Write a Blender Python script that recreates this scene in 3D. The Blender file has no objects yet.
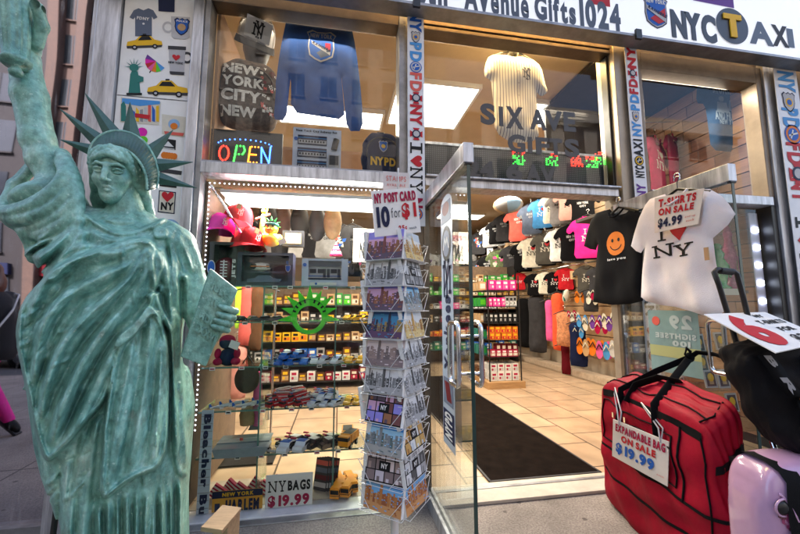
import bpy, bmesh, math, random
import numpy as np
from mathutils import Vector as Vec, Matrix
from mathutils.geometry import delaunay_2d_cdt, tessellate_polygon
random.seed(7)
rng = np.random.default_rng(7)
SC = bpy.context.scene
COL = SC.collection
PI = math.pi
R = math.radians
# ------------------------------------------------------------------ camera geometry (16 mm lens on full frame)
FPX, YAW, PIT = 355.0, R(9.7), R(6.2)
CAM = Vec((0.0, -2.4265, 1.2718))
FW = Vec((math.sin(YAW)*math.cos(PIT), math.cos(YAW)*math.cos(PIT), math.sin(PIT)))
RT = Vec((math.cos(YAW), -math.sin(YAW), 0))
UP = RT.cross(FW)
def ray(px, py):
    return FW + RT*((px-400)/FPX) + UP*((267-py)/FPX)
def P(px, py, y=0.0):            # where the line of sight meets the plane y
    d = ray(px, py); return CAM + d*((y-CAM.y)/d.y)
def PX(px, py, x):
    d = ray(px, py); return CAM + d*((x-CAM.x)/d.x)
def PZ(px, py, z=0.0):
    d = ray(px, py); return CAM + d*((z-CAM.z)/d.z)
# ------------------------------------------------------------------ glyphs of the built-in font
GLY = {}
def _make_glyphs():
    todo = []
    for bold in (0.0, 0.05):
        for ch in "ABCDEFGHIJKLMNOPQRSTUVWXYZabcdefghijklmnopqrstuvwxyz0123456789$.,-/!&#":
            cu = bpy.data.curves.new('glyph', 'FONT'); cu.body = ch; cu.offset = min(bold, .03) if ch in 'e' else bold; cu.fill_mode = 'BOTH'; cu.resolution_u = 4
            ob = bpy.data.objects.new('glyph', cu); COL.objects.link(ob); todo.append((ch, bold, ob))
    dg = bpy.context.evaluated_depsgraph_get()
    for ch, bold, ob in todo:
        e = ob.evaluated_get(dg); me = e.to_mesh()
        n = len(me.vertices); co = np.empty(n*3); me.vertices.foreach_get('co', co); co = co.reshape(-1, 3)[:, :2]
        fs = [tuple(p.vertices) for p in me.polygons if p.normal.z >= -0.5]
        if not fs: fs = [tuple(p.vertices) for p in me.polygons]
        GLY[ch, bold] = (co, fs, float(co[:, 0].max()) if n else .3)
        e.to_mesh_clear()
    for ch, bold, ob in todo:
        cu = ob.data; bpy.data.objects.remove(ob); bpy.data.curves.remove(cu)
_make_glyphs()
def layout(s, bold=True, track=0.1):
    b = 0.05 if bold else 0.0
    V, F, x = [], [], 0.0
    for ch in s:
        if ch == ' ': x += 0.32; continue
        co, fs, adv = GLY[ch, b]
        k = len(V)
        for a in co: V.append((a[0]+x, a[1]))
        for f in fs: F.append(tuple(i+k for i in f))
        x += adv + track
    return np.array(V), F
# ------------------------------------------------------------------ materials
MATS = {}
def M(name, col, rough=.5, metal=0., var=0., scale=18., bump=0., bscale=80., emit=0., spec=.5, alpha=1., coat=0., sheen=0., stretch=None, var2=None):
    if name in MATS: return MATS[name]
    m = bpy.data.materials.new(name); m.use_nodes = True
    nt = m.node_tree; b = nt.nodes['Principled BSDF']
    b.inputs['Base Color'].default_value = (*col, 1); b.inputs['Roughness'].default_value = rough
    b.inputs['Metallic'].default_value = metal; b.inputs['Specular IOR Level'].default_value = spec
    if coat: b.inputs['Coat Weight'].default_value = coat
    if sheen: b.inputs['Sheen Weight'].default_value = sheen
    if emit:
        b.inputs['Emission Color'].default_value = (*col, 1); b.inputs['Emission Strength'].default_value = emit
    if var or bump:
        tc = nt.nodes.new('ShaderNodeTexCoord'); mp = nt.nodes.new('ShaderNodeMapping')
        nt.links.new(tc.outputs['Object'], mp.inputs['Vector'])
        if stretch: mp.inputs['Scale'].default_value = stretch
    if var:
        n = nt.nodes.new('ShaderNodeTexNoise'); n.inputs['Scale'].default_value = scale; n.inputs['Detail'].default_value = 6
        n.inputs['Roughness'].default_value = .65
        nt.links.new(mp.outputs[0], n.inputs['Vector'])
        rp = nt.nodes.new('ShaderNodeValToRGB'); rp.color_ramp.elements[0].position = .32; rp.color_ramp.elements[1].position = .7
        d = var2 or tuple(c*(1-var) for c in col)
        rp.color_ramp.elements[0].color = (*d, 1); rp.color_ramp.elements[1].color = (*(min(1, c*(1+var*.5)) for c in col), 1)
        nt.links.new(n.outputs['Fac'], rp.inputs['Fac']); nt.links.new(rp.outputs[0], b.inputs['Base Color'])
        mr = nt.nodes.new('ShaderNodeMapRange'); mr.inputs['To Min'].default_value = max(0, rough-.12); mr.inputs['To Max'].default_value = min(1, rough+.12)
        nt.links.new(n.outputs['Fac'], mr.inputs['Value']); nt.links.new(mr.outputs[0], b.inputs['Roughness'])
    if bump:
        n2 = nt.nodes.new('ShaderNodeTexNoise'); n2.inputs['Scale'].default_value = bscale; n2.inputs['Detail'].default_value = 5
        nt.links.new(mp.outputs[0], n2.inputs['Vector'])
        bp = nt.nodes.new('ShaderNodeBump'); bp.inputs['Strength'].default_value = bump; bp.inputs['Distance'].default_value = .004
        nt.links.new(n2.outputs['Fac'], bp.inputs['Height']); nt.links.new(bp.outputs[0], b.inputs['Normal'])
    MATS[name] = m
    return m
INKS = dict(black=(.007,.007,.008), white=(.78,.78,.77), red=(.55,.02,.03), crimson=(.4,.01,.06), blue=(.015,.05,.3), royal=(.02,.12,.5), sky=(.08,.32,.7),
            navy=(.012,.018,.06), yellow=(.85,.5,.02), orange=(.75,.2,.02), green=(.03,.3,.06), lime=(.12,.62,.03), pink=(.8,.12,.35), hotpink=(.85,.03,.3),
            grey=(.3,.3,.31), dgrey=(.045,.045,.05), lgrey=(.55,.55,.56), brown=(.12,.05,.02), tan=(.5,.33,.17), coral=(.75,.13,.1), teal=(.03,.2,.17),
            cream=(.7,.66,.55), maroon=(.12,.008,.015), purple=(.15,.05,.3), slate=(.12,.15,.22), silver=(.5,.5,.52), magenta=(.75,.02,.4), lblue=(.3,.5,.75))
def I(c): return M('print_'+c, tuple(v*.88 for v in INKS[c]), .55, var=.06, scale=30, spec=.22)
def CL(c):                       # cloth of a colour
    return M('cloth_'+c, INKS[c], .95, var=.22, scale=9, bump=.35, bscale=260, spec=.08)
def px_plane(pts, f, c):
    o = f(*c); return [((o.y-f(a, b).y), (f(a, b).z-o.z)) for a, b in pts], o
def PL(c): return M('plastic_'+c, INKS[c], .32, var=.08, scale=25)
# ------------------------------------------------------------------ mesh builder
class MB:
    def __init__(s): s.v, s.f, s.m, s.mats, s.sm = [], [], [], [], []
    def mi(s, mat):
        if mat not in s.mats: s.mats.append(mat)
        return s.mats.index(mat)
    def add(s, V, F, mat, smooth=False):
        k = len(s.v); s.v.extend([tuple(a) for a in V]); i = s.mi(mat)
        for f in F: s.f.append(tuple(j+k for j in f)); s.m.append(i); s.sm.append(smooth)
    def quad(s, a, b, c, d, mat): s.add([a, b, c, d], [(0, 1, 2, 3)], mat)
    def bx(s, x0, x1, y0, y1, z0, z1, mat):
        x0, x1 = sorted((x0, x1)); y0, y1 = sorted((y0, y1)); z0, z1 = sorted((z0, z1))
        V = [(x, y, z) for x in (x0, x1) for y in (y0, y1) for z in (z0, z1)]
        s.add(V, [(0,1,3,2), (4,6,7,5), (0,4,5,1), (2,3,7,6), (0,2,6,4), (1,5,7,3)], mat)
    def box(s, c, size, mat, rot=None):
        V = []
        for x in (-.5, .5):
            for y in (-.5, .5):
                for z in (-.5, .5):
                    p = Vec((x*size[0], y*size[1], z*size[2]))
                    if rot is not None: p = rot @ p
                    V.append(Vec(c)+p)
        s.add(V, [(0,1,3,2), (4,6,7,5), (0,4,5,1), (2,3,7,6), (0,2,6,4), (1,5,7,3)], mat)
    def tube(s, pts, r, mat, n=8, caps=True, flat=1.0, closed=False, ref=None):
        pts = [Vec(p) for p in pts]; L = len(pts)
        rs = r if isinstance(r, (list, tuple)) else [r]*L
        V, F = [], []; u = None
        for i, p in enumerate(pts):
            if closed: t = pts[(i+1) % L]-pts[i-1]
            else: t = pts[min(i+1, L-1)]-pts[max(i-1, 0)]
            t = t.normalized() if t.length > 1e-9 else Vec((0, 0, 1))
            if u is None:
                a = Vec(ref) if ref is not None else (Vec((0, 0, 1)) if abs(t.z) < .9 else Vec((1, 0, 0)))
                u = (a - t*a.dot(t)).normalized()
            else:
                u = (u - t*u.dot(t)); u = u.normalized() if u.length > 1e-6 else t.orthogonal().normalized()
            w = t.cross(u)
            for k in range(n):
                a = 2*PI*k/n; V.append(p + u*(math.cos(a)*rs[i]) + w*(math.sin(a)*rs[i]*flat))
        for i in range(L if closed else L-1):
            for k in range(n):
                j = (i+1) % L
                F.append((i*n+k, i*n+(k+1) % n, j*n+(k+1) % n, j*n+k))
        s.add(V, F, mat, True)
        if caps and not closed:
            s.add(V[:n], [tuple(range(n-1, -1, -1))], mat); s.add(V[-n:], [tuple(range(n))], mat)
    def lathe(s, prof, mat, n=20, c=(0, 0, 0), ax=None, sx=1, sy=1):
        V, F = [], []
        for r, z in prof:
            for k in range(n):
                a = 2*PI*k/n; p = Vec((r*math.cos(a)*sx, r*math.sin(a)*sy, z))
                if ax is not None: p = ax @ p
                V.append(Vec(c)+p)
        for i in range(len(prof)-1):
            for k in range(n): F.append((i*n+k, i*n+(k+1) % n, (i+1)*n+(k+1) % n, (i+1)*n+k))
        F.append(tuple(range(n-1, -1, -1))); F.append(tuple((len(prof)-1)*n+k for k in range(n)))
        s.add(V, F, mat, True)
    def sph(s, c, r, mat, n=14, m=9, rot=None):
        rr = r if isinstance(r, (list, tuple)) else (r, r, r)
        V, F = [], []
        for i in range(m+1):
            t = PI*i/m
            for k in range(n):
                a = 2*PI*k/n
                p = Vec((rr[0]*math.sin(t)*math.cos(a), rr[1]*math.sin(t)*math.sin(a), rr[2]*math.cos(t)))
                if rot is not None: p = rot @ p
                V.append(Vec(c)+p)
        for i in range(m):
            for k in range(n): F.append((i*n+k, (i+1)*n+k, (i+1)*n+(k+1) % n, i*n+(k+1) % n))
        s.add(V, F, mat, True)
    def poly(s, pts2, O, U, W, mat, f3=None):
        O, U, W = Vec(O), Vec(U), Vec(W)
        T = tessellate_polygon([[Vec((a[0], a[1], 0)) for a in pts2]])
        s.add([O+U*a[0]+W*a[1] for a in pts2], [tuple(t) for t in T], mat)
    def prism(s, pts2, O, U, W, depth, mat, side=None):
        O, U, W = Vec(O), Vec(U), Vec(W); N = U.cross(W).normalized()*depth
        n = len(pts2); T = tessellate_polygon([[Vec((a[0], a[1], 0)) for a in pts2]])
        V = [O+U*a[0]+W*a[1] for a in pts2] + [O+U*a[0]+W*a[1]-N for a in pts2]
        s.add(V, [tuple(t) for t in T]+[tuple(n+i for i in reversed(t)) for t in T], mat)
        s.add(V, [(i, (i+1) % n, n+(i+1) % n, n+i) for i in range(n)], side or mat)
    def text(s, t, O, U, W, w, h, mat, bold=True, track=.1, warp=None, shear=0.):
        V, F = layout(t, bold, track)
        if not len(V): return
        mn, mx = V.min(0), V.max(0)
        q = (V-mn)/np.maximum(mx-mn, 1e-6)
        O, U, W = Vec(O), Vec(U), Vec(W)
        pts = []
        for a in q:
            x = (a[0]+shear*a[1])*w; y = a[1]*h
            pts.append(O+U*x+W*y if warp is None else warp(x, y))
        s.add(pts, F, mat)
    def tpx(s, t, a, b, y, mat, bold=True, track=.1):      # text from lower-left a to upper-right b, standing in the plane y
        A, B = P(*a, y), P(*b, y)
        s.text(t, A, (1,0,0), (0,0,1), B.x-A.x, B.z-A.z, mat, bold, track)
    def strokes(s, lines, wd, O, U, W, mat):
        O, U, W = Vec(O), Vec(U), Vec(W)
        for ln in lines:
            for (a, b) in zip(ln, ln[1:]):
                d = Vec((b[0]-a[0], b[1]-a[1])); L = d.length
                if L < 1e-9: continue
                d /= L; n = Vec((-d.y, d.x))*wd/2; e = d*wd*.3
                q = [(a[0]-e.x-n.x, a[1]-e.y-n.y), (b[0]+e.x-n.x, b[1]+e.y-n.y), (b[0]+e.x+n.x, b[1]+e.y+n.y), (a[0]-e.x+n.x, a[1]-e.y+n.y)]
                s.add([O+U*p[0]+W*p[1] for p in q], [(0, 1, 2, 3)], mat)
    def disc(s, O, U, W, r, mat, n=24, ry=None, r0=0):
        O, U, W = Vec(O), Vec(U), Vec(W); ry = ry or r
        c = [(math.cos(2*PI*k/n), math.sin(2*PI*k/n)) for k in range(n)]
        if r0:
            V = [O+U*(r*a)+W*(ry*b) for a, b in c]+[O+U*(r*r0*a)+W*(ry*r0*b) for a, b in c]
            s.add(V, [(k, (k+1) % n, n+(k+1) % n, n+k) for k in range(n)], mat)
        else: s.add([O+U*(r*a)+W*(ry*b) for a, b in c], [tuple(range(n))], mat)
    def build(s, name, parent=None, bevel=0., smooth=None, local=False, seg=2, subsurf=0, base=None):
        me = bpy.data.meshes.new(name)
        V = np.array(s.v, dtype=float)
        if parent is not None:
            off = np.array([0, 0, 0]) if local else np.array(WLOC[parent.name])
        elif local: off = np.array([0., 0, 0])
        else: off = np.array(base) if base is not None else np.array([(V[:,0].min()+V[:,0].max())/2, (V[:,1].min()+V[:,1].max())/2, V[:,2].min()])
        me.from_pydata((V-off).tolist(), [], s.f); me.update()
        for m in s.mats: me.materials.append(m)
        me.polygons.foreach_set('material_index', s.m)
        sm = s.sm if smooth is None else [smooth]*len(s.f)
        me.polygons.foreach_set('use_smooth', sm)
        o = bpy.data.objects.new(name, me); COL.objects.link(o)
        if parent is not None: o.parent = parent
        elif not local: o.location = off
        WLOC[o.name] = tuple(off)
        if bevel:
            b = o.modifiers.new('bevel', 'BEVEL'); b.width = bevel; b.segments = seg; b.limit_method = 'ANGLE'; b.angle_limit = R(40)
        if subsurf:
            b = o.modifiers.new('subd', 'SUBSURF'); b.levels = b.render_levels = subsurf
        return o
WLOC = {}
def tag(o, label, cat, group=None):
    o['label'] = label; o['category'] = cat
    if group: o['group'] = group
    return o
def thing(name, label, cat, loc=(0, 0, 0), group=None):
    o = bpy.data.objects.new(name, None); COL.objects.link(o); o.location = loc; o.empty_display_size = .1
    WLOC[o.name] = tuple(loc)
    return tag(o, label, cat, group)
def struct(o): o['kind'] = 'structure'; return o
def dup(root, loc, rot=(0, 0, 0), label=None, group=None, scale=None):
    r = root.copy(); COL.objects.link(r); r.location = loc; r.rotation_euler = rot
    WLOC[r.name] = tuple(loc)
    if scale: r.scale = scale
    if label: r['label'] = label
    if group: r['group'] = group
    for ch in list(root.children):
        c = ch.copy(); COL.objects.link(c); c.parent = r
        for g in ch.children:
            d = g.copy(); COL.objects.link(d); d.parent = c
    return r
XA, ZA = Vec((1, 0, 0)), Vec((0, 0, 1))
# ------------------------------------------------------------------ marks drawn again and again
HEART = [(0,-1.0),(.35,-.62),(.75,-.2),(.98,.2),(1,.5),(.88,.78),(.62,.92),(.34,.88),(.12,.7),(0,.48),(-.12,.7),(-.34,.88),(-.62,.92),(-.88,.78),(-1,.5),(-.98,.2),(-.75,-.2),(-.35,-.62)]
SHIELD = [(0,-1),(.35,-.82),(.68,-.5),(.85,-.05),(.82,.35),(.95,.72),(.62,.98),(.3,.82),(0,.98),(-.3,.82),(-.62,.98),(-.95,.72),(-.82,.35),(-.85,-.05),(-.68,-.5),(-.35,-.82)]
CREST = [(0,-1),(.4,-.85),(.75,-.62),(.85,-.1),(.8,.5),(.95,.78),(.6,.95),(.3,.85),(-.3,.85),(-.6,.95),(-.95,.78),(-.8,.5),(-.85,-.1),(-.75,-.62),(-.4,-.85)]
def sc2(p, a, b, ox=0, oy=0): return [(x*a+ox, y*b+oy) for x, y in p]
def serif_I(mb, O, U, W, w, h, mat, t=.3):     # slab serif capitals built from bars, in a w by h box
    q = h*.13; st = w*t
    for r in (((0,0),(w,0),(w,q),(0,q)), ((0,h-q),(w,h-q),(w,h),(0,h)), ((w/2-st/2,q),(w/2+st/2,q),(w/2+st/2,h-q),(w/2-st/2,h-q))):
        mb.poly(list(r), O, U, W, mat)
def serif_N(mb, O, U, W, w, h, mat):
    q = h*.12; t = w*.15
    P4 = [[(w*.02,0),(w*.36,0),(w*.36,q),(w*.02,q)], [(0,h-q),(w*.27,h-q),(w*.27,h),(0,h)], [(w*.66,h-q),(w,h-q),(w,h),(w*.66,h)],
          [(w*.12,q),(w*.12+t*.75,q),(w*.12+t*.75,h-q),(w*.12,h-q)], [(w*.78,0),(w*.78+t*.75,0),(w*.78+t*.75,h-q),(w*.78,h-q)],
          [(w*.1,h-q),(w*.78,0),(w*.92,0),(w*.26,h-q)]]
    for r in P4: mb.poly(r, O, U, W, mat)
def serif_Y(mb, O, U, W, w, h, mat):
    q = h*.12
    P4 = [[(w*.3,0),(w*.72,0),(w*.72,q),(w*.3,q)], [(w*.43,q),(w*.59,q),(w*.59,h*.45),(w*.43,h*.45)], [(0,h-q),(w*.42,h-q),(w*.42,h),(0,h)], [(w*.6,h-q),(w,h-q),(w,h),(w*.6,h)],
          [(w*.1,h-q),(w*.43,h*.42),(w*.59,h*.42),(w*.3,h-q)], [(w*.74,h-q),(w*.47,h*.42),(w*.59,h*.42),(w*.9,h-q)]]
    for r in P4: mb.poly(r, O, U, W, mat)
def ny_logo(mb, O, U, W, s, mat):               # interlocked letters in an s by s box centred on O
    k = s/2
    L = [[(-.55,-.75),(-.55,.6)], [(-.62,.62),(.5,-.6)], [(.5,-.95),(.5,.75)], [(-.75,-.75),(-.35,-.75)], [(-.8,.6),(-.45,.6)], [(.3,.75),(.7,.75)],
         [(-.35,.98),(-.0,.15)], [(.35,.98),(.0,.15)], [(0,.2),(0,-1)], [(-.2,-1),(.2,-1)], [(-.5,.98),(-.2,.98)], [(.2,.98),(.5,.98)]]
    mb.strokes([[(x*k, y*k) for x, y in l] for l in L], s*.105, O, U, W, mat)
def ily(mb, O, U, W, w, h, ink, red):           # I heart NY in a w by h box, lower-left corner O
    O, U, W = Vec(O), Vec(U), Vec(W)
    serif_I(mb, O+U*(w*.16)+W*(h*.54), U, W, w*.2, h*.46, ink)
    mb.poly(sc2(HEART, w*.22, h*.235), O+U*(w*.66)+W*(h*.77), U, W, red)
    serif_N(mb, O, U, W, w*.53, h*.45, ink); serif_Y(mb, O+U*(w*.53), U, W, w*.47, h*.45, ink)
# ================================================================== camera, sky, sun
cam = bpy.data.cameras.new('camera'); cam.sensor_width = 36; cam.lens = 36*FPX/800; cam.clip_start = .03; cam.clip_end = 600
co = bpy.data.objects.new('camera', cam); COL.objects.link(co)
co.matrix_world = Matrix(((RT.x, UP.x, -FW.x, CAM.x), (RT.y, UP.y, -FW.y, CAM.y), (RT.z, UP.z, -FW.z, CAM.z), (0, 0, 0, 1)))
SC.camera = co
W = bpy.data.worlds.new('World'); SC.world = W; W.use_nodes = True
sky = W.node_tree.nodes.new('ShaderNodeTexSky'); sky.sky_type = 'NISHITA'; sky.sun_disc = False
SUN_EL, SUN_AZ = R(50), R(-22)
sky.sun_elevation = SUN_EL; sky.sun_rotation = SUN_AZ; sky.air_density = 1.0; sky.dust_density = 3.0; sky.ozone_density = .6
bg = W.node_tree.nodes['Background']; W.node_tree.links.new(sky.outputs[0], bg.inputs['Color']); bg.inputs['Strength'].default_value = .15
sl = bpy.data.lights.new('sun', 'SUN'); sl.energy = 4.2; sl.angle = R(.6); sl.color = (1, .96, .9)
so = bpy.data.objects.new('sun', sl); COL.objects.link(so)
sd = Vec((math.sin(SUN_AZ)*math.cos(SUN_EL), math.cos(SUN_AZ)*math.cos(SUN_EL), math.sin(SUN_EL)))   # towards the sun
so.rotation_euler = sd.to_track_quat('Z', 'Y').to_euler()
SC.view_settings.view_transform = 'Standard'; SC.view_settings.look = 'None'; SC.view_settings.gamma = 1; SC.view_settings.exposure = 2.35
SC.view_settings.use_curve_mapping = False
cy = SC.cycles; cy.transparent_max_bounces = 40; cy.max_bounces = 10; cy.diffuse_bounces = 4; cy.glossy_bounces = 4
cy.use_denoising = True; cy.sample_clamp_indirect = 6.0
try: cy.denoiser = 'OPENIMAGEDENOISE'
except Exception: pass
cy.caustics_reflective = False; cy.caustics_refractive = False

# ================================================================== special materials
def node_mat(name):
    m = bpy.data.materials.new(name); m.use_nodes = True; nt = m.node_tree
    return m, nt, nt.nodes['Principled BSDF'], nt.nodes['Material Output']
def glass_mat(name, refl=.5, tint=(.93, .96, .95), ior=1.5, wavy=0.):
    m, nt, b, out = node_mat(name); nt.nodes.remove(b)
    tr = nt.nodes.new('ShaderNodeBsdfTransparent'); tr.inputs[0].default_value = (*tint, 1)
    gl = nt.nodes.new('ShaderNodeBsdfGlossy'); gl.inputs['Roughness'].default_value = .0; gl.inputs[0].default_value = (1, 1, 1, 1)
    fr = nt.nodes.new('ShaderNodeFresnel'); fr.inputs[0].default_value = ior
    mu = nt.nodes.new('ShaderNodeMath'); mu.operation = 'MULTIPLY'; mu.inputs[1].default_value = refl; mu.use_clamp = True
    mx = nt.nodes.new('ShaderNodeMixShader')
    nt.links.new(fr.outputs[0], mu.inputs[0]); nt.links.new(mu.outputs[0], mx.inputs[0])
    nt.links.new(tr.outputs[0], mx.inputs[1]); nt.links.new(gl.outputs[0], mx.inputs[2]); nt.links.new(mx.outputs[0], out.inputs[0])
    return m
GLASS = glass_mat('window_glass', .55)
GLASS_UP = glass_mat('window_glass_high', .65)
SHELFG = glass_mat('shelf_glass', .6, (.86, .93, .9))
def tiles_mat(name, c1, c2, mortar, scale, bw, rh, ms=.012, rough=.35, rot=0., bump=.3, off=.5):
    m, nt, b, out = node_mat(name)
    tc = nt.nodes.new('ShaderNodeTexCoord'); mp = nt.nodes.new('ShaderNodeMapping'); mp.inputs['Rotation'].default_value = (0, 0, rot)
    br = nt.nodes.new('ShaderNodeTexBrick'); br.inputs['Scale'].default_value = scale; br.inputs['Brick Width'].default_value = bw; br.inputs['Row Height'].default_value = rh
    br.inputs['Mortar Size'].default_value = ms; br.inputs['Color1'].default_value = (*c1, 1); br.inputs['Color2'].default_value = (*c2, 1); br.inputs['Mortar'].default_value = (*mortar, 1)
    br.offset = off
    nt.links.new(tc.outputs['Object'], mp.inputs[0]); nt.links.new(mp.outputs[0], br.inputs['Vector'])
    n = nt.nodes.new('ShaderNodeTexNoise'); n.inputs['Scale'].default_value = 3.5; n.inputs['Detail'].default_value = 8
    nt.links.new(mp.outputs[0], n.inputs['Vector'])
    mx = nt.nodes.new('ShaderNodeMix'); mx.data_type = 'RGBA'; mx.blend_type = 'MULTIPLY'; mx.inputs[0].default_value = .55
    rp = nt.nodes.new('ShaderNodeValToRGB'); rp.color_ramp.elements[0].color = (.45, .42, .4, 1); rp.color_ramp.elements[0].position = .3; rp.color_ramp.elements[1].position = .65
    nt.links.new(n.outputs[0], rp.inputs[0]); nt.links.new(br.outputs[0], mx.inputs[6]); nt.links.new(rp.outputs[0], mx.inputs[7]); nt.links.new(mx.outputs[2], b.inputs['Base Color'])
    b.inputs['Roughness'].default_value = rough
    bp = nt.nodes.new('ShaderNodeBump'); bp.inputs['Strength'].default_value = bump; bp.inputs['Distance'].default_value = .003; bp.invert = True
    nt.links.new(br.outputs['Fac'], bp.inputs['Height']); nt.links.new(bp.outputs[0], b.inputs['Normal'])
    return m
ALU = M('brushed_aluminium', (.5, .51, .54), .4, .7, var=.55, scale=4, bump=.12, bscale=120, stretch=(6, 6, .6))
ALU_D = M('weathered_aluminium', (.3, .3, .31), .45, .7, var=.4, scale=6, bump=.15, bscale=90)
BRONZE = M('bronze_metal', (.17, .13, .095), .4, .6, var=.35, scale=5)
TANMET = M('tan_painted_metal', (.33, .28, .22), .4, .4, var=.25, scale=4)
BLACKM = M('black_metal', (.012, .012, .013), .4, .2, var=.1)
CHROME = M('chrome', (.7, .7, .72), .12, 1., var=.1, scale=8)
PAPER = M('white_card', (.78, .78, .76), .55, var=.07, scale=6)
VINYL = M('white_vinyl', (.72, .73, .76), .4, var=.12, scale=4, bump=.1, bscale=30)
# ------------------------------------------------------------------ sidewalk
m, nt, b, out = node_mat('sidewalk_concrete')
tc = nt.nodes.new('ShaderNodeTexCoord')
n1 = nt.nodes.new('ShaderNodeTexNoise'); n1.inputs['Scale'].default_value = 1.7; n1.inputs['Detail'].default_value = 9; n1.inputs['Roughness'].default_value = .7
n2 = nt.nodes.new('ShaderNodeTexNoise'); n2.inputs['Scale'].default_value = 90; n2.inputs['Detail'].default_value = 4
v = nt.nodes.new('ShaderNodeTexVoronoi'); v.inputs['Scale'].default_value = 5.5; v.feature = 'F1'
for n in (n1, n2, v): nt.links.new(tc.outputs['Object'], n.inputs['Vector'])
rp = nt.nodes.new('ShaderNodeValToRGB'); rp.color_ramp.elements[0].position = .3; rp.color_ramp.elements[1].position = .72
rp.color_ramp.elements[0].color = (.16, .135, .115, 1); rp.color_ramp.elements[1].color = (.37, .32, .28, 1)
nt.links.new(n1.outputs[0], rp.inputs[0])
r2 = nt.nodes.new('ShaderNodeValToRGB'); r2.color_ramp.elements[0].position = .38; r2.color_ramp.elements[1].position = .6; r2.color_ramp.elements[0].color = (.62, .6, .6, 1)
nt.links.new(n2.outputs[0], r2.inputs[0])
mx = nt.nodes.new('ShaderNodeMix'); mx.data_type = 'RGBA'; mx.blend_type = 'MULTIPLY'; mx.inputs[0].default_value = 1
nt.links.new(rp.outputs[0], mx.inputs[6]); nt.links.new(r2.outputs[0], mx.inputs[7])
r3 = nt.nodes.new('ShaderNodeValToRGB'); r3.color_ramp.elements[0].position = .075; r3.color_ramp.elements[1].position = .1; r3.color_ramp.elements[0].color = (.38, .36, .36, 1)   # gum spots
nt.links.new(v.outputs['Distance'], r3.inputs[0])
mx2 = nt.nodes.new('ShaderNodeMix'); mx2.data_type = 'RGBA'; mx2.blend_type = 'MULTIPLY'; mx2.inputs[0].default_value = 1
nt.links.new(mx.outputs[2], mx2.inputs[6]); nt.links.new(r3.outputs[0], mx2.inputs[7])
br = nt.nodes.new('ShaderNodeTexBrick'); br.offset = 0; br.inputs['Scale'].default_value = 1; br.inputs['Brick Width'].default_value = 1.5; br.inputs['Row Height'].default_value = 1.5; br.inputs['Mortar Size'].default_value = .008
br.inputs['Color1'].default_value = br.inputs['Color2'].default_value = (1, 1, 1, 1); br.inputs['Mortar'].default_value = (.3, .3, .3, 1)
mp = nt.nodes.new('ShaderNodeMapping'); mp.inputs['Location'].default_value = (.9, .9, 0); nt.links.new(tc.outputs['Object'], mp.inputs[0]); nt.links.new(mp.outputs[0], br.inputs['Vector'])
mx3 = nt.nodes.new('ShaderNodeMix'); mx3.data_type = 'RGBA'; mx3.blend_type = 'MULTIPLY'; mx3.inputs[0].default_value = 1
nt.links.new(mx2.outputs[2], mx3.inputs[6]); nt.links.new(br.outputs[0], mx3.inputs[7]); nt.links.new(mx3.outputs[2], b.inputs['Base Color'])
b.inputs['Roughness'].default_value = .8
bp = nt.nodes.new('ShaderNodeBump'); bp.inputs['Strength'].default_value = .4; bp.inputs['Distance'].default_value = .004; nt.links.new(n2.outputs[0], bp.inputs['Height']); nt.links.new(bp.outputs[0], b.inputs['Normal'])
CONC = m
mb = MB(); mb.bx(-60, 60, -6.0, 0.02, -.15, 0, CONC); sw = mb.build('sidewalk', base=(0, 0, 0)); struct(sw)
ASPH = M('asphalt', (.05, .05, .052), .85, var=.35, scale=2, bump=.3, bscale=150)
mb = MB(); mb.quad((-200, -200, -.15), (200, -200, -.15), (200, 200, -.15), (-200, 200, -.15), ASPH); struct(mb.build('road', base=(0, 0, -.15)))
mb = MB(); mb.bx(-90, 90, -26, -22, -.149, 0, CONC); struct(mb.build('far_pavement', base=(0, -24, 0)))
mb = MB()
for k in range(12): mb.bx(-40+k*7, -37+k*7, -14.1, -13.95, -.147, -.146, I('white'))
struct(mb.build('road_marking'))
# ------------------------------------------------------------------ buildings across the avenue (seen in the reflections)
def tower(name, label, x0, x1, h, wall, bay, fl, ww, wh, depth=12, y=-26, glassc=(.03, .035, .045), pier=.0):
    t = thing(name, label, 'building', ((x0+x1)/2, y-depth/2, 0), 'buildings across the avenue')
    mb = MB(); mb.bx(x0, x1, y-depth, y, 0, h, wall)
    nx = int((x1-x0)/bay)
    if pier:
        for i in range(nx+1): mb.bx(x0+i*bay-pier/2, x0+i*bay+pier/2, y, y+.7, 0, h, wall)
    mb.bx(x0, x1, y, y+.5, h-.8, h+.4, wall)
    mb.build('wall', t)
    gm = M('pane_'+name, glassc, .12, var=.3, scale=.3)
    spots = sorted(((abs(x0+(i+.5)*bay+14)+k*fl, x0+(i+.5)*bay, 5.2+k*fl) for i in range(nx) for k in range(int((h-5)/fl))))
    pr = None
    for _, cx, z in spots[:100]:
        if pr is None: w = MB(); w.bx(-ww/2, ww/2, 0, .06, 0, wh, gm); w.bx(-ww/2-.06, ww/2+.06, 0, .14, -.1, 0, wall); w.bx(-.03, .03, .06, .08, 0, wh, wall); pr = o = w.build('window', t, local=True)
        else: o = pr.copy(); COL.objects.link(o); o.parent = t
        o.location = (cx-(x0+x1)/2, depth/2, z)
    if len(spots) > 100:
        w = MB()
        for _, cx, z in spots[100:]: w.bx(cx-ww/2, cx+ww/2, y, y+.06, z, z+wh, gm)
        w.build('windows', t)['kind'] = 'stuff'
    for i in range(nx):
        cx = x0+(i+.5)*bay; s = MB(); s.bx(cx-bay*.42, cx+bay*.42, y, y+.08, .5, 3.4, gm); s.build('shop_window', t)
        s = MB(); s.bx(cx-bay*.45, cx+bay*.45, y, y+.25, 3.6, 4.4, I(['maroon','navy','slate','cream'][i % 4])); s.build('awning', t)
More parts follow.
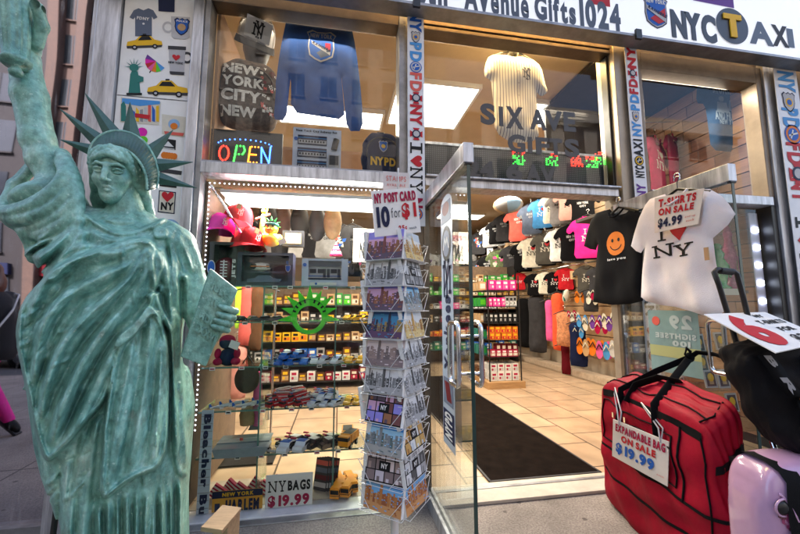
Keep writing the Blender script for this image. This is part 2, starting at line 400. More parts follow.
BRK = M('brown_brick', (.085, .052, .041), .85, var=.25, scale=3)
BRK2 = M('buff_brick', (.29, .26, .235), .85, var=.25, scale=2)
STN = M('pale_stone', (.42, .38, .34), .8, var=.2, scale=1.5)
tower('brick_tower', 'brown brick tower with tall vertical piers across the avenue', -21.2, -15.7, 46, BRK, 1.8, 3.4, 1.15, 2.2, pier=.6, glassc=(.02, .025, .03))
tower('office_building', 'buff brick office block with many small windows across the avenue', -15.5, 9, 25, BRK2, 2.6, 3.3, 1.3, 1.9)
tower('stone_building', 'pale stone block with wide windows across the avenue', 9.5, 40, 19, STN, 3.4, 3.5, 2.0, 2.1)
tower('corner_building', 'dark slate office block at the far left across the avenue', -80, -21.6, 44, M('slate_stone', (.014, .012, .015), .8, var=.2, scale=2), 3.2, 3.4, 2.0, 2.1)
# ================================================================== the shop building
shop = thing('gift_shop', 'street-corner souvenir shop with metal framed windows and open doorway', 'building', (1.5, 3, 0))
XL, XR, YB, HC = -2.2, 4.5, 10.6, 3.72       # interior box
WALLI = M('interior_wall', (.5, .42, .32), .8, var=.15, scale=3)
CEILM = M('ceiling_board', (.55, .43, .28), .8, var=.12, scale=2.5)
SLATW = M('slat_wall_wood', (.42, .27, .14), .5, var=.2, scale=3, stretch=(1, .3, 6))
# walls and ceiling
mb = MB(); mb.bx(XL-.12, XL, .1, YB, 0, HC, WALLI); mb.bx(XR, XR+.12, .04, YB, 0, HC, WALLI); mb.bx(XL-.12, XR+.12, YB, YB+.12, 0, HC, WALLI)
mb.build('interior_wall', shop)
mb = MB(); mb.bx(XL-.12, XR+.12, .07, YB+.12, HC, HC+.1, CEILM); mb.build('ceiling', shop)
mb = MB(); mb.bx(-60, XL-.12, .35, YB, 0, 20, M('neighbour_dark_wall', (.02, .02, .022), .9)); mb.bx(XL-.12, 60, .25, .6, HC+.45, 20, BRK2); mb.bx(XR+.75, 60, .35, 4, 0, HC+.45, BRK2)
mb.build('upper_wall', shop)
# frames ------------------------------------------------------------
f = MB()
f.bx(-1.575, -1.437, -.03, .08, 0, 3.75, ALU)                       # left jamb
f.bx(-1.437, -.995, .0, .05, 0, 3.75, ALU)                          # panel behind the posters
f.bx(-.995, -.93, -.05, .09, 0, 3.75, ALU); f.bx(-.93, -.895, -.03, .09, .014, 3.75, ALU_D)
f.bx(-.895, .47, -.045, .09, 2.125, 2.2, ALU)                       # mid rail
f.bx(-.895, .47, -.03, .09, 2.2, 2.215, ALU_D)
f.bx(-1.0, .50, -.05, .09, .0, .014, M('sill_white', (.62, .62, .64), .4, .3, var=.25, scale=8)); f.bx(-1.0, .50, -.11, -.05, 0, .007, ALU_D)   # sill
f.bx(-.895, .43, -.03, .09, 3.345, 3.5, BRONZE)
f.bx(.40, .50, -.05, .1, 0.014, 3.5, ALU_D); f.bx(.5, .59, -.02, .12, 0.0, 3.345, BRONZE)
f.build('window_frame', shop, bevel=.004)
f = MB()
f.bx(.59, 2.16, -.04, .1, 2.125, 2.185, ALU); f.bx(.59, 2.16, -.07, .1, 2.185, 2.2, ALU)   # door head
f.bx(.50, 2.36, -.03, .09, 3.345, 3.375, BRONZE); f.bx(.50, 2.36, .0, .08, 3.375, 3.39, BLACKM); f.bx(.50, 2.36, -.03, .09, 3.39, 3.45, BRONZE)
f.bx(2.155, 2.175, .0, .07, 2.2, 3.345, BLACKM)
f.bx(2.175, 2.40, -.06, .14, 0, 3.45, TANMET)
f.build('door_frame', shop, bevel=.004)
f = MB()
f.bx(2.40, 2.46, -.03, .1, 0, 3.4, BRONZE); f.bx(3.64, 3.70, -.03, .1, 2.2, 3.4, BRONZE); f.bx(2.46, 3.64, -.03, .1, 3.25, 3.4, BRONZE)
f.bx(2.46, 3.66, -.045, .1, 2.125, 2.2, ALU); f.bx(3.645, 3.70, -.03, .1, 0, 2.125, BLACKM); f.bx(3.70, 3.84, -.05, .1, 0, 3.5, ALU)
f.bx(2.46, 3.645, -.05, .1, 0, .06, ALU); f.bx(3.84, 4.3, -.01, .09, 0, 3.5, BRONZE); f.bx(4.3, 4.36, -.05, .1, 0, 3.5, ALU); f.bx(2.36, 5.1, .0, .09, 3.4, 3.47, BRONZE)
f.bx(4.36, 5.2, .0, .09, 0, 3.4, M('end_panel', (.35, .35, .36), .5, .3, var=.2))
f.build('window_frame', shop, bevel=.004)
# cavity behind the sign, warm light
cv = MB(); CAVM = M('cavity_tan', (.45, .32, .16), .7, var=.35, scale=4)
cv.bx(-1.6, 5.2, .12, .16, 3.47, 3.95, CAVM); cv.bx(-1.6, 5.2, -.1, .16, 3.95, 3.99, CAVM)
for k in range(14): cv.bx(-.9+k*.42, -.87+k*.42, .02, .12, 3.47, 3.9, BRONZE)
cv.build('soffit', shop)
th = MB(); th.bx(.59, 2.175, -.13, .1, .002, .022, M('stone_threshold', (.5, .44, .36), .6, var=.25, scale=6)); th.bx(.59, 2.175, .02, .05, .022, .026, ALU_D)
th.build('threshold', shop, bevel=.004)
# panes --------------------------------------------------------------
p = MB(); p.quad((-.895, .03, .014), (.40, .03, .014), (.40, .03, 2.125), (-.895, .03, 2.125), GLASS); p.build('pane', shop)
p = MB(); p.quad((-.895, .03, 2.215), (.40, .03, 2.215), (.40, .03, 3.345), (-.895, .03, 3.345), GLASS_UP); p.build('pane', shop)
p = MB(); p.quad((.59, .03, 2.2), (2.155, .03, 2.2), (2.155, .03, 3.345), (.59, .03, 3.345), GLASS); p.build('pane', shop)
p = MB(); p.quad((2.46, .03, 2.2), (3.64, .03, 2.2), (3.64, .03, 3.25), (2.46, .03, 3.25), GLASS); p.build('pane', shop)
p = MB(); p.quad((2.46, .03, .06), (3.645, .03, .06), (3.645, .03, 2.125), (2.46, .03, 2.125), GLASS); p.build('pane', shop)
# floor
FLT = tiles_mat('tan_floor_tile', (.50, .36, .24), (.44, .31, .2), (.1, .07, .05), 1, .46, .46, .008, .28, rot=R(90))
mb = MB(); mb.bx(XL, XR, .02, YB, -.15, .006, FLT); struct(mb.build('floor', base=(0, 0, .006)))
MATM = M('dark_carpet', (.010, .007, .006), 1., var=.45, scale=9, bump=.6, bscale=400, spec=.02)
mb = MB(); mb.bx(1.10, 1.97, .13, 3.9, .008, .018, MATM); mb.bx(1.085, 1.10, .12, 3.9, .008, .02, I('dgrey')); mb.bx(1.97, 1.985, .12, 3.9, .008, .02, I('dgrey')); mb.bx(1.085, 1.985, .115, .13, .008, .02, I('dgrey'))
tag(mb.build('door_mat'), 'long dark carpet runner on the tan tiles inside the doorway', 'mat')
# neighbouring dark glass front, mirrors the street
m, nt, b, out = node_mat('dark_mirror_glass')
b.inputs['Base Color'].default_value = (.60, .56, .60, 1); b.inputs['Metallic'].default_value = 1.0; b.inputs['Roughness'].default_value = .02
tc = nt.nodes.new('ShaderNodeTexCoord'); mp = nt.nodes.new('ShaderNodeMapping'); mp.inputs['Scale'].default_value = (1.3, 1, .9); nz = nt.nodes.new('ShaderNodeTexNoise'); nz.inputs['Scale'].default_value = .8; nz.inputs['Detail'].default_value = 0
bp = nt.nodes.new('ShaderNodeBump'); bp.inputs['Strength'].default_value = .5; bp.inputs['Distance'].default_value = .035
nt.links.new(tc.outputs['Object'], mp.inputs[0]); nt.links.new(mp.outputs[0], nz.inputs['Vector']); nt.links.new(nz.outputs[0], bp.inputs['Height']); nt.links.new(bp.outputs[0], b.inputs['Normal'])
st = nt.nodes.new('ShaderNodeTexNoise'); st.inputs['Scale'].default_value = 9; st.inputs['Detail'].default_value = 7
mp2 = nt.nodes.new('ShaderNodeMapping'); mp2.inputs['Scale'].default_value = (5, 1, .5); nt.links.new(tc.outputs['Object'], mp2.inputs[0]); nt.links.new(mp2.outputs[0], st.inputs['Vector'])
rp = nt.nodes.new('ShaderNodeValToRGB'); rp.color_ramp.elements[0].position = .60; rp.color_ramp.elements[1].position = .78; rp.color_ramp.elements[0].color = (0, 0, 0, 1); rp.color_ramp.elements[1].color = (.35, .35, .35, 1)
df = nt.nodes.new('ShaderNodeBsdfDiffuse'); df.inputs[0].default_value = (.45, .43, .44, 1); ms = nt.nodes.new('ShaderNodeMixShader')
nt.links.new(st.outputs[0], rp.inputs[0]); nt.links.new(rp.outputs[0], ms.inputs[0]); nt.links.new(b.outputs[0], ms.inputs[1]); nt.links.new(df.outputs[0], ms.inputs[2]); nt.links.new(ms.outputs[0], out.inputs[0])
MIRR = m
t = thing('neighbour_shopfront', 'dark mirror-glass shopfront left of the statue reflecting the street', 'shopfront', (-3.4, .05, 0))
mb = MB(); mb.bx(-5.6, -1.60, .02, .05, .06, 5.2, MIRR); mb.build('pane', t)
mb = MB(); mb.bx(-1.60, -1.578, -.02, .08, 0, 5.2, ALU); mb.bx(-5.7, -5.6, -.02, .08, 0, 5.2, ALU); mb.bx(-5.6, -1.6, -.02, .08, 0, .06, ALU_D); mb.build('frame', t)
# ================================================================== shop lamps and the added window fills
LAMPK = .36
def area(name, loc, sx, sy, power, col, rot=(0, 0, 0)):
    l = bpy.data.lights.new(name, 'AREA'); l.shape = 'RECTANGLE'; l.size = sx; l.size_y = sy; l.energy = power*LAMPK; l.color = col
    o = bpy.data.objects.new(name, l); COL.objects.link(o); o.location = loc; o.rotation_euler = rot; return o
TUBE = M('lit_panel', (1, .93, .8), .5, emit=2.2)
LEDW = M('led_white', (.75, .82, 1), .5, emit=3.5)
def ceil_lamp(x, y, sx, sy, power, label):
    t = thing('ceiling_light', label, 'ceiling light', (x, y, HC), 'fluorescent panels on the shop ceiling')
    mb = MB(); mb.bx(x-sx/2, x+sx/2, y-sy/2, y+sy/2, HC-.035, HC-.03, TUBE); mb.build('diffuser', t)
    mb = MB()
    for a in ((x-sx/2-.03, x-sx/2, y-sy/2-.03, y+sy/2+.03), (x+sx/2, x+sx/2+.03, y-sy/2-.03, y+sy/2+.03), (x-sx/2, x+sx/2, y-sy/2-.03, y-sy/2), (x-sx/2, x+sx/2, y+sy/2, y+sy/2+.03)):
        mb.bx(*a, HC-.05, HC-.001, PAPER)
    mb.build('frame', t)
    area('ceiling_lamp', (x, y, HC-.06), sx, sy, power, (1, .88, .70))
for x, y, sx, sy, pw, lb in [(1.05, 1.55, .9, .9, 55, 'bright square panel just behind the doorway transom'), (2.6, 1.5, .8, .5, 40, 'small bright panel behind the right end of the transom'),
                      (-.15, 2.0, 1.3, .4, 40, 'long bright panel behind the sweatshirt window'), (3.0, 4.2, 1.2, .5, 60, 'bright panel above the red souvenir boxes'),
                      (3.2, 6.6, 1.2, .5, 60, 'bright panel furthest back over the shirt wall'), (.6, 4.6, 1.2, .5, 55, 'bright panel over the middle of the shop'), (4.2, 2.2, .5, 1.0, 40, 'bright panel near the right wall of shirts')]:
    ceil_lamp(x, y, sx, sy, pw, lb)
t = thing('strip_light', 'long white fluorescent tube across the top of the toy window', 'strip light', (-.25, .22, 2.0))
mb = MB(); mb.bx(-.80, .36, .17, .30, 2.0, 2.055, M('lit_tube', (1, .97, .92), .5, emit=3)); mb.build('diffuser', t)
mb = MB(); mb.bx(-.83, .39, .15, .32, 2.056, 2.08, PAPER); mb.build('housing', t)
area('strip_lamp', (-.22, .24, 1.99), 1.1, .12, 40, (1, .94, .85))
def led_strip(pts, step, label, r=.004):
    mb = MB(); L = 0
    for a, b_ in zip(pts, pts[1:]):
        a, b_ = Vec(a), Vec(b_); n = int((b_-a).length/step)
        for i in range(n): mb.sph(a+(b_-a)*(i/n), r, LEDW, 6, 4)
    return tag(mb.build('led_strip'), label, 'led lights')
led_strip([(-.868, .06, .5), (-.868, .06, 2.09), (.36, .06, 2.10)], .03, 'string of white pin lights round the left toy window')
mb = MB()
for k in range(9):
    z = 1.93-k*.155
    mb.bx(3.55, 3.60, .05, .06, z-.02, z+.02, LEDW)
mb.bx(3.53, 3.62, .062, .07, .4, 2.08, M('led_backing', (.5, .48, .6), .4)); tag(mb.build('led_strip'), 'column of bright white led modules down the right window', 'led lights')
mb = MB(); mb.tube([(-1.4, .05, 3.72), (5.0, .05, 3.72)], .018, M('warm_tube', (1, .62, .2), .5, emit=3.5), 8); tag(mb.build('tube_lamp'), 'warm tube lamp glowing under the sign above the doorway', 'lamp')
area('window_fill', (-.25, .14, 3.33), 1.0, .1, 2, (1, .82, .6), (R(-18), 0, 0)); area('window_fill', (3.05, .14, 3.24), .9, .08, 9, (1, .85, .68), (R(-18), 0, 0))  # fill lights added to brighten the window goods, no fixture built
area('soffit_lamp', (1.35, .04, 3.7), 1.8, .06, 22, (1, .55, .13)); area('transom_lamp', (1.4, .3, 3.5), 1.4, .2, 30, (1, .66, .26))
# ================================================================== main sign
t = thing('shop_sign', 'long white light-box shop sign above the doorway and right window', 'sign', (2.4, -.2, 3.37))
SY = -.2
zs = P(600, 31, SY).z
SFACE = M('sign_acrylic', (.80, .82, .86), .35, emit=.10)  # faint emission added to lift the white of the face
mb = MB(); mb.bx(-1.6, 5.6, SY, -.1, zs+.01, 4.3, SFACE); mb.build('face', t)
mb = MB(); mb.bx(-1.62, 5.62, SY-.012, -.09, zs-.01, zs+.01, ALU_D)
for px in (416, 634): a = P(px, 8, SY); mb.bx(a.x-.025, a.x+.025, SY-.03, SY-.012, zs-.04, zs+.04, BLACKM)
mb.build('trim', t)
yy = SY-.003
NAV = M('sign_letter', (.05, .06, .085), .4)
mb = MB()
def sg(s, x0, y0, x1, y1, mat=NAV, **k): mb.tpx(s, (x0, y0), (x1, y1), yy, mat, **k)
sg('6th', 416, 4, 447, -24); sg('Avenue', 464, 10.5, 528, -9); sg('Gifts', 535, 19, 575, 0.5); sg('1024', 580.5, 26.5, 619.5, 4)
# red mark and blue mark cut by the frame
A, B_ = P(590, 3.5, yy), P(609, -12, yy); mb.quad(A, (B_.x, yy, A.z), (B_.x, yy, A.z+.2), (A.x, yy, A.z+.2), I('red'))
A, B_ = P(693, 0, yy), P(732, -12, yy); mb.quad(A, (B_.x, yy, A.z-.01), (B_.x, yy, A.z+.14), (A.x, yy, A.z+.14), I('purple'))
mb.text('NEW', (A.x+.03, yy-.002, A.z+.03), XA, ZA, .2, .09, I('orange'))
# hockey shield
c = P(656, 12, yy); a = P(643.5, 12, yy).x; b2 = P(670, 12, yy).x; w = (b2-a)/2; hh = (P(656, -4, yy).z-P(656, 28.5, yy).z)/2
for k, mt, dy in ((1.0, I('navy'), 0), (.93, I('lgrey'), .0015), (.86, I('royal'), .003)):
    mb.poly(sc2(CREST, w*k, hh*k), (c.x, yy-dy, c.z), XA, ZA, mt)
mb.poly([(-.1*w, -.62*hh), (.1*w, -.72*hh), (.62*w, -.5*hh), (.68*w, -.1*hh), (.66*w, .3*hh), (-.5*w, -.45*hh)], (c.x, yy-.0045, c.z), XA, ZA, I('red'))
mb.poly([(-.72*w, .12*hh), (-.72*w, .36*hh), (.70*w, -.36*hh), (.66*w, -.6*hh)], (c.x, yy-.006, c.z), XA, ZA, I('silver'))
U = Vec((.9, 0, -.436*.9)).normalized(); Wv = Vec((-U.z, 0, U.x))
mb.text('RANGERS', Vec((c.x-.64*w, yy-.0075, c.z+.15*hh)), U, Wv, w*1.42, hh*.2, I('navy'))
mb.text('NEW YORK', (c.x-.72*w, yy-.0045, c.z+.5*hh), XA, ZA, w*1.44, hh*.26, I('white'))
sg('NYC', 672, 37, 714, 15.5, M('sign_black', (.015, .015, .018), .4), track=.03)
# heavy copy for the chunky letters
mb.tpx('NYC', (673, 37.5), (715, 16), yy-.001, M('sign_black', (0, 0, 0)), True, .03)
c = P(732, 26, yy); r = (P(747.7, 26, yy).x-P(716, 26, yy).x)/2
mb.disc((c.x, yy-.002, c.z), XA, ZA, r, M('sign_black', (0, 0, 0)), 40)
YEL = I('yellow')
mb.bx(c.x-r*.55, c.x+r*.55, yy-.012, yy-.004, c.z+r*.33, c.z+r*.62, YEL); mb.bx(c.x-r*.19, c.x+r*.19, yy-.0121, yy-.004, c.z-r*.66, c.z+r*.335, YEL)
sg('A', 750, 43, 771.5, 23.5); sg('X', 773, 45.5, 787, 26.5, I('dgrey')); sg('I', 788.5, 47, 792.5, 29)
mb.build('lettering', t)
# ================================================================== hanging sticker banners
def nypd_badge(mb, c, s, y):
    mb.poly(sc2(SHIELD, s*.8, s), (c[0], y, c[1]), XA, ZA, I('navy')); mb.poly(sc2(SHIELD, s*.7, s*.88), (c[0], y-.001, c[1]), XA, ZA, I('silver'))
    mb.disc((c[0], y-.002, c[1]-.05*s), XA, ZA, s*.42, I('yellow'), 14); mb.disc((c[0], y-.003, c[1]-.05*s), XA, ZA, s*.28, I('royal'), 14)
def round_badge(mb, c, s, y, c1='royal', c2='orange'):
    mb.disc((c[0], y, c[1]), XA, ZA, s, I(c1), 20); mb.disc((c[0], y-.001, c[1]), XA, ZA, s*.85, I(c2), 20); mb.disc((c[0], y-.002, c[1]), XA, ZA, s*.62, I(c1), 20)
    mb.strokes([[(-s*.5, -s*.15), (s*.5, s*.15)], [(-s*.3, -.4*s), (0, .4*s)]], s*.16, (c[0], y-.003, c[1]), XA, ZA, I('white'))
def fd_badge(mb, c, s, y):
    for k in range(4):
        a = k*PI/2
        mb.poly([(0, 0), (s*math.cos(a-.5), s*math.sin(a-.5)), (s*math.cos(a+.5), s*math.sin(a+.5))], (c[0], y-.0005*k, c[1]), XA, ZA, I('red'))
    mb.disc((c[0], y-.003, c[1]), XA, ZA, s*.6, I('navy'), 16); mb.disc((c[0], y-.004, c[1]), XA, ZA, s*.42, I('lgrey'), 16)
def banner(name_label, x0, x1, ztop, zbot, y, items):
    """a white strip; items run from the top: (kind, z_centre, length)"""
    t = thing('sticker_banner', name_label, 'banner', ((x0+x1)/2, y, zbot), 'white souvenir banners hanging on the shop posts')
    n = 14; mb = MB()
    for i in range(n):
        za, zb = ztop+(zbot-ztop)*i/n, ztop+(zbot-ztop)*(i+1)/n
        mb.bx(x0, x1, y, y+.004, zb, za, VINYL)
    mb.build('strip', t)
    mb = MB(); w = x1-x0; yy = y-.003; cx = (x0+x1)/2
    D_, R_ = Vec((0, 0, -1)), Vec((1, 0, 0))
    for kind, z, L, c in items:
        if kind == 'badge': nypd_badge(mb, (cx, z), w*.38, yy)
        elif kind == 'round': round_badge(mb, (cx, z), w*.36, yy, *c)
        elif kind == 'fd': fd_badge(mb, (cx, z), w*.42, yy)
        elif kind == 'heart': mb.poly([(a[1], a[0]) for a in sc2(HEART, w*.38, w*.34)][::-1], (cx, yy, z), XA, ZA, I('red')) if c == 'up' else mb.poly([(-a[0], a[1]) for a in sc2(HEART, w*.34, w*.34)], (cx, yy, z), R_, ZA, I('red'))
        elif kind == 'heartr': mb.poly(sc2(HEART, w*.34, w*.36), (cx, yy, z), D_, R_, I('red'))
        elif kind == 'serif':
            O = Vec((cx-w*.36, yy, z+L/2)); k = L/len(c)
            for i, ch in enumerate(c): {'I': serif_I, 'N': serif_N, 'Y': serif_Y}[ch](mb, O+D_*(k*i+k*.05), D_, R_, k*.9, w*.72, I('black'))
        elif kind == 'up': mb.text(c[0], (cx-w*.36, yy, z-L/2), ZA, -R_ if False else Vec((-1, 0, 0)), L, w*.72, I(c[1])) if False else mb.text(c[0], (cx+w*.36, yy, z-L/2), ZA, Vec((-1, 0, 0)), L, w*.72, I(c[1]))
        else: mb.text(kind, (cx-w*.36, yy, z+L/2), D_, R_, L, w*.72, I(c))
        if kind == 'disc': pass
    mb.build('lettering', t)
def zz(px, py, y): return P(px, py, y).z
yb = -.10
a, b2 = P(407.5, 60, yb).x, P(424, 60, yb).x; f_ = lambda py: zz(415, py, yb)
banner('white banner of blue and red lettering hanging left of the doorway transom', a, b2, f_(9), f_(226), yb,
       [('NY', f_(22), f_(12)-f_(32), 'royal'), ('badge', f_(37), 0, 0), ('PD', f_(52), f_(43)-f_(62), 'sky'), ('round', f_(67), 0, ('royal', 'lgrey')), ('FD', f_(82), f_(73)-f_(92), 'coral'), ('fd', f_(98), 0, 0),
        ('NY', f_(115), f_(105)-f_(126), 'red'), ('fd', f_(134), 0, 0), ('serif', f_(148), f_(142)-f_(154), 'I'), ('heartr', f_(161), 0, 0), ('serif', f_(180), f_(167)-f_(195), 'NY'), ('N', f_(203), f_(198)-f_(208), 'crimson'), ('round', f_(214), 0, ('royal', 'orange'))])
yb = -.09
f_ = lambda py: zz(630, py, yb); a, b2 = P(624.5, 50, yb).x, P(636.5, 50, yb).x
banner('white banner with red upward lettering and taxi mark on the tan post', a, b2, f_(45), f_(205), yb,
       [('up', f_(57), f_(46)-f_(68), ('NY', 'red')), ('fd', f_(73), 0, 0), ('up', f_(86), f_(78)-f_(93), ('FD', 'red')), ('up', f_(102), f_(94)-f_(110), ('PD', 'sky')), ('badge', f_(116), 0, 0), ('up', f_(128), f_(121)-f_(136), ('NY', 'sky')),
        ('up', f_(147), f_(138)-f_(155), ('AXI', 'black')), ('round', f_(160), 0, ('black', 'yellow')), ('up', f_(171), f_(165)-f_(177), ('NYC', 'black')), ('up', f_(190), f_(183)-f_(197), ('NY', 'purple'))])
yb = -.075
f_ = lambda py: zz(652, py, yb); a, b2 = P(643, 310, yb).x, P(656, 310, yb).x
banner('short white love-the-city banner below the hanging shirts', a, b2, f_(292), f_(376), yb,
       [('up', f_(305), f_(296)-f_(317), ('NY', 'black')), ('heart', f_(332), 0, 'l'), ('serif', f_(344), f_(340)-f_(348), 'I'), ('round', f_(356), 0, ('navy', 'red')), ('Y', f_(369), f_(364)-f_(374), 'red')])
yb = -.08
f_ = lambda py: zz(788, py, yb); a, b2 = P(774.5, 80, yb).x, P(797, 80, yb).x
banner('wide white banner of blue and red lettering at the right end of the shop', a, b2, f_(69), f_(330), yb,
       [('NY', f_(82), f_(74)-f_(94), 'sky'), ('badge', f_(102), 0, 0), ('PD', f_(118), f_(108)-f_(128), 'sky'), ('round', f_(134), 0, ('royal', 'orange')), ('FD', f_(153), f_(143)-f_(165), 'red'), ('fd', f_(173), 0, 0), ('NY', f_(190), f_(181)-f_(206), 'red'),
        ('serif', f_(222), f_(216)-f_(228), 'I'), ('heartr', f_(240), 0, 0), ('serif', f_(268), f_(254)-f_(286), 'NY'), ('fd', f_(300), 0, 0)])
# ================================================================== garments
def densify(pts, step):
    out = []
    n = len(pts)
    for i in range(n):
        a, b = np.array(pts[i], float), np.array(pts[(i+1) % n], float)
        k = max(1, int(np.ceil(np.linalg.norm(b-a)/step)))
        for j in range(k): out.append(a+(b-a)*j/k)
    return np.array(out)
def chaikin(pts, keep=()):
    out = []
    n = len(pts)
    for i in range(n):
        a, b = np.array(pts[i], float), np.array(pts[(i+1) % n], float)
        out.append(a*.78+b*.22); out.append(a*.22+b*.78)
    return out
def inside(pts, poly):
    x, y = pts[:, 0], pts[:, 1]; r = np.zeros(len(pts), bool); n = len(poly)
    for i in range(n):
        (x1, y1), (x2, y2) = poly[i], poly[(i+1) % n]
        if y1 == y2: continue
        c = ((y1 > y) != (y2 > y)) & (x < (x2-x1)*(y-y1)/(y2-y1)+x1); r ^= c
    return r
def dist_poly(pts, poly):
    d = np.full(len(pts), 1e9); n = len(poly)
    for i in range(n):
        a, b = poly[i], poly[(i+1) % n]; e = b-a; L = max(e@e, 1e-12)
        t = np.clip(((pts-a)@e)/L, 0, 1); q = pts-(a+t[:, None]*e); d = np.minimum(d, np.sqrt((q*q).sum(1)))
    return d
class Garment:
    def __init__(s, outline, thick=.035, step=.03, wr=.006, seed=0, fold=28., soft=.045, smooth=1, hemwave=0.0):
        for _ in range(smooth): outline = chaikin(outline)
        s.o = densify(outline, step); s.t = thick; s.wr = wr; s.soft = soft
        r = np.random.default_rng(seed); s.ph = r.uniform(0, 6.3, 8); s.fold = fold
        mn, mx = s.o.min(0), s.o.max(0); s.mn, s.mx = mn, mx
        gx, gz = np.meshgrid(np.arange(mn[0], mx[0], step), np.arange(mn[1], mx[1], step)); g = np.stack([gx.ravel(), gz.ravel()], 1)
        g = g+r.uniform(-.2, .2, g.shape)*step
        g = g[inside(g, s.o)]; g = g[dist_poly(g, s.o) > step*.45]
        n = len(s.o); pts = np.vstack([s.o, g])
        vs, es, fs, *_ = delaunay_2d_cdt([Vec(p) for p in pts], [(i, (i+1) % n) for i in range(n)], [list(range(n))], 1, 1e-5)
        s.p = np.array([tuple(v) for v in vs]); s.f = [tuple(f) for f in fs]
    def h(s, p):
        d = dist_poly(p, s.o); x, z = p[:, 0], p[:, 1]; H = s.mx[1]-s.mn[1]; W_ = s.mx[0]-s.mn[0]
        q = np.clip((s.mx[1]-z)/H, 0, 1); ph = s.ph; k = s.fold/max(W_, .1)*.5
        e = 1-np.exp(-d/s.soft)
        w = np.sin(x*k+ph[0]+1.2*np.sin(z*5/H+ph[1]))*.55+np.sin(x*k*1.9+ph[2]+z*3/H)*.3+np.sin((x*1.3+z)*k*.9+ph[3])*.28+np.sin((x-1.6*z)*k*.7+ph[5])*.25
        w = np.sign(w)*np.abs(w)**1.25
        return e*(s.t+s.wr*w*(.35+.9*q))
    def mesh(s, mb, mat, back=True):
        h = s.h(s.p)
        mb.add([(a[0], -b, a[1]) for a, b in zip(s.p, h)], [tuple(f) for f in s.f], mat, True)
        if back: mb.add([(a[0], b*.7, a[1]) for a, b in zip(s.p, h)], [tuple(reversed(f)) for f in s.f], mat, True)
    def decal(s, mb, draw, lift=.0025, maxlen=.04):
        t = MB(); draw(t)
        bm = bmesh.new(); vs = [bm.verts.new(v) for v in t.v]
        for f, m_ in zip(t.f, t.m):
            try: bf = bm.faces.new([vs[i] for i in f]); bf.material_index = m_
            except ValueError: pass
        bmesh.ops.triangulate(bm, faces=bm.faces[:])
        for _ in range(4):
            es = [e for e in bm.edges if e.calc_length() > maxlen]
            if not es: break
            bmesh.ops.subdivide_edges(bm, edges=es, cuts=1); bmesh.ops.triangulate(bm, faces=[f for f in bm.faces if len(f.verts) > 3])
        bm.verts.index_update(); V = np.array([tuple(v.co) for v in bm.verts])
        if len(V) == 0: return
        y = -s.h(V[:, [0, 2]])-lift+V[:, 1]
        V2 = [(a[0], b, a[2]) for a, b in zip(V, y)]
        for i, mt in enumerate(t.mats):
            fs = [tuple(v.index for v in f.verts) for f in bm.faces if f.material_index == i]
            if fs: mb.add(V2, fs, mt, True)
        bm.free()
def tee_outline(w=.48, h=.68, sl=.17, neck=.09, dip=.07, flare=0., sdrop=.05, narrow=False):
    a = w/2
    R_ = [(neck, 0), (a*.82, -sdrop*.8), (a+.02, -sdrop-.02), (a+sl*.75, -sdrop-.16), (a+sl*.42, -sdrop-.22), (a-.015, -sdrop-.155), (a-.02, -h*.6), (a+flare, -h)]
    L = [(-x, z) for x, z in reversed(R_)]
    neckp = [(-neck*.75, -dip*.7), (0, -dip), (neck*.75, -dip*.7)]
    return R_+[(a*.4, -h-.012), (-a*.4, -h-.008)]+L+neckp
def hanger(mb, w, mat, top=.11, y=0):
    mb.tube([(-w/2, y, -.045), (-w*.25, y, -.005), (0, y, .03), (w*.25, y, -.005), (w/2, y, -.045)], .008, mat, 6)
    mb.tube([(0, y, .03), (0, y, .07), (.012, y, .085)]+[(.02*math.cos(t), y, top-.02+.02*math.sin(t)) for t in np.linspace(-.6, 3.3, 8)], .0035, CHROME, 6)
def collar(mb, g, mat, neck, dip, r=.009):
    p = [(-neck, 0), (-neck*.8, -dip*.62), (-neck*.4, -dip*.93), (0, -dip), (neck*.4, -dip*.93), (neck*.8, -dip*.62), (neck, 0)]
    mb.tube([(x, -.022-.01*(1-abs(x)/neck), z) for x, z in p], r, mat, 6)
    mb.poly([(x*.97, z) for x, z in p], (0, .006, .0), XA, ZA, mat)
def shirt_root(name, label, cat, cloth, draw=None, outline=None, neck=.09, dip=.07, group=None, seed=0, hang=True, collar_mat=None, part='fabric', **kw):
    t = thing(name, label, cat, (0, 0, 0), group)
    g = Garment(outline or tee_outline(neck=neck, dip=dip), seed=seed, **kw)
    mb = MB(); g.mesh(mb, cloth)
    if draw: g.decal(mb, draw)
    mb.build(part, t, local=True)
    if neck:
        mb = MB(); collar(mb, g, collar_mat or cloth, neck*.86, dip*.92); mb.build('collar', t, local=True)
    if hang:
        mb = MB(); hanger(mb, .36, BLACKM); mb.build('hanger', t, local=True)
    return t
def place(t, p, rz=0., ry=0., s=1.):
    t.location = p; t.rotation_euler = (0, ry, rz); t.scale = (s, s, s)
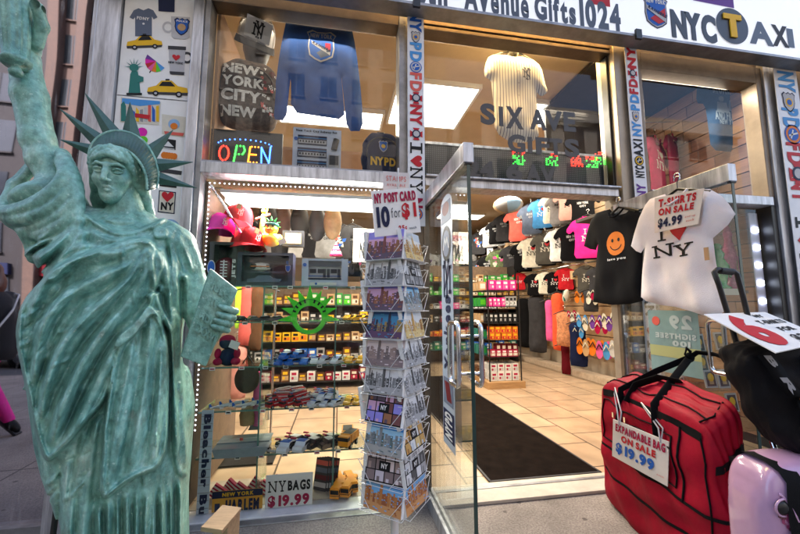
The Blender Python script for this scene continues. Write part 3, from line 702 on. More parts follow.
# ------------------------------------------------------------------ upper left window: sweatshirt
def px_outline(pts, y, c):
    o = P(*c, y); return [((P(a, b, y).x-o.x), (P(a, b, y).z-o.z)) for a, b in pts], o
yw = .22
ol, o = px_outline([(305,6),(332,9),(349,16),(356,48),(362,100),(363,131),(347,131),(344,100),(341,72),(343,95),(345,120),(318,116),(291,112),(291,75),(289,92),(286,121),(272,119),(275,88),(280,50),(288,12)], yw, (318, 8))
def d_sweat(mb):
    k = o.x
    c = P(321.5, 49, yw); w = (P(337, 49, yw).x-P(306, 49, yw).x)/2; h = (P(321, 33, yw).z-P(321, 65, yw).z)/2; x, z = c.x-o.x, c.z-o.z
    for s_, mt, dy in ((1.0, I('silver'), 0), (.9, I('royal'), -.001)): mb.poly(sc2(CREST, w*s_, h*s_), (x, dy, z), XA, ZA, mt)
    mb.poly([(-.6*w, .1*h), (-.65*w, .3*h), (.6*w, -.35*h), (.58*w, -.55*h)], (x, -.002, z), XA, ZA, I('silver')); mb.poly([(0, -.75*h), (.55*w, -.55*h), (.6*w, .2*h), (-.3*w, -.45*h)], (x, -.0015, z), XA, ZA, I('slate'))
    mb.poly([(.25*w, -.1*h), (.6*w, -.3*h), (.6*w, .2*h), (.25*w, .2*h)], (x, -.0025, z), XA, ZA, I('crimson'))
    mb.text('NEW YORK', (x-.7*w, -.002, z+.48*h), XA, ZA, 1.4*w, .26*h, I('silver'))
    U = Vec((.88, 0, -.42)).normalized(); mb.text('RANGERS', (x-.58*w, -.003, z+.12*h), U, Vec((-U.z, 0, U.x)), w*1.25, h*.16, I('navy'))
t = shirt_root('sweatshirt', 'long-sleeved royal blue sweatshirt with hockey shield hanging in the upper left window', 'sweatshirt', M('cloth_royal2', (.018, .085, .34), .9, var=.2, scale=9, bump=.3, bscale=260), d_sweat, ol, .0, .05, seed=3, thick=.03, wr=.012, fold=30, smooth=1, step=.025)
place(t, o)
# ------------------------------------------------------------------ baseball cap
def cap_mesh(root, crown_mat, brim_mat, front=None):
    n, m = 20, 9; mb = MB(); V, F = [], []
    for i in range(m+1):
        a = i/m*PI/2
        for k in range(n):
            b = 2*PI*k/n; V.append((.085*math.cos(a)**.75*math.cos(b), .1*math.cos(a)**.75*math.sin(b), .115*math.sin(a)**.9))
    for i in range(m):
        for k in range(n): F.append((i*n+k, i*n+(k+1) % n, (i+1)*n+(k+1) % n, (i+1)*n+k))
    mb.add(V, F, crown_mat, True); mb.sph((0, 0, .115), (.009, .009, .006), crown_mat, 8, 5)
    for k in range(6):
        b = PI/2+2*PI*k/6; mb.tube([(.087*math.cos(a)**.75*math.cos(b), .102*math.cos(a)**.75*math.sin(b), .117*math.sin(a)**.9) for a in np.linspace(0, 1.5, 8)], .0016, crown_mat, 4)
    mb.build('crown', root, local=True)
    mb = MB(); V = []; nn = 14
    for j in range(5):
        for k in range(nn+1):
            b = -PI+PI*k/nn; r = .097+.075*j/4*max(0, math.sin(-b))**.6
            x = .087*math.cos(b)*(1+.05*j/4); y = r*math.sin(b) if True else 0
            V.append((x, y, .004-.018*(j/4)*1-.9*x*x*(1+j/4)))
    F = [(j*(nn+1)+k, j*(nn+1)+k+1, (j+1)*(nn+1)+k+1, (j+1)*(nn+1)+k) for j in range(4) for k in range(nn)]
    mb.add(V, F, brim_mat, True); mb.add([(a, b, c-.004) for a, b, c in V], [tuple(reversed(f)) for f in F], brim_mat, True)
    mb.build('brim', root, local=True)
    if front:
        mb = MB(); front(mb); mb.build('emblem', root, local=True)
t = thing('baseball_cap', 'white and black baseball cap with black interlocked letters in the upper left window', 'cap', (0, 0, 0))
def fr(mb):
    mb.bx(-.055, .055, -.1, -.085, .01, .095, M('cap_white', (.6, .57, .55), .9, var=.1)); ny_logo(mb, (0, -.1015, .053), XA, ZA, .062, I('black'))
cap_mesh(t, M('cap_white', (.6, .57, .55), .9), M('cap_black', (.02, .02, .022), .9, var=.2), fr)
q = P(256, 40, .25); place(t, q, rz=R(22), s=1.6); t.rotation_euler = (R(42), R(6), R(20))
mb = MB(); mb.lathe([(.13, 0), (.13, .02), (.035, .04), (.03, .16), (.07, .2), (.1, .3), (.1, .34)], M('display_dark', (.03, .022, .02), .5, var=.2), 16, P(256, 66, .28)-Vec((0, 0, .18))); 
tag(mb.build('cap_stand'), 'dark stand holding the white cap in the upper left window', 'stand')
# ------------------------------------------------------------------ backpacks
def backpack(root, w, h, d, mat, draw=None, panel=None, pocket=None, n=26, m=26):
    """a soft rounded pack; front at -y"""
    def surf(u, v, off=0):
        # u -1..1 across, v 0..1 up, front half
        x = u; z = v
        return x, z
    mb = MB(); V, F = [], []; sgn = lambda a, p: math.copysign(abs(a)**p, a)
    def pt(i, k):
        a = -PI/2+PI*i/m; b = 2*PI*k/n
        ca = abs(math.cos(a))**.45; top = .5+.5*math.sin(a)
        wx = w/2*ca*(1-.13*max(0, top-.55)/.45)
        x = wx*sgn(math.cos(b), .62); y = d/2*ca*sgn(math.sin(b), .7)*(1.0-.25*top)
        z = h/2+h/2*sgn(math.sin(a), .7)
        x += .006*math.sin(z*45+b*3); y += .006*math.sin(z*38+x*30)
        return x, y, z
    for i in range(m+1):
        for k in range(n): V.append(pt(i, k))
    for i in range(m):
        for k in range(n): F.append((i*n+k, i*n+(k+1) % n, (i+1)*n+(k+1) % n, (i+1)*n+k))
    mb.add(V, F, mat, True); mb.build('body', root, local=True)
    def front_y(x, z):
        sa = min(.999, abs((z-h/2)/(h/2)))**(1/.7)*(1 if z > h/2 else -1); top = .5+.5*sa
        ca = max(1e-3, 1-sa*sa)**.5; ca = ca**.45
        wx = w/2*ca*(1-.13*max(0, top-.55)/.45); c = min(.999, abs(x)/max(wx, 1e-4)); cb = c**(1/.62); sb = max(0, 1-cb*cb)**.5
        return -d/2*ca*sb**.7*(1-.25*top)
    if draw:
        mb = MB(); t_ = MB(); draw(t_)
        for v in t_.v: mb.v.append((v[0], front_y(v[0], v[2])-.008+v[1], v[2]))
        mb.f, mb.m, mb.mats, mb.sm = t_.f, t_.m, t_.mats, t_.sm
        mb.build('print', root, local=True)
    mb = MB()
    zt = h*.98
    mb.tube([(-.03, d*.1, zt), (-.025, d*.1, zt+.035), (.025, d*.1, zt+.035), (.03, d*.1, zt)], .007, BLACKM, 6)
    mb.build('handle', root, local=True)
    mb = MB(); pts = []
    for k in range(25):
        a = PI*k/24; x = math.cos(a)*w*.4; z = h*.42+h*.43*math.sin(a)**.6
        pts.append((x, front_y(x, min(z, h*.9))-.004, z))
    mb.tube(pts, .0045, BLACKM, 6); mb.build('zip', root, local=True)
    return front_y
t = thing('backpack', 'black and white city-lettered backpack above the open sign', 'backpack', (0, 0, 0))
PAT = M('lettered_cloth', (.03, .025, .022), .9, var=.5, scale=22, var2=(.16, .12, .1), spec=.1)
def dr(mb):
    wm = M('worn_white_print', (.8, .78, .74), .85, var=.35, scale=40)
    for i, (s, z, hh, ww) in enumerate([('NEW', .36, .085, .25), ('YORK', .26, .08, .28), ('CITY', .145, .09, .27), ('NEW', .035, .075, .24)]): mb.text(s, (-.17, 0, z), XA, ZA, ww, hh, wm, track=.03)
    for k in range(40):
        x, z = random.uniform(.08, .22), random.uniform(.06, .44); mb.text(random.choice('NYORKCIT'), (x, .003, z), XA, ZA, .02, .022, random.choice([wm, I('maroon'), I('coral')]))
backpack(t, .46, .52, .26, PAT, dr)
q = P(247, 129, .27); place(t, q, rz=R(8))
t = thing('backpack', 'navy police-lettered backpack standing beside the left banner', 'backpack', (0, 0, 0))
def dr(mb):
    mb.text('NYPD', (-.1, 0, .1), XA, ZA, .2, .07, I('yellow'), track=.04)
    mb.poly(sc2(SHIELD, .04, .05), (0, -.001, .26), XA, ZA, I('silver')); mb.poly(sc2(SHIELD, .034, .043), (0, -.002, .26), XA, ZA, I('royal')); mb.disc((0, -.003, .26), XA, ZA, .017, I('yellow'), 14)
backpack(t, .32, .4, .2, CL('navy'), dr)
q = P(381, 175, .2); place(t, Vec((q.x, q.y, 2.215)), rz=R(4), s=.95)
# ------------------------------------------------------------------ window ledge the upper goods stand on
mb = MB(); mb.bx(-.893, .40, .035, .62, 2.17, 2.21, M('ledge_board', (.4, .3, .2), .6, var=.2)); mb.build('ledge', shop)
mb = MB(); mb.bx(-.893, .40, .60, .62, 2.212, 2.62, M('kraft_board', (.36, .2, .1), .8, var=.12)); mb.bx(-.893, -.875, .1, .6, 2.21, 3.4, M('kraft_board', (.36, .2, .1))); mb.build('display_board', shop)
# OPEN sign
t = thing('open_sign', 'black lit sign spelling OPEN in red green and blue lights', 'sign', P(245, 161, .1))
a, b2 = P(209, 160, .1), P(283, 133, .1)
mb = MB(); mb.bx(a.x, b2.x, .1, .125, 2.215, b2.z-.005, BLACKM); mb.build('board', t, bevel=.004)
LC = {c: M('led_'+c, col,   .5, emit=e*.4) for c, col, e in (('red', (1, .02, .01), 5), ('green', (.03, 1, .05), 3), ('blue', (.03, .12, 1), 6), ('orange', (1, .2, .01), 5), ('yellow', (1, .7, .02), 4))}
def leds(mb, path, n, r, mt, O, sx, sz):
    L = [0.0]
    for p, q in zip(path, path[1:]): L.append(L[-1]+math.dist(p, q))
    for i in range(n):
        s = L[-1]*i/max(1, n-1); j = max(k for k in range(len(path)-1) if L[k] <= s+1e-9); f_ = (s-L[j])/max(1e-9, L[j+1]-L[j])
        x = path[j][0]+(path[j+1][0]-path[j][0])*f_; z = path[j][1]+(path[j+1][1]-path[j][1])*f_
        mb.sph((O.x+x*sx, O.y-.003, O.z+z*sz), r, mt, 6, 4)
mb = MB(); O = Vec((a.x+.06, .1, 2.215+.045)); sx, sz = (b2.x-a.x)-.14, .125
circ = [(.1+.09*math.cos(t), .48+.42*math.sin(t)) for t in np.linspace(0, 2*PI, 22)]
leds(mb, circ, 24, .0062, LC['red'], O, sx, sz)
leds(mb, [(.29, .0), (.34, .95), (.47, .95), (.5, .7), (.46, .48), (.32, .45)], 26, .0062, LC['green'], O, sx, sz)
leds(mb, [(.76, .95), (.6, .95), (.57, .05), (.74, .05)], 20, .0055, LC['orange'], O, sx, sz); leds(mb, [(.59, .5), (.72, .5)], 7, .0055, LC['orange'], O, sx, sz)
leds(mb, [(.83, .0), (.82, .95), (.98, .05), (1.0, .98)], 30, .0062, LC['blue'], O, sx, sz)
leds(mb, [(.5+.52*math.cos(t), 1.02+.32*math.sin(t)) for t in np.linspace(.15, PI-.15, 20)], 13, .005, LC['blue'], O, sx, sz)
leds(mb, [(0, -.18), (1.05, -.12)], 14, .003, LC['red'], O, sx, sz); mb.build('leds', t)
# souvenir set card
t = thing('boxed_set', 'blue and white boxed train-cutlery set card in the upper left window', 'boxed set', P(316, 168, .12))
a, b2 = P(292, 167, .12), P(341.5, 125, .12); w, h = b2.x-a.x, b2.z-a.z; O = Vec((a.x, .12, 2.215))
mb = MB(); mb.bx(O.x, O.x+w, .12, .16, O.z, O.z+h, M('set_card', (.45, .52, .66), .4)); mb.build('carton', t)
mb = MB(); y = .117
mb.text('New York City Subway Set', O+Vec((.06*w, -.003, .9*h)), XA, ZA, w*.85, h*.06, I('black')); mb.disc(O+Vec((.06*w, -.003, .75*h)), XA, ZA, w*.04, I('royal'), 14)
for k in range(3):
    z = O.z+h*(.09+.27*k); mb.bx(O.x+.1*w, O.x+.7*w, y-.004, y, z, z+h*.2, I('navy'))
    mb.bx(O.x+.12*w, O.x+.69*w, y-.006, y-.003, z+h*.02, z+h*.1, I('silver'))
    for j in range(9): mb.bx(O.x+w*(.14+.06*j), O.x+w*(.17+.06*j), y-.0075, y-.005, z+h*.045, z+h*.085, I('black'))
    mb.bx(O.x+.1*w, O.x+.7*w, y-.005, y-.003, z+h*.14, z+h*.155, I('sky'))
mb.tube([O+Vec((w*.85, -.008, h*.55)), O+Vec((w*.9, -.008, h*.78))], .022, I('dgrey'), 10); mb.bx(O.x+.74*w, O.x+.97*w, y-.02, y-.002, O.z+.1*h, O.z+.42*h, I('silver')); mb.bx(O.x+.76*w, O.x+.95*w, y-.022, y-.018, O.z+.2*h, O.z+.4*h, I('dgrey'))
mb.disc(O+Vec((w*.55, -.006, h*.03)), XA, ZA, w*.14, I('sky'), 20, h*.03)
mb.build('print', t)
# ================================================================== transom: baseball jersey, glass lettering, LED ticker
yw = .3
ol, o = px_outline([(505,55),(531,58),(541,66),(545,83),(548,92),(541,97),(536,91),(538,120),(539,140),(513,144),(495,132),(494,110),(492,90),(491,80),(483,76),(487,58),(494,54)], yw, (513, 53))
PIN = bpy.data.materials.new('pinstripe_cloth'); PIN.use_nodes = True; nt = PIN.node_tree; b = nt.nodes['Principled BSDF']
tc = nt.nodes.new('ShaderNodeTexCoord'); wv = nt.nodes.new('ShaderNodeTexWave'); wv.inputs['Scale'].default_value = 12.5; wv.wave_profile = 'SIN'
rp = nt.nodes.new('ShaderNodeValToRGB'); rp.color_ramp.elements[0].position = .06; rp.color_ramp.elements[1].position = .14; rp.color_ramp.elements[0].color = (.09, .1, .2, 1); rp.color_ramp.elements[1].color = (.72, .71, .7, 1)
nt.links.new(tc.outputs['Object'], wv.inputs['Vector']); nt.links.new(wv.outputs['Fac'], rp.inputs[0]); nt.links.new(rp.outputs[0], b.inputs['Base Color']); b.inputs['Roughness'].default_value = .85
def d_j(mb):
    c = P(524, 77, yw); ny_logo(mb, (c.x-o.x, 0, c.z-o.z), XA, ZA, .105, I('navy'))
    for k in range(5): z = -.1-.11*k; mb.disc((.01, -.001, z), XA, ZA, .008, I('lgrey'), 10)
    mb.strokes([[(.0, -.06), (.012, -.72)]], .004, (0, -.0005, 0), XA, ZA, I('lgrey'))
t = shirt_root('jersey', 'white pinstriped baseball jersey hanging above the ticker in the transom', 'jersey', PIN, d_j, ol, .0, .05, seed=8, thick=.05, wr=.014, fold=22, step=.025)
place(t, o)
mb = MB(); mb.sph((0, 0, 0), (.05, .045, .05), I('black'), 12, 8); mb.tube([(0, 0, .02), (0, 0, .3)], .006, BLACKM, 6); ob = mb.build('hanger', t, local=True)
# glass lettering
t = thing('window_lettering', 'dark vinyl lettering of shop name and street number on the transom glass', 'window letters', (1.3, .03, 2.2))
mb = MB(); yy = .024; LT = M('dark_vinyl', (.028, .027, .030), .35)
for s, a, b2 in [('S', (480.5,124), (495,104)), ('I', (499,126), (503,106.5)), ('X', (506,128), (523,107.5)), ('A', (530,129), (546,110)), ('V', (545,130), (562,111.5)), ('E', (564,131), (575,112.5)),
                 ('G', (508,152), (525,135)), ('I', (528,153), (532,137)), ('F', (536,154), (549,138)), ('T', (549,155), (562,139)), ('S', (565,156.5), (579,139.5)),
                 ('1', (462,176), (466,160)), ('2', (467,177.5), (480,160.5)), ('4', (480,178), (494,161.5)), ('6', (506,180), (522,163)), ('A', (526,182), (541,165)), ('V', (540,183), (556,166.5))]:
    mb.tpx(s, a, b2, yy, LT)
mb.build('letters', t)
# ticker
t = thing('led_ticker', 'black dot-matrix ticker across the bottom of the transom with red and green dots', 'ticker', (1.37, .1, 2.2))
m, nt, b, out = node_mat('dot_matrix')
b.inputs['Base Color'].default_value = (.012, .012, .013, 1); b.inputs['Roughness'].default_value = .5
tc = nt.nodes.new('ShaderNodeTexCoord'); mp = nt.nodes.new('ShaderNodeMapping'); mp.inputs['Scale'].default_value = (62, 62, 62)
fr = nt.nodes.new('ShaderNodeVectorMath'); fr.operation = 'FRACTION'; sb = nt.nodes.new('ShaderNodeVectorMath'); sb.operation = 'SUBTRACT'; sb.inputs[1].default_value = (.5, .5, .5)
mu = nt.nodes.new('ShaderNodeVectorMath'); mu.operation = 'MULTIPLY'; mu.inputs[1].default_value = (1, 0, 1); ln = nt.nodes.new('ShaderNodeVectorMath'); ln.operation = 'LENGTH'
rp = nt.nodes.new('ShaderNodeValToRGB'); rp.color_ramp.elements[0].position = .24; rp.color_ramp.elements[1].position = .3; rp.color_ramp.elements[0].color = (.085, .085, .09, 1); rp.color_ramp.elements[1].color = (.012, .012, .013, 1)
for a_, b_ in ((tc.outputs['Object'], mp.inputs[0]), (mp.outputs[0], fr.inputs[0]), (fr.outputs[0], sb.inputs[0]), (sb.outputs[0], mu.inputs[0]), (mu.outputs[0], ln.inputs[0]), (ln.outputs['Value'], rp.inputs[0]), (rp.outputs[0], b.inputs['Base Color'])): nt.links.new(a_, b_)
mb = MB(); mb.bx(.62, 2.13, .1, .16, 2.215, 2.50, m); mb.build('panel', t)
mb = MB(); mb.bx(.61, 2.14, .09, .165, 2.50, 2.52, ALU); mb.bx(.605, .62, .09, .165, 2.2, 2.52, ALU_D); mb.bx(2.13, 2.145, .09, .165, 2.2, 2.52, BLACKM); mb.build('frame', t)
mb = MB()
for cx, cz, pat in [(519, 158, 'g'), (552, 159, 'g2'), (577, 160, 'r'), (592, 161, 'rg'), (601, 158, 'rg')]:
    c = P(cx, cz, .095)
    for i in range(-3, 4):
        for j in range(-3, 4):
            if random.random() < .62:
                mt = LC['red'] if (pat == 'r' or (pat[0] == 'r' and j > 0) or (pat[0] == 'g' and j > 1)) else LC['green']
                mb.sph((c.x+i*.0161, .097, c.z+j*.0161), .0055, mt, 6, 3)
mb.build('lit_dots', t)
# ================================================================== souvenir picture panel left of the window
t = thing('souvenir_poster', 'white panel of souvenir photographs beside the upper left window', 'poster', (-1.21, -.002, .2))
yy = -.006
mb = MB(); mb.bx(-1.43, -1.0, -.006, -.001, 2.62, 3.75, PAPER); mb.bx(-1.43, -1.0, -.006, -.001, .25, 2.612, PAPER); mb.build('sheet', t)
def pq(px, py): a = P(px, py, yy); return a
def pxpoly(mb, pts, mat, lift=0.): 
    v = [P(a, b, yy-lift) for a, b in pts]; o = v[0]
    mb.poly([(q.x-o.x, q.z-o.z) for q in v], o, XA, ZA, mat)
def pxdisc(mb, x, y, r, mat, lift=0., r0=0, ry=None):
    c = P(x, y, yy-lift); k = P(x+r, y, yy).x-c.x; mb.disc(c, XA, ZA, k, mat, 20, (k*(ry/r) if ry else None), r0)
def teeshirt(mb, x, y, s, mat):   # small printed shirt, s = half width in px
    pxpoly(mb, [(x-.35*s, y-s), (x-.7*s, y-.85*s), (x-s, y-.35*s), (x-.72*s, y-.2*s), (x-.6*s, y-.4*s), (x-.6*s, y+s), (x+.6*s, y+s), (x+.6*s, y-.4*s), (x+.72*s, y-.2*s), (x+s, y-.35*s), (x+.7*s, y-.85*s), (x+.35*s, y-s), (x, y-.85*s)], mat, .002)
def taxi(mb, x, y, s, flip=1):
    X = lambda a: x+a*s*flip
    pxpoly(mb, [(X(-1), y+.12*s), (X(-.95), y-.08*s), (X(-.55), y-.18*s), (X(-.3), y-.42*s), (X(.2), y-.42*s), (X(.5), y-.15*s), (X(.95), y-.05*s), (X(1), y+.18*s), (X(.6), y+.26*s), (X(-.6), y+.2*s)], I('yellow'), .002)
    pxpoly(mb, [(X(-.42), y-.16*s), (X(-.26), y-.36*s), (X(.16), y-.36*s), (X(.38), y-.13*s)], I('black'), .003)
    pxpoly(mb, [(X(-1), y+.12*s), (X(1), y+.18*s), (X(.98), y+.32*s), (X(-.95), y+.24*s)], I('dgrey'), .0025)
    pxdisc(mb, X(-.58), y+.2*s, .17*s, I('black'), .004); pxdisc(mb, X(.55), y+.26*s, .18*s, I('black'), .004); pxdisc(mb, X(.55), y+.26*s, .1*s, I('silver'), .005); pxdisc(mb, X(-.58), y+.2*s, .09*s, I('silver'), .005)
    pxpoly(mb, [(X(-.1), y-.5*s), (X(.1), y-.5*s), (X(.1), y-.42*s), (X(-.1), y-.42*s)], I('black'), .003)
def mini_liberty(mb, x, y, s):
    G_ = I('teal')
    pxpoly(mb, [(x-.3*s, y+s), (x-.2*s, y-.1*s), (x-.1*s, y-.3*s), (x+.2*s, y-.25*s), (x+.28*s, y+.2*s), (x+.35*s, y+s)], G_, .002); pxdisc(mb, x, y-.45*s, .26*s, G_, .003)
    pxpoly(mb, [(x+.1*s, y-.1*s), (x+.5*s, y+.05*s), (x+.5*s, y+.28*s), (x+.15*s, y+.35*s)], G_, .003)
    for k in range(7):
        a = PI*(.05+.15*k); pxpoly(mb, [(x+.22*s*math.cos(a-.12), y-.45*s-.22*s*math.sin(a-.12)), (x+.52*s*math.cos(a), y-.45*s-.52*s*math.sin(a)), (x+.22*s*math.cos(a+.12), y-.45*s-.22*s*math.sin(a+.12))], G_, .0035)
    pxpoly(mb, [(x-.4*s, y+s), (x+.42*s, y+s), (x+.42*s, y+.88*s), (x-.4*s, y+.88*s)], I('black'), .003)
g = 'souvenir pictures printed on the white panel'
mb = MB()
teeshirt(mb, 143.5, 22, 14, I('slate')); 
c = P(137, 19.5, yy); mb.text('FDNY', (c.x, yy-.004, c.z), XA, ZA, .075, .022, I('white')); pxdisc(mb, 143.5, 23.5, 1.6, I('white'), .004)
pxpoly(mb, [(158, -12), (175, -12), (174.5, 12), (158.5, 11)], I('navy'), .002)
# mug
pxdisc(mb, 168, 27, 6, I('lgrey'), .002, .65, 7); pxpoly(mb, [(171, 16), (190, 17), (189.5, 37), (185, 39), (174, 38.5), (171.5, 36)], I('lgrey'), .003)
c = P(182, 27, yy); mb.poly(sc2(SHIELD, .052, .065), (c.x, yy-.004, c.z), XA, ZA, I('navy')); mb.poly(sc2(SHIELD, .044, .056), (c.x, yy-.005, c.z), XA, ZA, I('royal')); mb.disc((c.x, yy-.006, c.z-.005), XA, ZA, .026, I('tan'), 16)
mb.text('POLICE', (c.x-.034, yy-.006, c.z+.032), XA, ZA, .068, .014, I('white'))
taxi(mb, 144.5, 42.5, 18, -1); taxi(mb, 167.5, 89, 20.5); mini_liberty(mb, 134, 76, 19)
# umbrella
for k, cc in enumerate(['purple', 'magenta', 'red', 'pink', 'orange', 'lime', 'sky']):
    a0, a1 = .55+PI*k/7+PI*.55, .55+PI*(k+1)/7+PI*.55
    pxpoly(mb, [(156, 61), (156+11*math.cos(a0+.2), 61-11*math.sin(a0+.2)), (156+11*math.cos(a1+.2), 61-11*math.sin(a1+.2))], I(cc), .002)
pxpoly(mb, [(155.5, 61), (156.5, 61.5), (150, 73), (149, 72.5)], I('dgrey'), .0015)
# steel mug
pxdisc(mb, 187, 57.5, 6, I('dgrey'), .002, .6, 7); pxpoly(mb, [(168.5, 47), (185.5, 48), (184, 74.5), (170, 73.5)], I('silver'), .003); pxpoly(mb, [(168, 45.5), (186, 46.5), (186, 50), (168, 49)], I('dgrey'), .004); pxpoly(mb, [(169.5, 71), (184.5, 72), (184, 75), (170, 74)], I('dgrey'), .004)
c = P(176.5, 58, yy); mb.poly(sc2(HEART, .024, .022), (c.x, yy-.006, c.z), XA, ZA, I('red')); mb.text('NEW YORK', (c.x-.045, yy-.006, c.z-.045), XA, ZA, .09, .016, I('black'))
# skyline souvenir picture
pxpoly(mb, [(121, 97), (161, 102), (159, 125), (120, 122)], I('cream'), .002); pxpoly(mb, [(122, 98), (160, 101), (160, 104), (140, 106), (122, 103)], I('sky'), .003)
for k in range(9): x = 124+k*4; pxpoly(mb, [(x, 121), (x, 106+random.uniform(-2, 6)), (x+3, 106+random.uniform(-2, 6)), (x+3, 122)], I(['lgrey','coral','royal','yellow','grey'][k % 5]), .003)
pxpoly(mb, [(121, 121), (121, 104), (124, 101), (126, 106), (126, 121)], I('teal'), .004); pxpoly(mb, [(135, 113), (150, 115), (149, 119), (135, 117)], I('red'), .005)
# snow globe card and lower stickers
pxpoly(mb, [(162, 114), (186, 117), (185, 137), (162, 134)], I('cream'), .002); pxdisc(mb, 174, 124, 6, I('lblue'), .003); pxdisc(mb, 174, 126, 4, I('orange'), .004); pxpoly(mb, [(164, 131), (184, 133), (183, 136), (165, 134)], I('coral'), .004)
pxdisc(mb, 142, 132, 5.5, I('magenta'), .002); pxdisc(mb, 143, 140, 5, I('lime'), .0025)
pxpoly(mb, [(162, 138), (176, 140), (175.5, 150), (161.5, 148)], I('black'), .002); pxpoly(mb, [(164, 146), (168, 141), (171, 144), (174, 147)], I('white'), .003); pxpoly(mb, [(162.5, 147), (174.5, 148.8), (174.5, 149.6), (162.5, 147.8)], I('white'), .003)
for k in range(5): pxdisc(mb, 164+k*2.6, 155+.3*k, 3.2, I('orange'), .002+.0006*k, 0, 4)
pxpoly(mb, [(160, 178), (177, 180), (176.5, 188), (159.5, 186)], I('black'), .002); c = P(161, 185, yy); mb.text('NYC', (c.x, yy-.004, c.z), XA, ZA, .085, .03, I('white'))
pxpoly(mb, [(160, 168), (182, 171), (181, 175), (160, 172)], I('dgrey'), .002)
pxpoly(mb, [(159, 190), (176, 192), (174.5, 214), (157.5, 212)], I('navy'), .002); pxpoly(mb, [(160, 191), (175, 193), (173.5, 213), (158.5, 211)], I('cream'), .003)
c = P(168, 197, yy); mb.poly(sc2(HEART, .035, .035), (c.x, yy-.006, c.z), XA, ZA, I('red')); c = P(161, 210, yy); mb.text('NY', (c.x, yy-.006, c.z), XA, ZA, .075, .05, I('black'))
pxdisc(mb, 170, 228, 10, I('lblue'), .002)
mb.build('pictures', t)
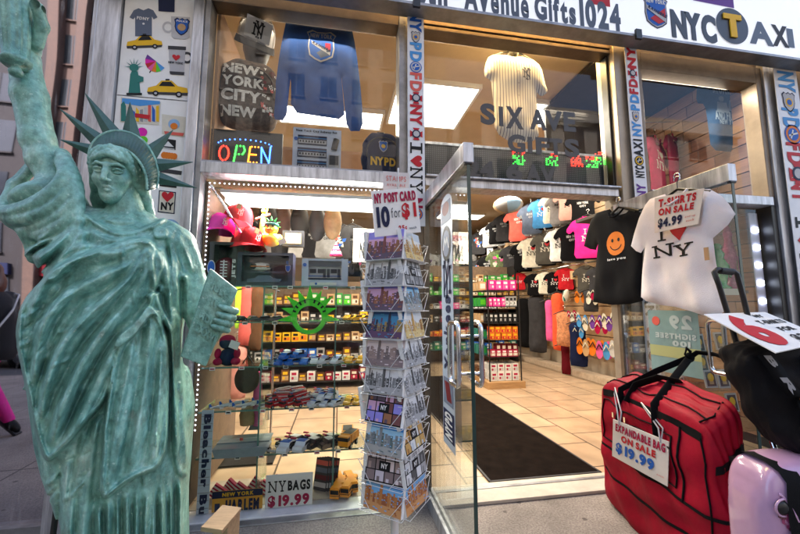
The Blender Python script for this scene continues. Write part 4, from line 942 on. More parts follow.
# ================================================================== sculpting by signed distance, surfaced with nets
class Vol:
    def __init__(s, lo, hi, h):
        s.lo = np.array(lo, float); s.h = h; n = np.ceil((np.array(hi)-s.lo)/h).astype(int)+1; s.n = n
        s.x = (s.lo[0]+h*np.arange(n[0])).astype(np.float32); s.y = (s.lo[1]+h*np.arange(n[1])).astype(np.float32); s.z = (s.lo[2]+h*np.arange(n[2])).astype(np.float32)
        s.d = np.full(n, .2, np.float32)
    def box(s, lo, hi):
        a = np.clip(np.floor((np.array(lo)-s.lo)/s.h).astype(int), 0, s.n); b = np.clip(np.ceil((np.array(hi)-s.lo)/s.h).astype(int)+1, 0, s.n)
        sl = tuple(slice(i, j) for i, j in zip(a, b))
        return sl, s.x[sl[0]][:, None, None], s.y[sl[1]][None, :, None], s.z[sl[2]][None, None, :]
    def put(s, sl, d, k=0., sub=False):
        o = s.d[sl]
        if sub: d = -d; o = -o; o_, d_ = -s.d[sl], d*-1
        if sub:
            a, b = -s.d[sl], d*-1
            h = np.maximum(k-np.abs(a-b), 0)/k if k else 0
            s.d[sl] = -(np.minimum(a, b)-(h*h*k/4 if k else 0))
        else:
            h = np.maximum(k-np.abs(o-d), 0)/k if k else 0
            s.d[sl] = np.minimum(o, d)-(h*h*k/4 if k else 0)
    def cap(s, p, q, r1, r2=None, k=.01, sub=False):
        p, q = np.array(p, float), np.array(q, float); r2 = r1 if r2 is None else r2; m = max(r1, r2)+k+.02
        sl, x, y, z = s.box(np.minimum(p, q)-m, np.maximum(p, q)+m)
        e = q-p; L = max(e@e, 1e-12)
        t = np.clip(((x-p[0])*e[0]+(y-p[1])*e[1]+(z-p[2])*e[2])/L, 0, 1)
        d = np.sqrt((x-p[0]-t*e[0])**2+(y-p[1]-t*e[1])**2+(z-p[2]-t*e[2])**2)-(r1+(r2-r1)*t)
        s.put(sl, d if not sub else d, k, sub)
    def chain(s, pts, rs, k=.01, sub=False):
        if not isinstance(rs, (list, tuple)): rs = [rs]*len(pts)
        for a, b, r1, r2 in zip(pts, pts[1:], rs, rs[1:]): s.cap(a, b, r1, r2, k, sub)
    def ell(s, c, r, k=.01, sub=False, rot=None):
        m = max(r)+k+.02; c = np.array(c, float)
        sl, x, y, z = s.box(c-m, c+m); u, v, w = x-c[0], y-c[1], z-c[2]
        if rot is not None:
            Rm = np.array(rot.transposed()); u, v, w = (Rm[0, 0]*u+Rm[0, 1]*v+Rm[0, 2]*w, Rm[1, 0]*u+Rm[1, 1]*v+Rm[1, 2]*w, Rm[2, 0]*u+Rm[2, 1]*v+Rm[2, 2]*w)
        q = np.sqrt((u/r[0])**2+(v/r[1])**2+(w/r[2])**2); g = np.sqrt((u/r[0]**2)**2+(v/r[1]**2)**2+(w/r[2]**2)**2)+1e-6
        s.put(sl, q*(q-1)/g, k, sub)
    def mesh(s):
        d = s.d; n = s.n; neg = d < 0
        c = [neg[i:n[0]-1+i, j:n[1]-1+j, k:n[2]-1+k] for i in (0, 1) for j in (0, 1) for k in (0, 1)]
        cnt = sum(a.astype(np.int8) for a in c); act = (cnt > 0) & (cnt < 8)
        idx = np.full(act.shape, -1, np.int64); ii = np.argwhere(act); idx[act] = np.arange(len(ii))
        acc = np.zeros((len(ii), 3)); num = np.zeros(len(ii))
        corner = [(i, j, k) for i in (0, 1) for j in (0, 1) for k in (0, 1)]
        val = {o: d[ii[:, 0]+o[0], ii[:, 1]+o[1], ii[:, 2]+o[2]].astype(float) for o in corner}
        for a in corner:
            for ax in range(3):
                if a[ax]: continue
                b = tuple(a[t]+(t == ax) for t in range(3)); va, vb = val[a], val[b]; m = (va < 0) != (vb < 0)
                t = np.where(m, va/np.where(m, va-vb, 1), 0)
                p = np.array(a, float)[None, :].repeat(len(ii), 0); p[:, ax] += t
                acc[m] += p[m]; num[m] += 1
        V = s.lo+s.h*(ii+acc/num[:, None])
        F = []
        for ax in range(3):
            u, v = (ax+1) % 3, (ax+2) % 3
            sa = [slice(1, -1)]*3; sa[ax] = slice(0, -1); sb = [slice(1, -1)]*3; sb[ax] = slice(1, None)
            A, B = neg[tuple(sa)], neg[tuple(sb)]; e = np.argwhere(A != B); fl = A[A != B]
            e = e+1; e[:, ax] -= 1
            def cell(du, dv):
                q = e.copy(); q[:, u] -= du; q[:, v] -= dv; return idx[q[:, 0], q[:, 1], q[:, 2]]
            quad = np.stack([cell(1, 1), cell(0, 1), cell(0, 0), cell(1, 0)], 1)
            quad[~fl] = quad[~fl][:, ::-1]; F.append(quad)
        F = np.vstack(F); F = F[(F >= 0).all(1)]
        return V, F
    def into(s, mb, mat):
        V, F = s.mesh(); mb.add(V.tolist(), F.tolist(), mat, True)
# ------------------------------------------------------------------ verdigris
m, nt, b, out = node_mat('verdigris_paint')
tc = nt.nodes.new('ShaderNodeTexCoord'); mp = nt.nodes.new('ShaderNodeMapping'); mp.inputs['Scale'].default_value = (1, 1, .5); nt.links.new(tc.outputs['Object'], mp.inputs[0])
na = nt.nodes.new('ShaderNodeTexNoise'); na.inputs['Scale'].default_value = 11; na.inputs['Detail'].default_value = 9; na.inputs['Roughness'].default_value = .7; nt.links.new(mp.outputs[0], na.inputs['Vector'])
nb = nt.nodes.new('ShaderNodeTexNoise'); nb.inputs['Scale'].default_value = 45; nb.inputs['Detail'].default_value = 6; nt.links.new(tc.outputs['Object'], nb.inputs['Vector'])
ra = nt.nodes.new('ShaderNodeValToRGB'); cr = ra.color_ramp; cr.elements[0].position = .3; cr.elements[0].color = (.065, .19, .165, 1); cr.elements[1].position = .72; cr.elements[1].color = (.50, .72, .63, 1)
e = cr.elements.new(.45); e.color = (.16, .37, .31, 1); e = cr.elements.new(.57); e.color = (.27, .52, .44, 1)
nt.links.new(na.outputs[0], ra.inputs[0])
rb = nt.nodes.new('ShaderNodeValToRGB'); rb.color_ramp.elements[0].position = .35; rb.color_ramp.elements[0].color = (.6, .6, .58, 1); rb.color_ramp.elements[1].position = .6; nt.links.new(nb.outputs[0], rb.inputs[0])
mx = nt.nodes.new('ShaderNodeMix'); mx.data_type = 'RGBA'; mx.blend_type = 'MULTIPLY'; mx.inputs[0].default_value = .8; nt.links.new(ra.outputs[0], mx.inputs[6]); nt.links.new(rb.outputs[0], mx.inputs[7])
nc = nt.nodes.new('ShaderNodeTexNoise'); nc.inputs['Scale'].default_value = 6; nc.inputs['Detail'].default_value = 8; nt.links.new(tc.outputs['Object'], nc.inputs['Vector'])
rc = nt.nodes.new('ShaderNodeValToRGB'); rc.color_ramp.elements[0].position = .66; rc.color_ramp.elements[0].color = (0, 0, 0, 1); rc.color_ramp.elements[1].position = .75; rc.color_ramp.elements[1].color = (.55, .55, .55, 1); nt.links.new(nc.outputs[0], rc.inputs[0])
mx2 = nt.nodes.new('ShaderNodeMix'); mx2.data_type = 'RGBA'; mx2.inputs[7].default_value = (.16, .13, .09, 1); nt.links.new(rc.outputs[0], mx2.inputs[0]); nt.links.new(mx.outputs[2], mx2.inputs[6]); nf = nt.nodes.new('ShaderNodeTexNoise'); nf.inputs['Scale'].default_value = 75; nf.inputs['Detail'].default_value = 5; nt.links.new(tc.outputs['Object'], nf.inputs['Vector'])
rf = nt.nodes.new('ShaderNodeValToRGB'); rf.color_ramp.elements[0].position = .63; rf.color_ramp.elements[0].color = (0, 0, 0, 1); rf.color_ramp.elements[1].position = .70; rf.color_ramp.elements[1].color = (.42, .42, .42, 1); nt.links.new(nf.outputs[0], rf.inputs[0])
mx4 = nt.nodes.new('ShaderNodeMix'); mx4.data_type = 'RGBA'; mx4.inputs[7].default_value = (.56, .74, .66, 1); nt.links.new(rf.outputs[0], mx4.inputs[0]); nt.links.new(mx2.outputs[2], mx4.inputs[6]); nt.links.new(mx4.outputs[2], b.inputs['Base Color'])
b.inputs['Roughness'].default_value = .36
nd = nt.nodes.new('ShaderNodeTexNoise'); nd.inputs['Scale'].default_value = 160; nd.inputs['Detail'].default_value = 4; nt.links.new(tc.outputs['Object'], nd.inputs['Vector'])
bp = nt.nodes.new('ShaderNodeBump'); bp.inputs['Strength'].default_value = .35; bp.inputs['Distance'].default_value = .004; nt.links.new(nd.outputs[0], bp.inputs['Height'])
bp2 = nt.nodes.new('ShaderNodeBump'); bp2.inputs['Strength'].default_value = .35; bp2.inputs['Distance'].default_value = .01; nt.links.new(nb.outputs[0], bp2.inputs['Height']); nt.links.new(bp.outputs[0], bp2.inputs['Normal']); nt.links.new(bp2.outputs[0], b.inputs['Normal'])
VERD = m
VERD_D = M('dark_verdigris', (.035, .105, .085), .45, var=.4, scale=14, bump=.3, bscale=120)
ys = -.85
def S(px, py, dy=0.): return np.array(P(px, py, ys+dy))
statue = thing('liberty_statue', 'green crowned robed lady statue with raised torch and tablet on the pavement', 'statue', tuple(P(115, 534, ys).xy)+(0,))
# ------------------------------------------------------------------ relief of folds, drawn in the front view and pressed into the robe
RX0, RY0, RS = -20, 130, 2
RW, RH = 560, 1040
REL = np.zeros((RH, RW), np.float32)
def smooth_line(p, n=3):
    p = [np.array(a, float) for a in p]
    for _ in range(n):
        q = [p[0]]
        for a, b_ in zip(p, p[1:]): q += [a*.75+b_*.25, a*.25+b_*.75]
        q.append(p[-1]); p = q
    return np.array(p)
def line_dist(p, m):
    lo, hi = p.min(0)-m, p.max(0)+m
    i0, i1 = max(0, int((lo[0]-RX0)*RS)), min(RW, int((hi[0]-RX0)*RS)+1); j0, j1 = max(0, int((lo[1]-RY0)*RS)), min(RH, int((hi[1]-RY0)*RS)+1)
    gx = (RX0+np.arange(i0, i1)/RS)[None, :]; gy = (RY0+np.arange(j0, j1)/RS)[:, None]
    D_ = np.full((j1-j0, i1-i0), 1e9); sg = np.ones_like(D_); tt = np.zeros_like(D_)
    L = np.concatenate([[0], np.cumsum(np.linalg.norm(np.diff(p, axis=0), axis=1))])
    for k, (a, b_) in enumerate(zip(p, p[1:])):
        e = b_-a; l2 = max(e@e, 1e-9); t = np.clip(((gx-a[0])*e[0]+(gy-a[1])*e[1])/l2, 0, 1)
        d = np.hypot(gx-a[0]-t*e[0], gy-a[1]-t*e[1]); m_ = d < D_
        D_ = np.where(m_, d, D_); sg = np.where(m_, np.sign(e[0]*(gy-a[1])-e[1]*(gx-a[0])), sg); tt = np.where(m_, (L[k]+t*math.sqrt(l2))/L[-1], tt)
    return (slice(j0, j1), slice(i0, i1)), D_, sg, tt
def fold(p, A=.012, w=5., w2=None, ends=(.12, .12), val=.45):
    p = smooth_line(p); w2 = w2 or w
    sl, D_, sg, tt = line_dist(p, 3.5*max(w, w2)); ww = np.where(sg > 0, w, w2)
    q = D_/ww; prof = 1.45*np.exp(-(np.abs(q)*1.15)**1.6)-val*1.35*np.exp(-((q-1.75)/.6)**2)
    en = np.clip(np.minimum(tt/max(ends[0], 1e-3), (1-tt)/max(ends[1], 1e-3)), 0, 1); en = en*en*(3-2*en)
    REL[sl] += (A*prof*en).astype(np.float32)
def layer(poly, A, e=2.5, lip=.3):
    p = np.array(chaikin(chaikin(poly)), float); lo, hi = p.min(0), p.max(0)
    i0, i1 = max(0, int((lo[0]-RX0)*RS)), min(RW, int((hi[0]-RX0)*RS)+1); j0, j1 = max(0, int((lo[1]-RY0)*RS)), min(RH, int((hi[1]-RY0)*RS)+1)
    gx, gy = np.meshgrid(RX0+np.arange(i0, i1)/RS, RY0+np.arange(j0, j1)/RS); g = np.stack([gx.ravel(), gy.ravel()], 1)
    ins = inside(g, p); d = dist_poly(g, p); t = np.clip(d/e, 0, 1); v = np.where(ins, A*t*t*(3-2*t)+A*lip*np.exp(-((d-2*e)/e)**2), 0)
    REL[j0:j1, i0:i1] += v.reshape(gx.shape).astype(np.float32)
layer([(20,300),(60,262),(100,246),(150,234),(166,262),(154,300),(138,328),(117,347),(110,398),(85,425),(62,452),(46,465),(36,440),(26,390),(14,340)], .026, 2.)
layer([(60,232),(82,209),(92,216),(104,226),(118,231),(134,230),(150,224),(164,214),(184,226),(212,270),(215,640),(5,640),(10,300),(18,250)], .013, 1.8, .5)
layer([(150,300),(168,330),(171,380),(168,466),(130,480),(97,508),(104,414),(115,347),(134,325)], .034, 1.8)
layer([(168,296),(190,330),(197,395),(200,475),(172,480),(171,380)], .010)
layer([(112,348),(117,335),(140,317),(150,302),(144,294),(160,290),(160,300),(171,322),(173,336),(161,322),(153,312),(140,332),(120,348)], .022, 2.)
layer([(155,226),(166,226),(170,233),(166,240),(155,240),(151,233)], .012, 2.)
for p, A, w, w2 in [
    ([(158,236),(135,240),(110,240),(88,230)], .008, 4, 6), ([(158,238),(130,250),(100,254),(70,260),(44,284)], .011, 4, 7), ([(158,240),(135,262),(105,275),(75,290),(45,315),(33,345)], .012, 5, 7),
    ([(156,243),(140,270),(115,292),(85,318),(58,355),(42,400)], .013, 5, 8), ([(155,246),(145,280),(125,305),(98,335),(70,380),(48,435)], .014, 5, 8), ([(60,266),(40,290),(28,320)], .010, 4, 5),
    ([(75,282),(50,312),(36,350),(34,385)], .010, 4, 5), ([(95,296),(65,335),(46,378),(40,425)], .010, 4, 5), ([(118,312),(90,350),(66,398),(50,448)], .012, 4, 6), ([(130,325),(105,362),(85,405),(60,452)], .012, 4, 5),
    ([(112,355),(96,398),(76,432)], .009, 4, 5), ([(165,245),(170,290),(172,340),(175,400),(178,465)], .014, 4, 6), ([(174,250),(179,300),(181,360),(185,420),(186,470)], .011, 3.5, 4), ([(186,262),(187,320),(191,380),(193,440)], .010, 3.5, 4),
    ([(160,246),(163,280),(160,296)], .012, 3, 4), ([(152,250),(153,275),(156,290)], .008, 3, 4), ([(150,244),(130,280),(95,310),(70,335)], .006, 3, 3),
    ([(152,312),(148,360),(140,420),(128,474)], .012, 5, 6), ([(161,335),(160,390),(156,440),(150,470)], .010, 4, 5), ([(135,342),(124,392),(114,442),(104,496)], .010, 5, 6), ([(144,336),(136,385),(125,432),(114,482)], .007, 4, 4),
    ([(100,412),(92,450),(84,500),(80,560)], .013, 5, 6), ([(88,432),(78,470),(72,520),(70,560)], .011, 4, 5), ([(68,458),(66,490),(66,540)], .008, 4, 5), ([(106,420),(100,470),(96,500)], .008, 3, 4),
    ([(80,205),(60,226),(34,242)], .013, 5, 5), ([(84,214),(62,242),(34,262)], .014, 5, 5), ([(86,226),(66,254),(44,280)], .013, 5, 5), ([(88,240),(70,262),(50,284)], .010, 4, 4),
    ([(140,228),(120,232),(104,228),(94,220)], .006, 3, 4), ([(150,230),(160,222),(166,216)], .006, 3, 3), ([(176,234),(186,252),(194,275)], .009, 4, 4), ([(168,232),(178,256),(184,282)], .008, 4, 4)]:
    fold(p, A, w, w2)
for i, x in enumerate(range(100, 200, 9)):
    o = random.uniform(-2, 2); fold([(x+o, 496-.30*(x-100)+random.uniform(0, 10)), (x+o*.5, 520), (x+random.uniform(-3, 3), 600), (x, 640)], .010+.004*(i % 2), 3.6, 3.2, (.15, .05), .5)
for k in range(90):      # shallow secondary creases and tool marks
    x, y = random.uniform(25, 190), random.uniform(235, 500); a = random.uniform(.6, 1.2) if x < 115 else random.uniform(-.15, .2)
    L = random.uniform(12, 40); fold([(x, y), (x-L*math.sin(a)*.5, y+L*.5*math.cos(a)), (x-L*math.sin(a), y+L*math.cos(a))], random.uniform(-.004, .005), random.uniform(1.2, 2.4), None, (.3, .3), .2)
REL *= 1.6
# ------------------------------------------------------------------ robe, raised arm, sleeve, neck as one volume
zb, zt = .12, 2.42
LO = np.array([S(-30, 300)[0]-.03, ys-.32, zb]); HI = np.array([S(212, 300)[0]+.04, ys+.30, zt])
vol = Vol(LO, HI, .004)
Lp = [(205,100),(208,82),(214,70),(222,52),(230,32),(250,26),(268,34),(281,42),(295,31),(308,25),(330,22),(350,27),(390,31),(434,38),(463,46),(486,56),(511,63),(540,62),(640,60)]
Rp = [(205,140),(210,152),(216,162),(222,171),(230,180),(245,191),(260,195),(279,199),(300,196),(330,188),(363,187),(393,192),(414,197),(465,195),(506,190),(540,191),(640,196)]
lz = np.array([S(x, y)[[0, 2]] for y, x in Lp]); rz_ = np.array([S(x, y)[[0, 2]] for y, x in Rp])
zz_ = vol.z.astype(float); lx = np.interp(zz_, lz[::-1, 1], lz[::-1, 0]); rx = np.interp(zz_, rz_[::-1, 1], rz_[::-1, 0])
ker = np.ones(7)/7; lx = np.convolve(np.pad(lx, 3, 'edge'), ker, 'valid'); rx = np.convolve(np.pad(rx, 3, 'edge'), ker, 'valid')
cx = (lx+rx)/2; A_ = (rx-lx)/2
zq = [S(110, y)[2] for y in (640, 500, 400, 320, 260, 225, 210, 204)]; bz = np.interp(zz_, zq, [.24, .235, .235, .22, .18, .125, .07, .04])
tn = np.abs(cx/(ys-CAM.y)); a_ = np.sqrt(np.maximum(A_**2-(bz*tn)**2, (A_*.55)**2))
top = S(110, 203)[2]; kz = zz_ < top
X3, Y3 = vol.x[:, None, None], vol.y[None, :, None]
q = np.sqrt(np.abs((X3-cx[None, None, :].astype(np.float32))/a_[None, None, :].astype(np.float32))**2.2+np.abs((Y3-ys)/bz[None, None, :].astype(np.float32))**2.2)**(2/2.2)
d = (q-1)*np.minimum(a_, bz)[None, None, :].astype(np.float32)
d = np.maximum(d, (zz_-top)[None, None, :].astype(np.float32)); vol.d = d.astype(np.float32)
# apply the relief to the front half
band = np.abs(vol.d) < .075
ii = np.argwhere(band); pw = vol.lo+vol.h*ii-np.array(CAM); fwd = pw@np.array(FW); u = 400+FPX*(pw@np.array(RT))/fwd; v_ = 267-FPX*(pw@np.array(UP))/fwd
iu = np.clip((u-RX0)*RS, 0, RW-2); iv = np.clip((v_-RY0)*RS, 0, RH-2); i0, j0 = iu.astype(int), iv.astype(int); fu, fv = iu-i0, iv-j0
val = (REL[j0, i0]*(1-fu)+REL[j0, i0+1]*fu)*(1-fv)+(REL[j0+1, i0]*(1-fu)+REL[j0+1, i0+1]*fu)*fv
yy_ = vol.y[ii[:, 1]]; w = np.clip((ys+.08-yy_)/.12, 0, 1)
# back folds
xb = vol.x[ii[:, 0]]; back = .014*np.sin(xb*60+2*np.sin(vol.z[ii[:, 2]]*3))*(1-w)
vol.d[band] -= ((val-.036)*w+back).astype(np.float32)
# shoulders, arm and neck
vol.ell(S(78, 228, .0), (.09, .085, .075), .06); vol.ell(S(168, 238), (.07, .08, .06), .05)
vol.ell(S(104, 264, -.145), (.06, .045, .06), .05); vol.ell(S(146, 268, -.145), (.055, .045, .06), .05)
vol.chain([S(130, 236, .01), S(126, 205, .0), S(124, 185, .0)], [.062, .05, .05], .03)
vol.chain([S(84, 226), S(58, 185), S(44, 160), S(38, 140), S(30, 96), S(24, 58), S(23, 30), S(24, 15)], [.056, .054, .052, .053, .055, .047, .040, .040], .02)
# sleeve
vol.ell(S(45, 197), (.105, .10, .055), .03, rot=Matrix.Rotation(R(-24), 3, 'Y'))
vol.ell(S(61, 206), (.065, .09, .065), .03)
for pts, r in [([(60,153),(70,170),(60,190),(36,206),(11,214),(2,210)], .020), ([(65,156),(75,178),(67,199),(44,215),(16,221),(5,216)], .020), ([(72,168),(79,195),(69,213),(46,226),(26,231)], .020), ([(78,192),(79,209),(67,224),(48,234),(30,236)], .018),
               ([(58,160),(66,174),(52,192),(26,206),(6,210)], .016)]:
    p = smooth_line(pts, 2); n_ = len(p)
    vol.chain([S(a, b_, -.035-.085*math.sin(PI*(k/(n_-1))**.9)) for k, (a, b_) in enumerate(p)], [r*(.75+.35*math.sin(PI*k/(n_-1))) for k in range(n_)], .011)
for pts, dy in [([(62,153),(50,158),(34,168),(16,186),(3,208)], .05), ([(66,156),(52,152),(34,162),(14,184),(1,210)], .075)]:
    vol.chain([S(a, b_, dy*math.sin(PI*k/4)) for k, (a, b_) in enumerate(pts)], .017, .02)
vol.chain([S(3, 210, -.01), S(14, 222, -.04), S(28, 234, -.05), S(34, 258, -.04)], .02, .02)
# left arm down behind the tablet
vol.chain([S(180, 244, .02), S(194, 290, .05), S(205, 335, .02)], [.06, .056, .048], .03)
mb = MB(); vol.into(mb, VERD); robe = mb.build('body', statue); sm = robe.modifiers.new('smooth', 'SMOOTH'); sm.factor = .2; sm.iterations = 1
# ------------------------------------------------------------------ head (local frame, facing -y)
hv = Vol((-.125, -.145, -.16), (.125, .135, .14), .0021)
hv.ell((0, .012, .022), (.076, .096, .1), .01); hv.ell((0, -.026, -.036), (.051, .066, .090), .026)
hv.ell((0, -.072, -.098), (.021, .019, .021), .028); hv.ell((0, -.045, -.086), (.031, .034, .03), .028)
for s_ in (-1, 1):
    hv.ell((s_*.036, -.062, -.030), (.021, .020, .022), .024)
    hv.chain([(s_*.05, -.076, .018), (s_*.032, -.09, .026), (s_*.01, -.097, .020)], [.0045, .0065, .007], .006)
    hv.ell((s_*.030, -.099, .004), (.0235, .0225, .0145), .008, sub=True)
    hv.ell((s_*.030, -.0745, .0005), (.0165, .0130, .0115), .001)
    hv.chain([(s_*.047, -.080, .001), (s_*.040, -.0885, .0075), (s_*.030, -.091, .0095), (s_*.020, -.0895, .007), (s_*.014, -.086, .0)], .0034, .003)
    hv.chain([(s_*.046, -.080, -.001), (s_*.040, -.0865, -.0065), (s_*.030, -.089, -.008), (s_*.020, -.088, -.006)], .0025, .003)
    hv.ell((s_*.0115, -.106, -.038), (.0075, .010, .0065), .006)
    hv.ell((s_*.006, -.107, -.0415), (.0035, .005, .003), .003, sub=True)
hv.chain([(0, -.096, .024), (0, -.108, -.006), (0, -.122, -.034)], [.0085, .0085, .0095], .009)
hv.chain([(-.0175, -.088, -.0685), (-.007, -.0985, -.060), (0, -.0985, -.062), (.007, -.0985, -.060), (.0175, -.088, -.0685)], [.002, .005, .0045, .005, .002], .005)
hv.chain([(-.0145, -.087, -.0695), (0, -.0965, -.0745), (.0145, -.087, -.0695)], [.002, .0068, .002], .005)
hv.chain([(-.018, -.094, -.0702), (-.008, -.1045, -.0672), (0, -.1055, -.0672), (.008, -.1045, -.0672), (.018, -.094, -.0702)], .0018, .003, sub=True)
hv.chain([(-.012, -.096, -.086), (.012, -.096, -.086)], .004, .012, sub=True); hv.cap((0, -.106, -.045), (0, -.103, -.056), .0018, .0018, .005, sub=True)
# waved hair drawn back from a middle parting
for s_ in (-1, 1):
    for j in range(7):
        f_ = j/6; o = .018*f_
        pts = []
        for t in np.linspace(0, 1, 15):
            a = t*1.95
            x = s_*(.004+(.064+.014*f_)*math.sin(min(a, 1.75)))+s_*.004*math.sin(t*21+j*1.9); z = .026+.034*f_+.034*math.cos(a)-.10*max(0, t-.5)-.02*t; y = -.092+.03*f_+.1*t**1.7+.003*math.sin(t*25+j*2)
            pts.append((x, y, z))
        hv.chain(pts, [.0095+.002*math.sin(t*26+j*1.3) for t in np.linspace(0, 1, 15)], .0045)
    hv.ell((s_*.072, .03, -.035), (.028, .045, .05), .02)
hv.ell((0, .07, -.02), (.07, .06, .075), .03); hv.ell((0, .045, .04), (.08, .085, .06), .02)
hv.chain([(.0, .06, -.08), (.0, .055, -.15)], [.05, .055], .03)
hv.chain([(.074, .03, -.05), (.085, .035, -.10), (.10, .04, -.15)], [.026, .024, .02], .02); hv.chain([(-.07, .03, -.05), (-.078, .035, -.10), (-.08, .04, -.15)], [.024, .022, .018], .02)
V, F = hv.mesh()
HC_ = Vec(S(117.5, 174, -.02)); RZ = Matrix.Rotation(R(9), 3, 'Z') @ Matrix.Rotation(R(11), 3, 'X')
V = [HC_+RZ @ Vec(a) for a in V*np.array([1.0, 1.0, 1.0])]
mb = MB(); mb.add(V, F.tolist(), VERD, True); mb.build('head', statue)
# ------------------------------------------------------------------ tiara and rays
hx = HC_.x
def ST(px, py, dy):
    y = ys+dy
    for _ in range(6): p = P(px, py, y); y = ys+dy+.16*(p.x-hx)
    return p
outer = smooth_line([(89,156),(91,146),(98,137),(108,132),(119,130.5),(131,133),(142,139.5),(150,149),(156,162),(158.5,176),(156,189)], 2); inner = smooth_line([(95,165),(97,155),(103,149),(111,146.5),(119,147),(127,150),(135,156),(142,165),(146,175),(147,183),(147,191)], 2)
nn = 90
def resamp(p, n):
    L = np.concatenate([[0], np.cumsum(np.linalg.norm(np.diff(p, axis=0), axis=1))]); t = np.linspace(0, L[-1], n); return np.stack([np.interp(t, L, p[:, 0]), np.interp(t, L, p[:, 1])], 1)
outer, inner = resamp(outer, nn), resamp(inner, nn)
mb = MB(); V = []; F = []; mrow = 7
for i in range(nn):
    for j in range(mrow):
        f_ = j/(mrow-1); a = inner[i]*(1-f_)+outer[i]*f_; rid = .006*abs(math.sin(i*PI/3.0)) if 0 < j < mrow-1 else 0
        V.append(ST(a[0], a[1], -.085+.05*f_-rid-.012*math.sin(PI*f_)))
for i in range(nn-1):
    for j in range(mrow-1): F.append((i*mrow+j, (i+1)*mrow+j, (i+1)*mrow+j+1, i*mrow+j+1))
mb.add(V, F, VERD_D, True)
Vb = [ST(*(inner[i]*(1-j/(mrow-1))+outer[i]*j/(mrow-1)), .0) for i in range(nn) for j in range(mrow)]; mb.add(Vb, [tuple(reversed(f)) for f in F], VERD_D, True)
mb.tube([ST(a[0], a[1], -.03) for a in outer[::2]], .0065, VERD, 8); mb.tube([ST(a[0], a[1], -.085) for a in inner[::2]], .0055, VERD, 8)
crown = mb.build('crown', statue)
for tip, base, wd in [((60,139.5), (92,150), 8), ((60,109), (97,139), 9), ((85,93), (112,133), 10), ((130,102), (131,136), 11), ((173,130), (151,152), 10), ((193,162), (157,165), 9.5), ((197,188), (158,178), 9)]:
    t_, b_ = ST(*tip, -.02), ST(*base, -.02); e = t_-b_; b_ = b_-e*.1; e = e.normalized(); n_ = Vec((math.sin(R(9)), -math.cos(R(9)), 0)); s_ = e.cross(n_).normalized(); hw = wd*.0036*.95
    q = [b_+s_*hw, b_+n_*.016, b_-s_*hw, b_-n_*.016]
    mb = MB(); tt = [t_+s_*.0015, t_+n_*.0015, t_-s_*.0015, t_-n_*.0015]
    mb.add(q+tt, [(0, 1, 5, 4), (1, 2, 6, 5), (2, 3, 7, 6), (3, 0, 4, 7), (4, 5, 6, 7), (3, 2, 1, 0)], VERD_D); r_ = mb.build('ray', statue, bevel=.0015)
# ------------------------------------------------------------------ torch and the hand round it
tv = Vol(np.minimum(S(-14, 60), S(54, -70))-.1, np.maximum(S(-14, 60), S(54, -70))+np.array([.06, .1, .06]), .003)
TA, TB = Vec(S(16, 76, -.085)), Vec(S(14, -40, -.085)); 
tv.ell(S(27, 12, .0), (.055, .038, .07), .02); tv.chain([S(26, 48, -.005), S(27, 20, -.005)], [.047, .045], .02)
tv.chain([S(36, 44, -.025), S(42, 26, -.05), S(38, 8, -.085), S(28, -4, -.12)], [.024, .022, .019, .015], .012)
for k, py in enumerate((20, 7, -6, -19)):
    q = 1-.06*abs(k-1)
    tv.chain([S(22, py-4, .03), S(4, py-6, .015), S(-5, py-2, -.04), S(-3, py+3, -.095), S(8, py+6, -.128), S(15, py+7, -.128)], [.02*q, .0185*q, .0175*q, .0165*q, .015*q, .012*q], .006)
mb = MB(); tv.into(mb, VERD); mb.build('hand', statue)
mb = MB(); ax = (TB-TA).normalized(); u_ = ax.cross(Vec((0, 1, 0))).normalized(); w_ = ax.cross(u_); N_ = 40; V, F = [], []
prof = [(0, .0), (.018, .004), (.022, .016), (.016, .03), (.014, .036), (.036, .042), (.045, .052), (.047, .062), (.040, .07), (.034, .074), (.037, .12), (.041, .2), (.045, .3), (.049, .42)]
for r, z in prof:
    for k in range(N_):
        a = 2*PI*k/N_; rr = r*(1+(.10*math.cos(a*10) if z > .073 else 0)); V.append(TA+ax*z+u_*(rr*math.cos(a))+w_*(rr*math.sin(a)))
for i in range(len(prof)-1):
    for k in range(N_): F.append((i*N_+k, i*N_+(k+1) % N_, (i+1)*N_+(k+1) % N_, (i+1)*N_+k))
mb.add(V, F, VERD, True); TE = TA+ax*.42; mb.lathe([(.05, 0), (.09, .01), (.095, .03), (.05, .04)], VERD, 24, TE); mb.lathe([(.05, .03), (.062, .09), (.045, .17), (.01, .25)], M('flame_gold', (.5, .3, .05), .3, .8, var=.2), 16, TE); mb.build('torch', statue)
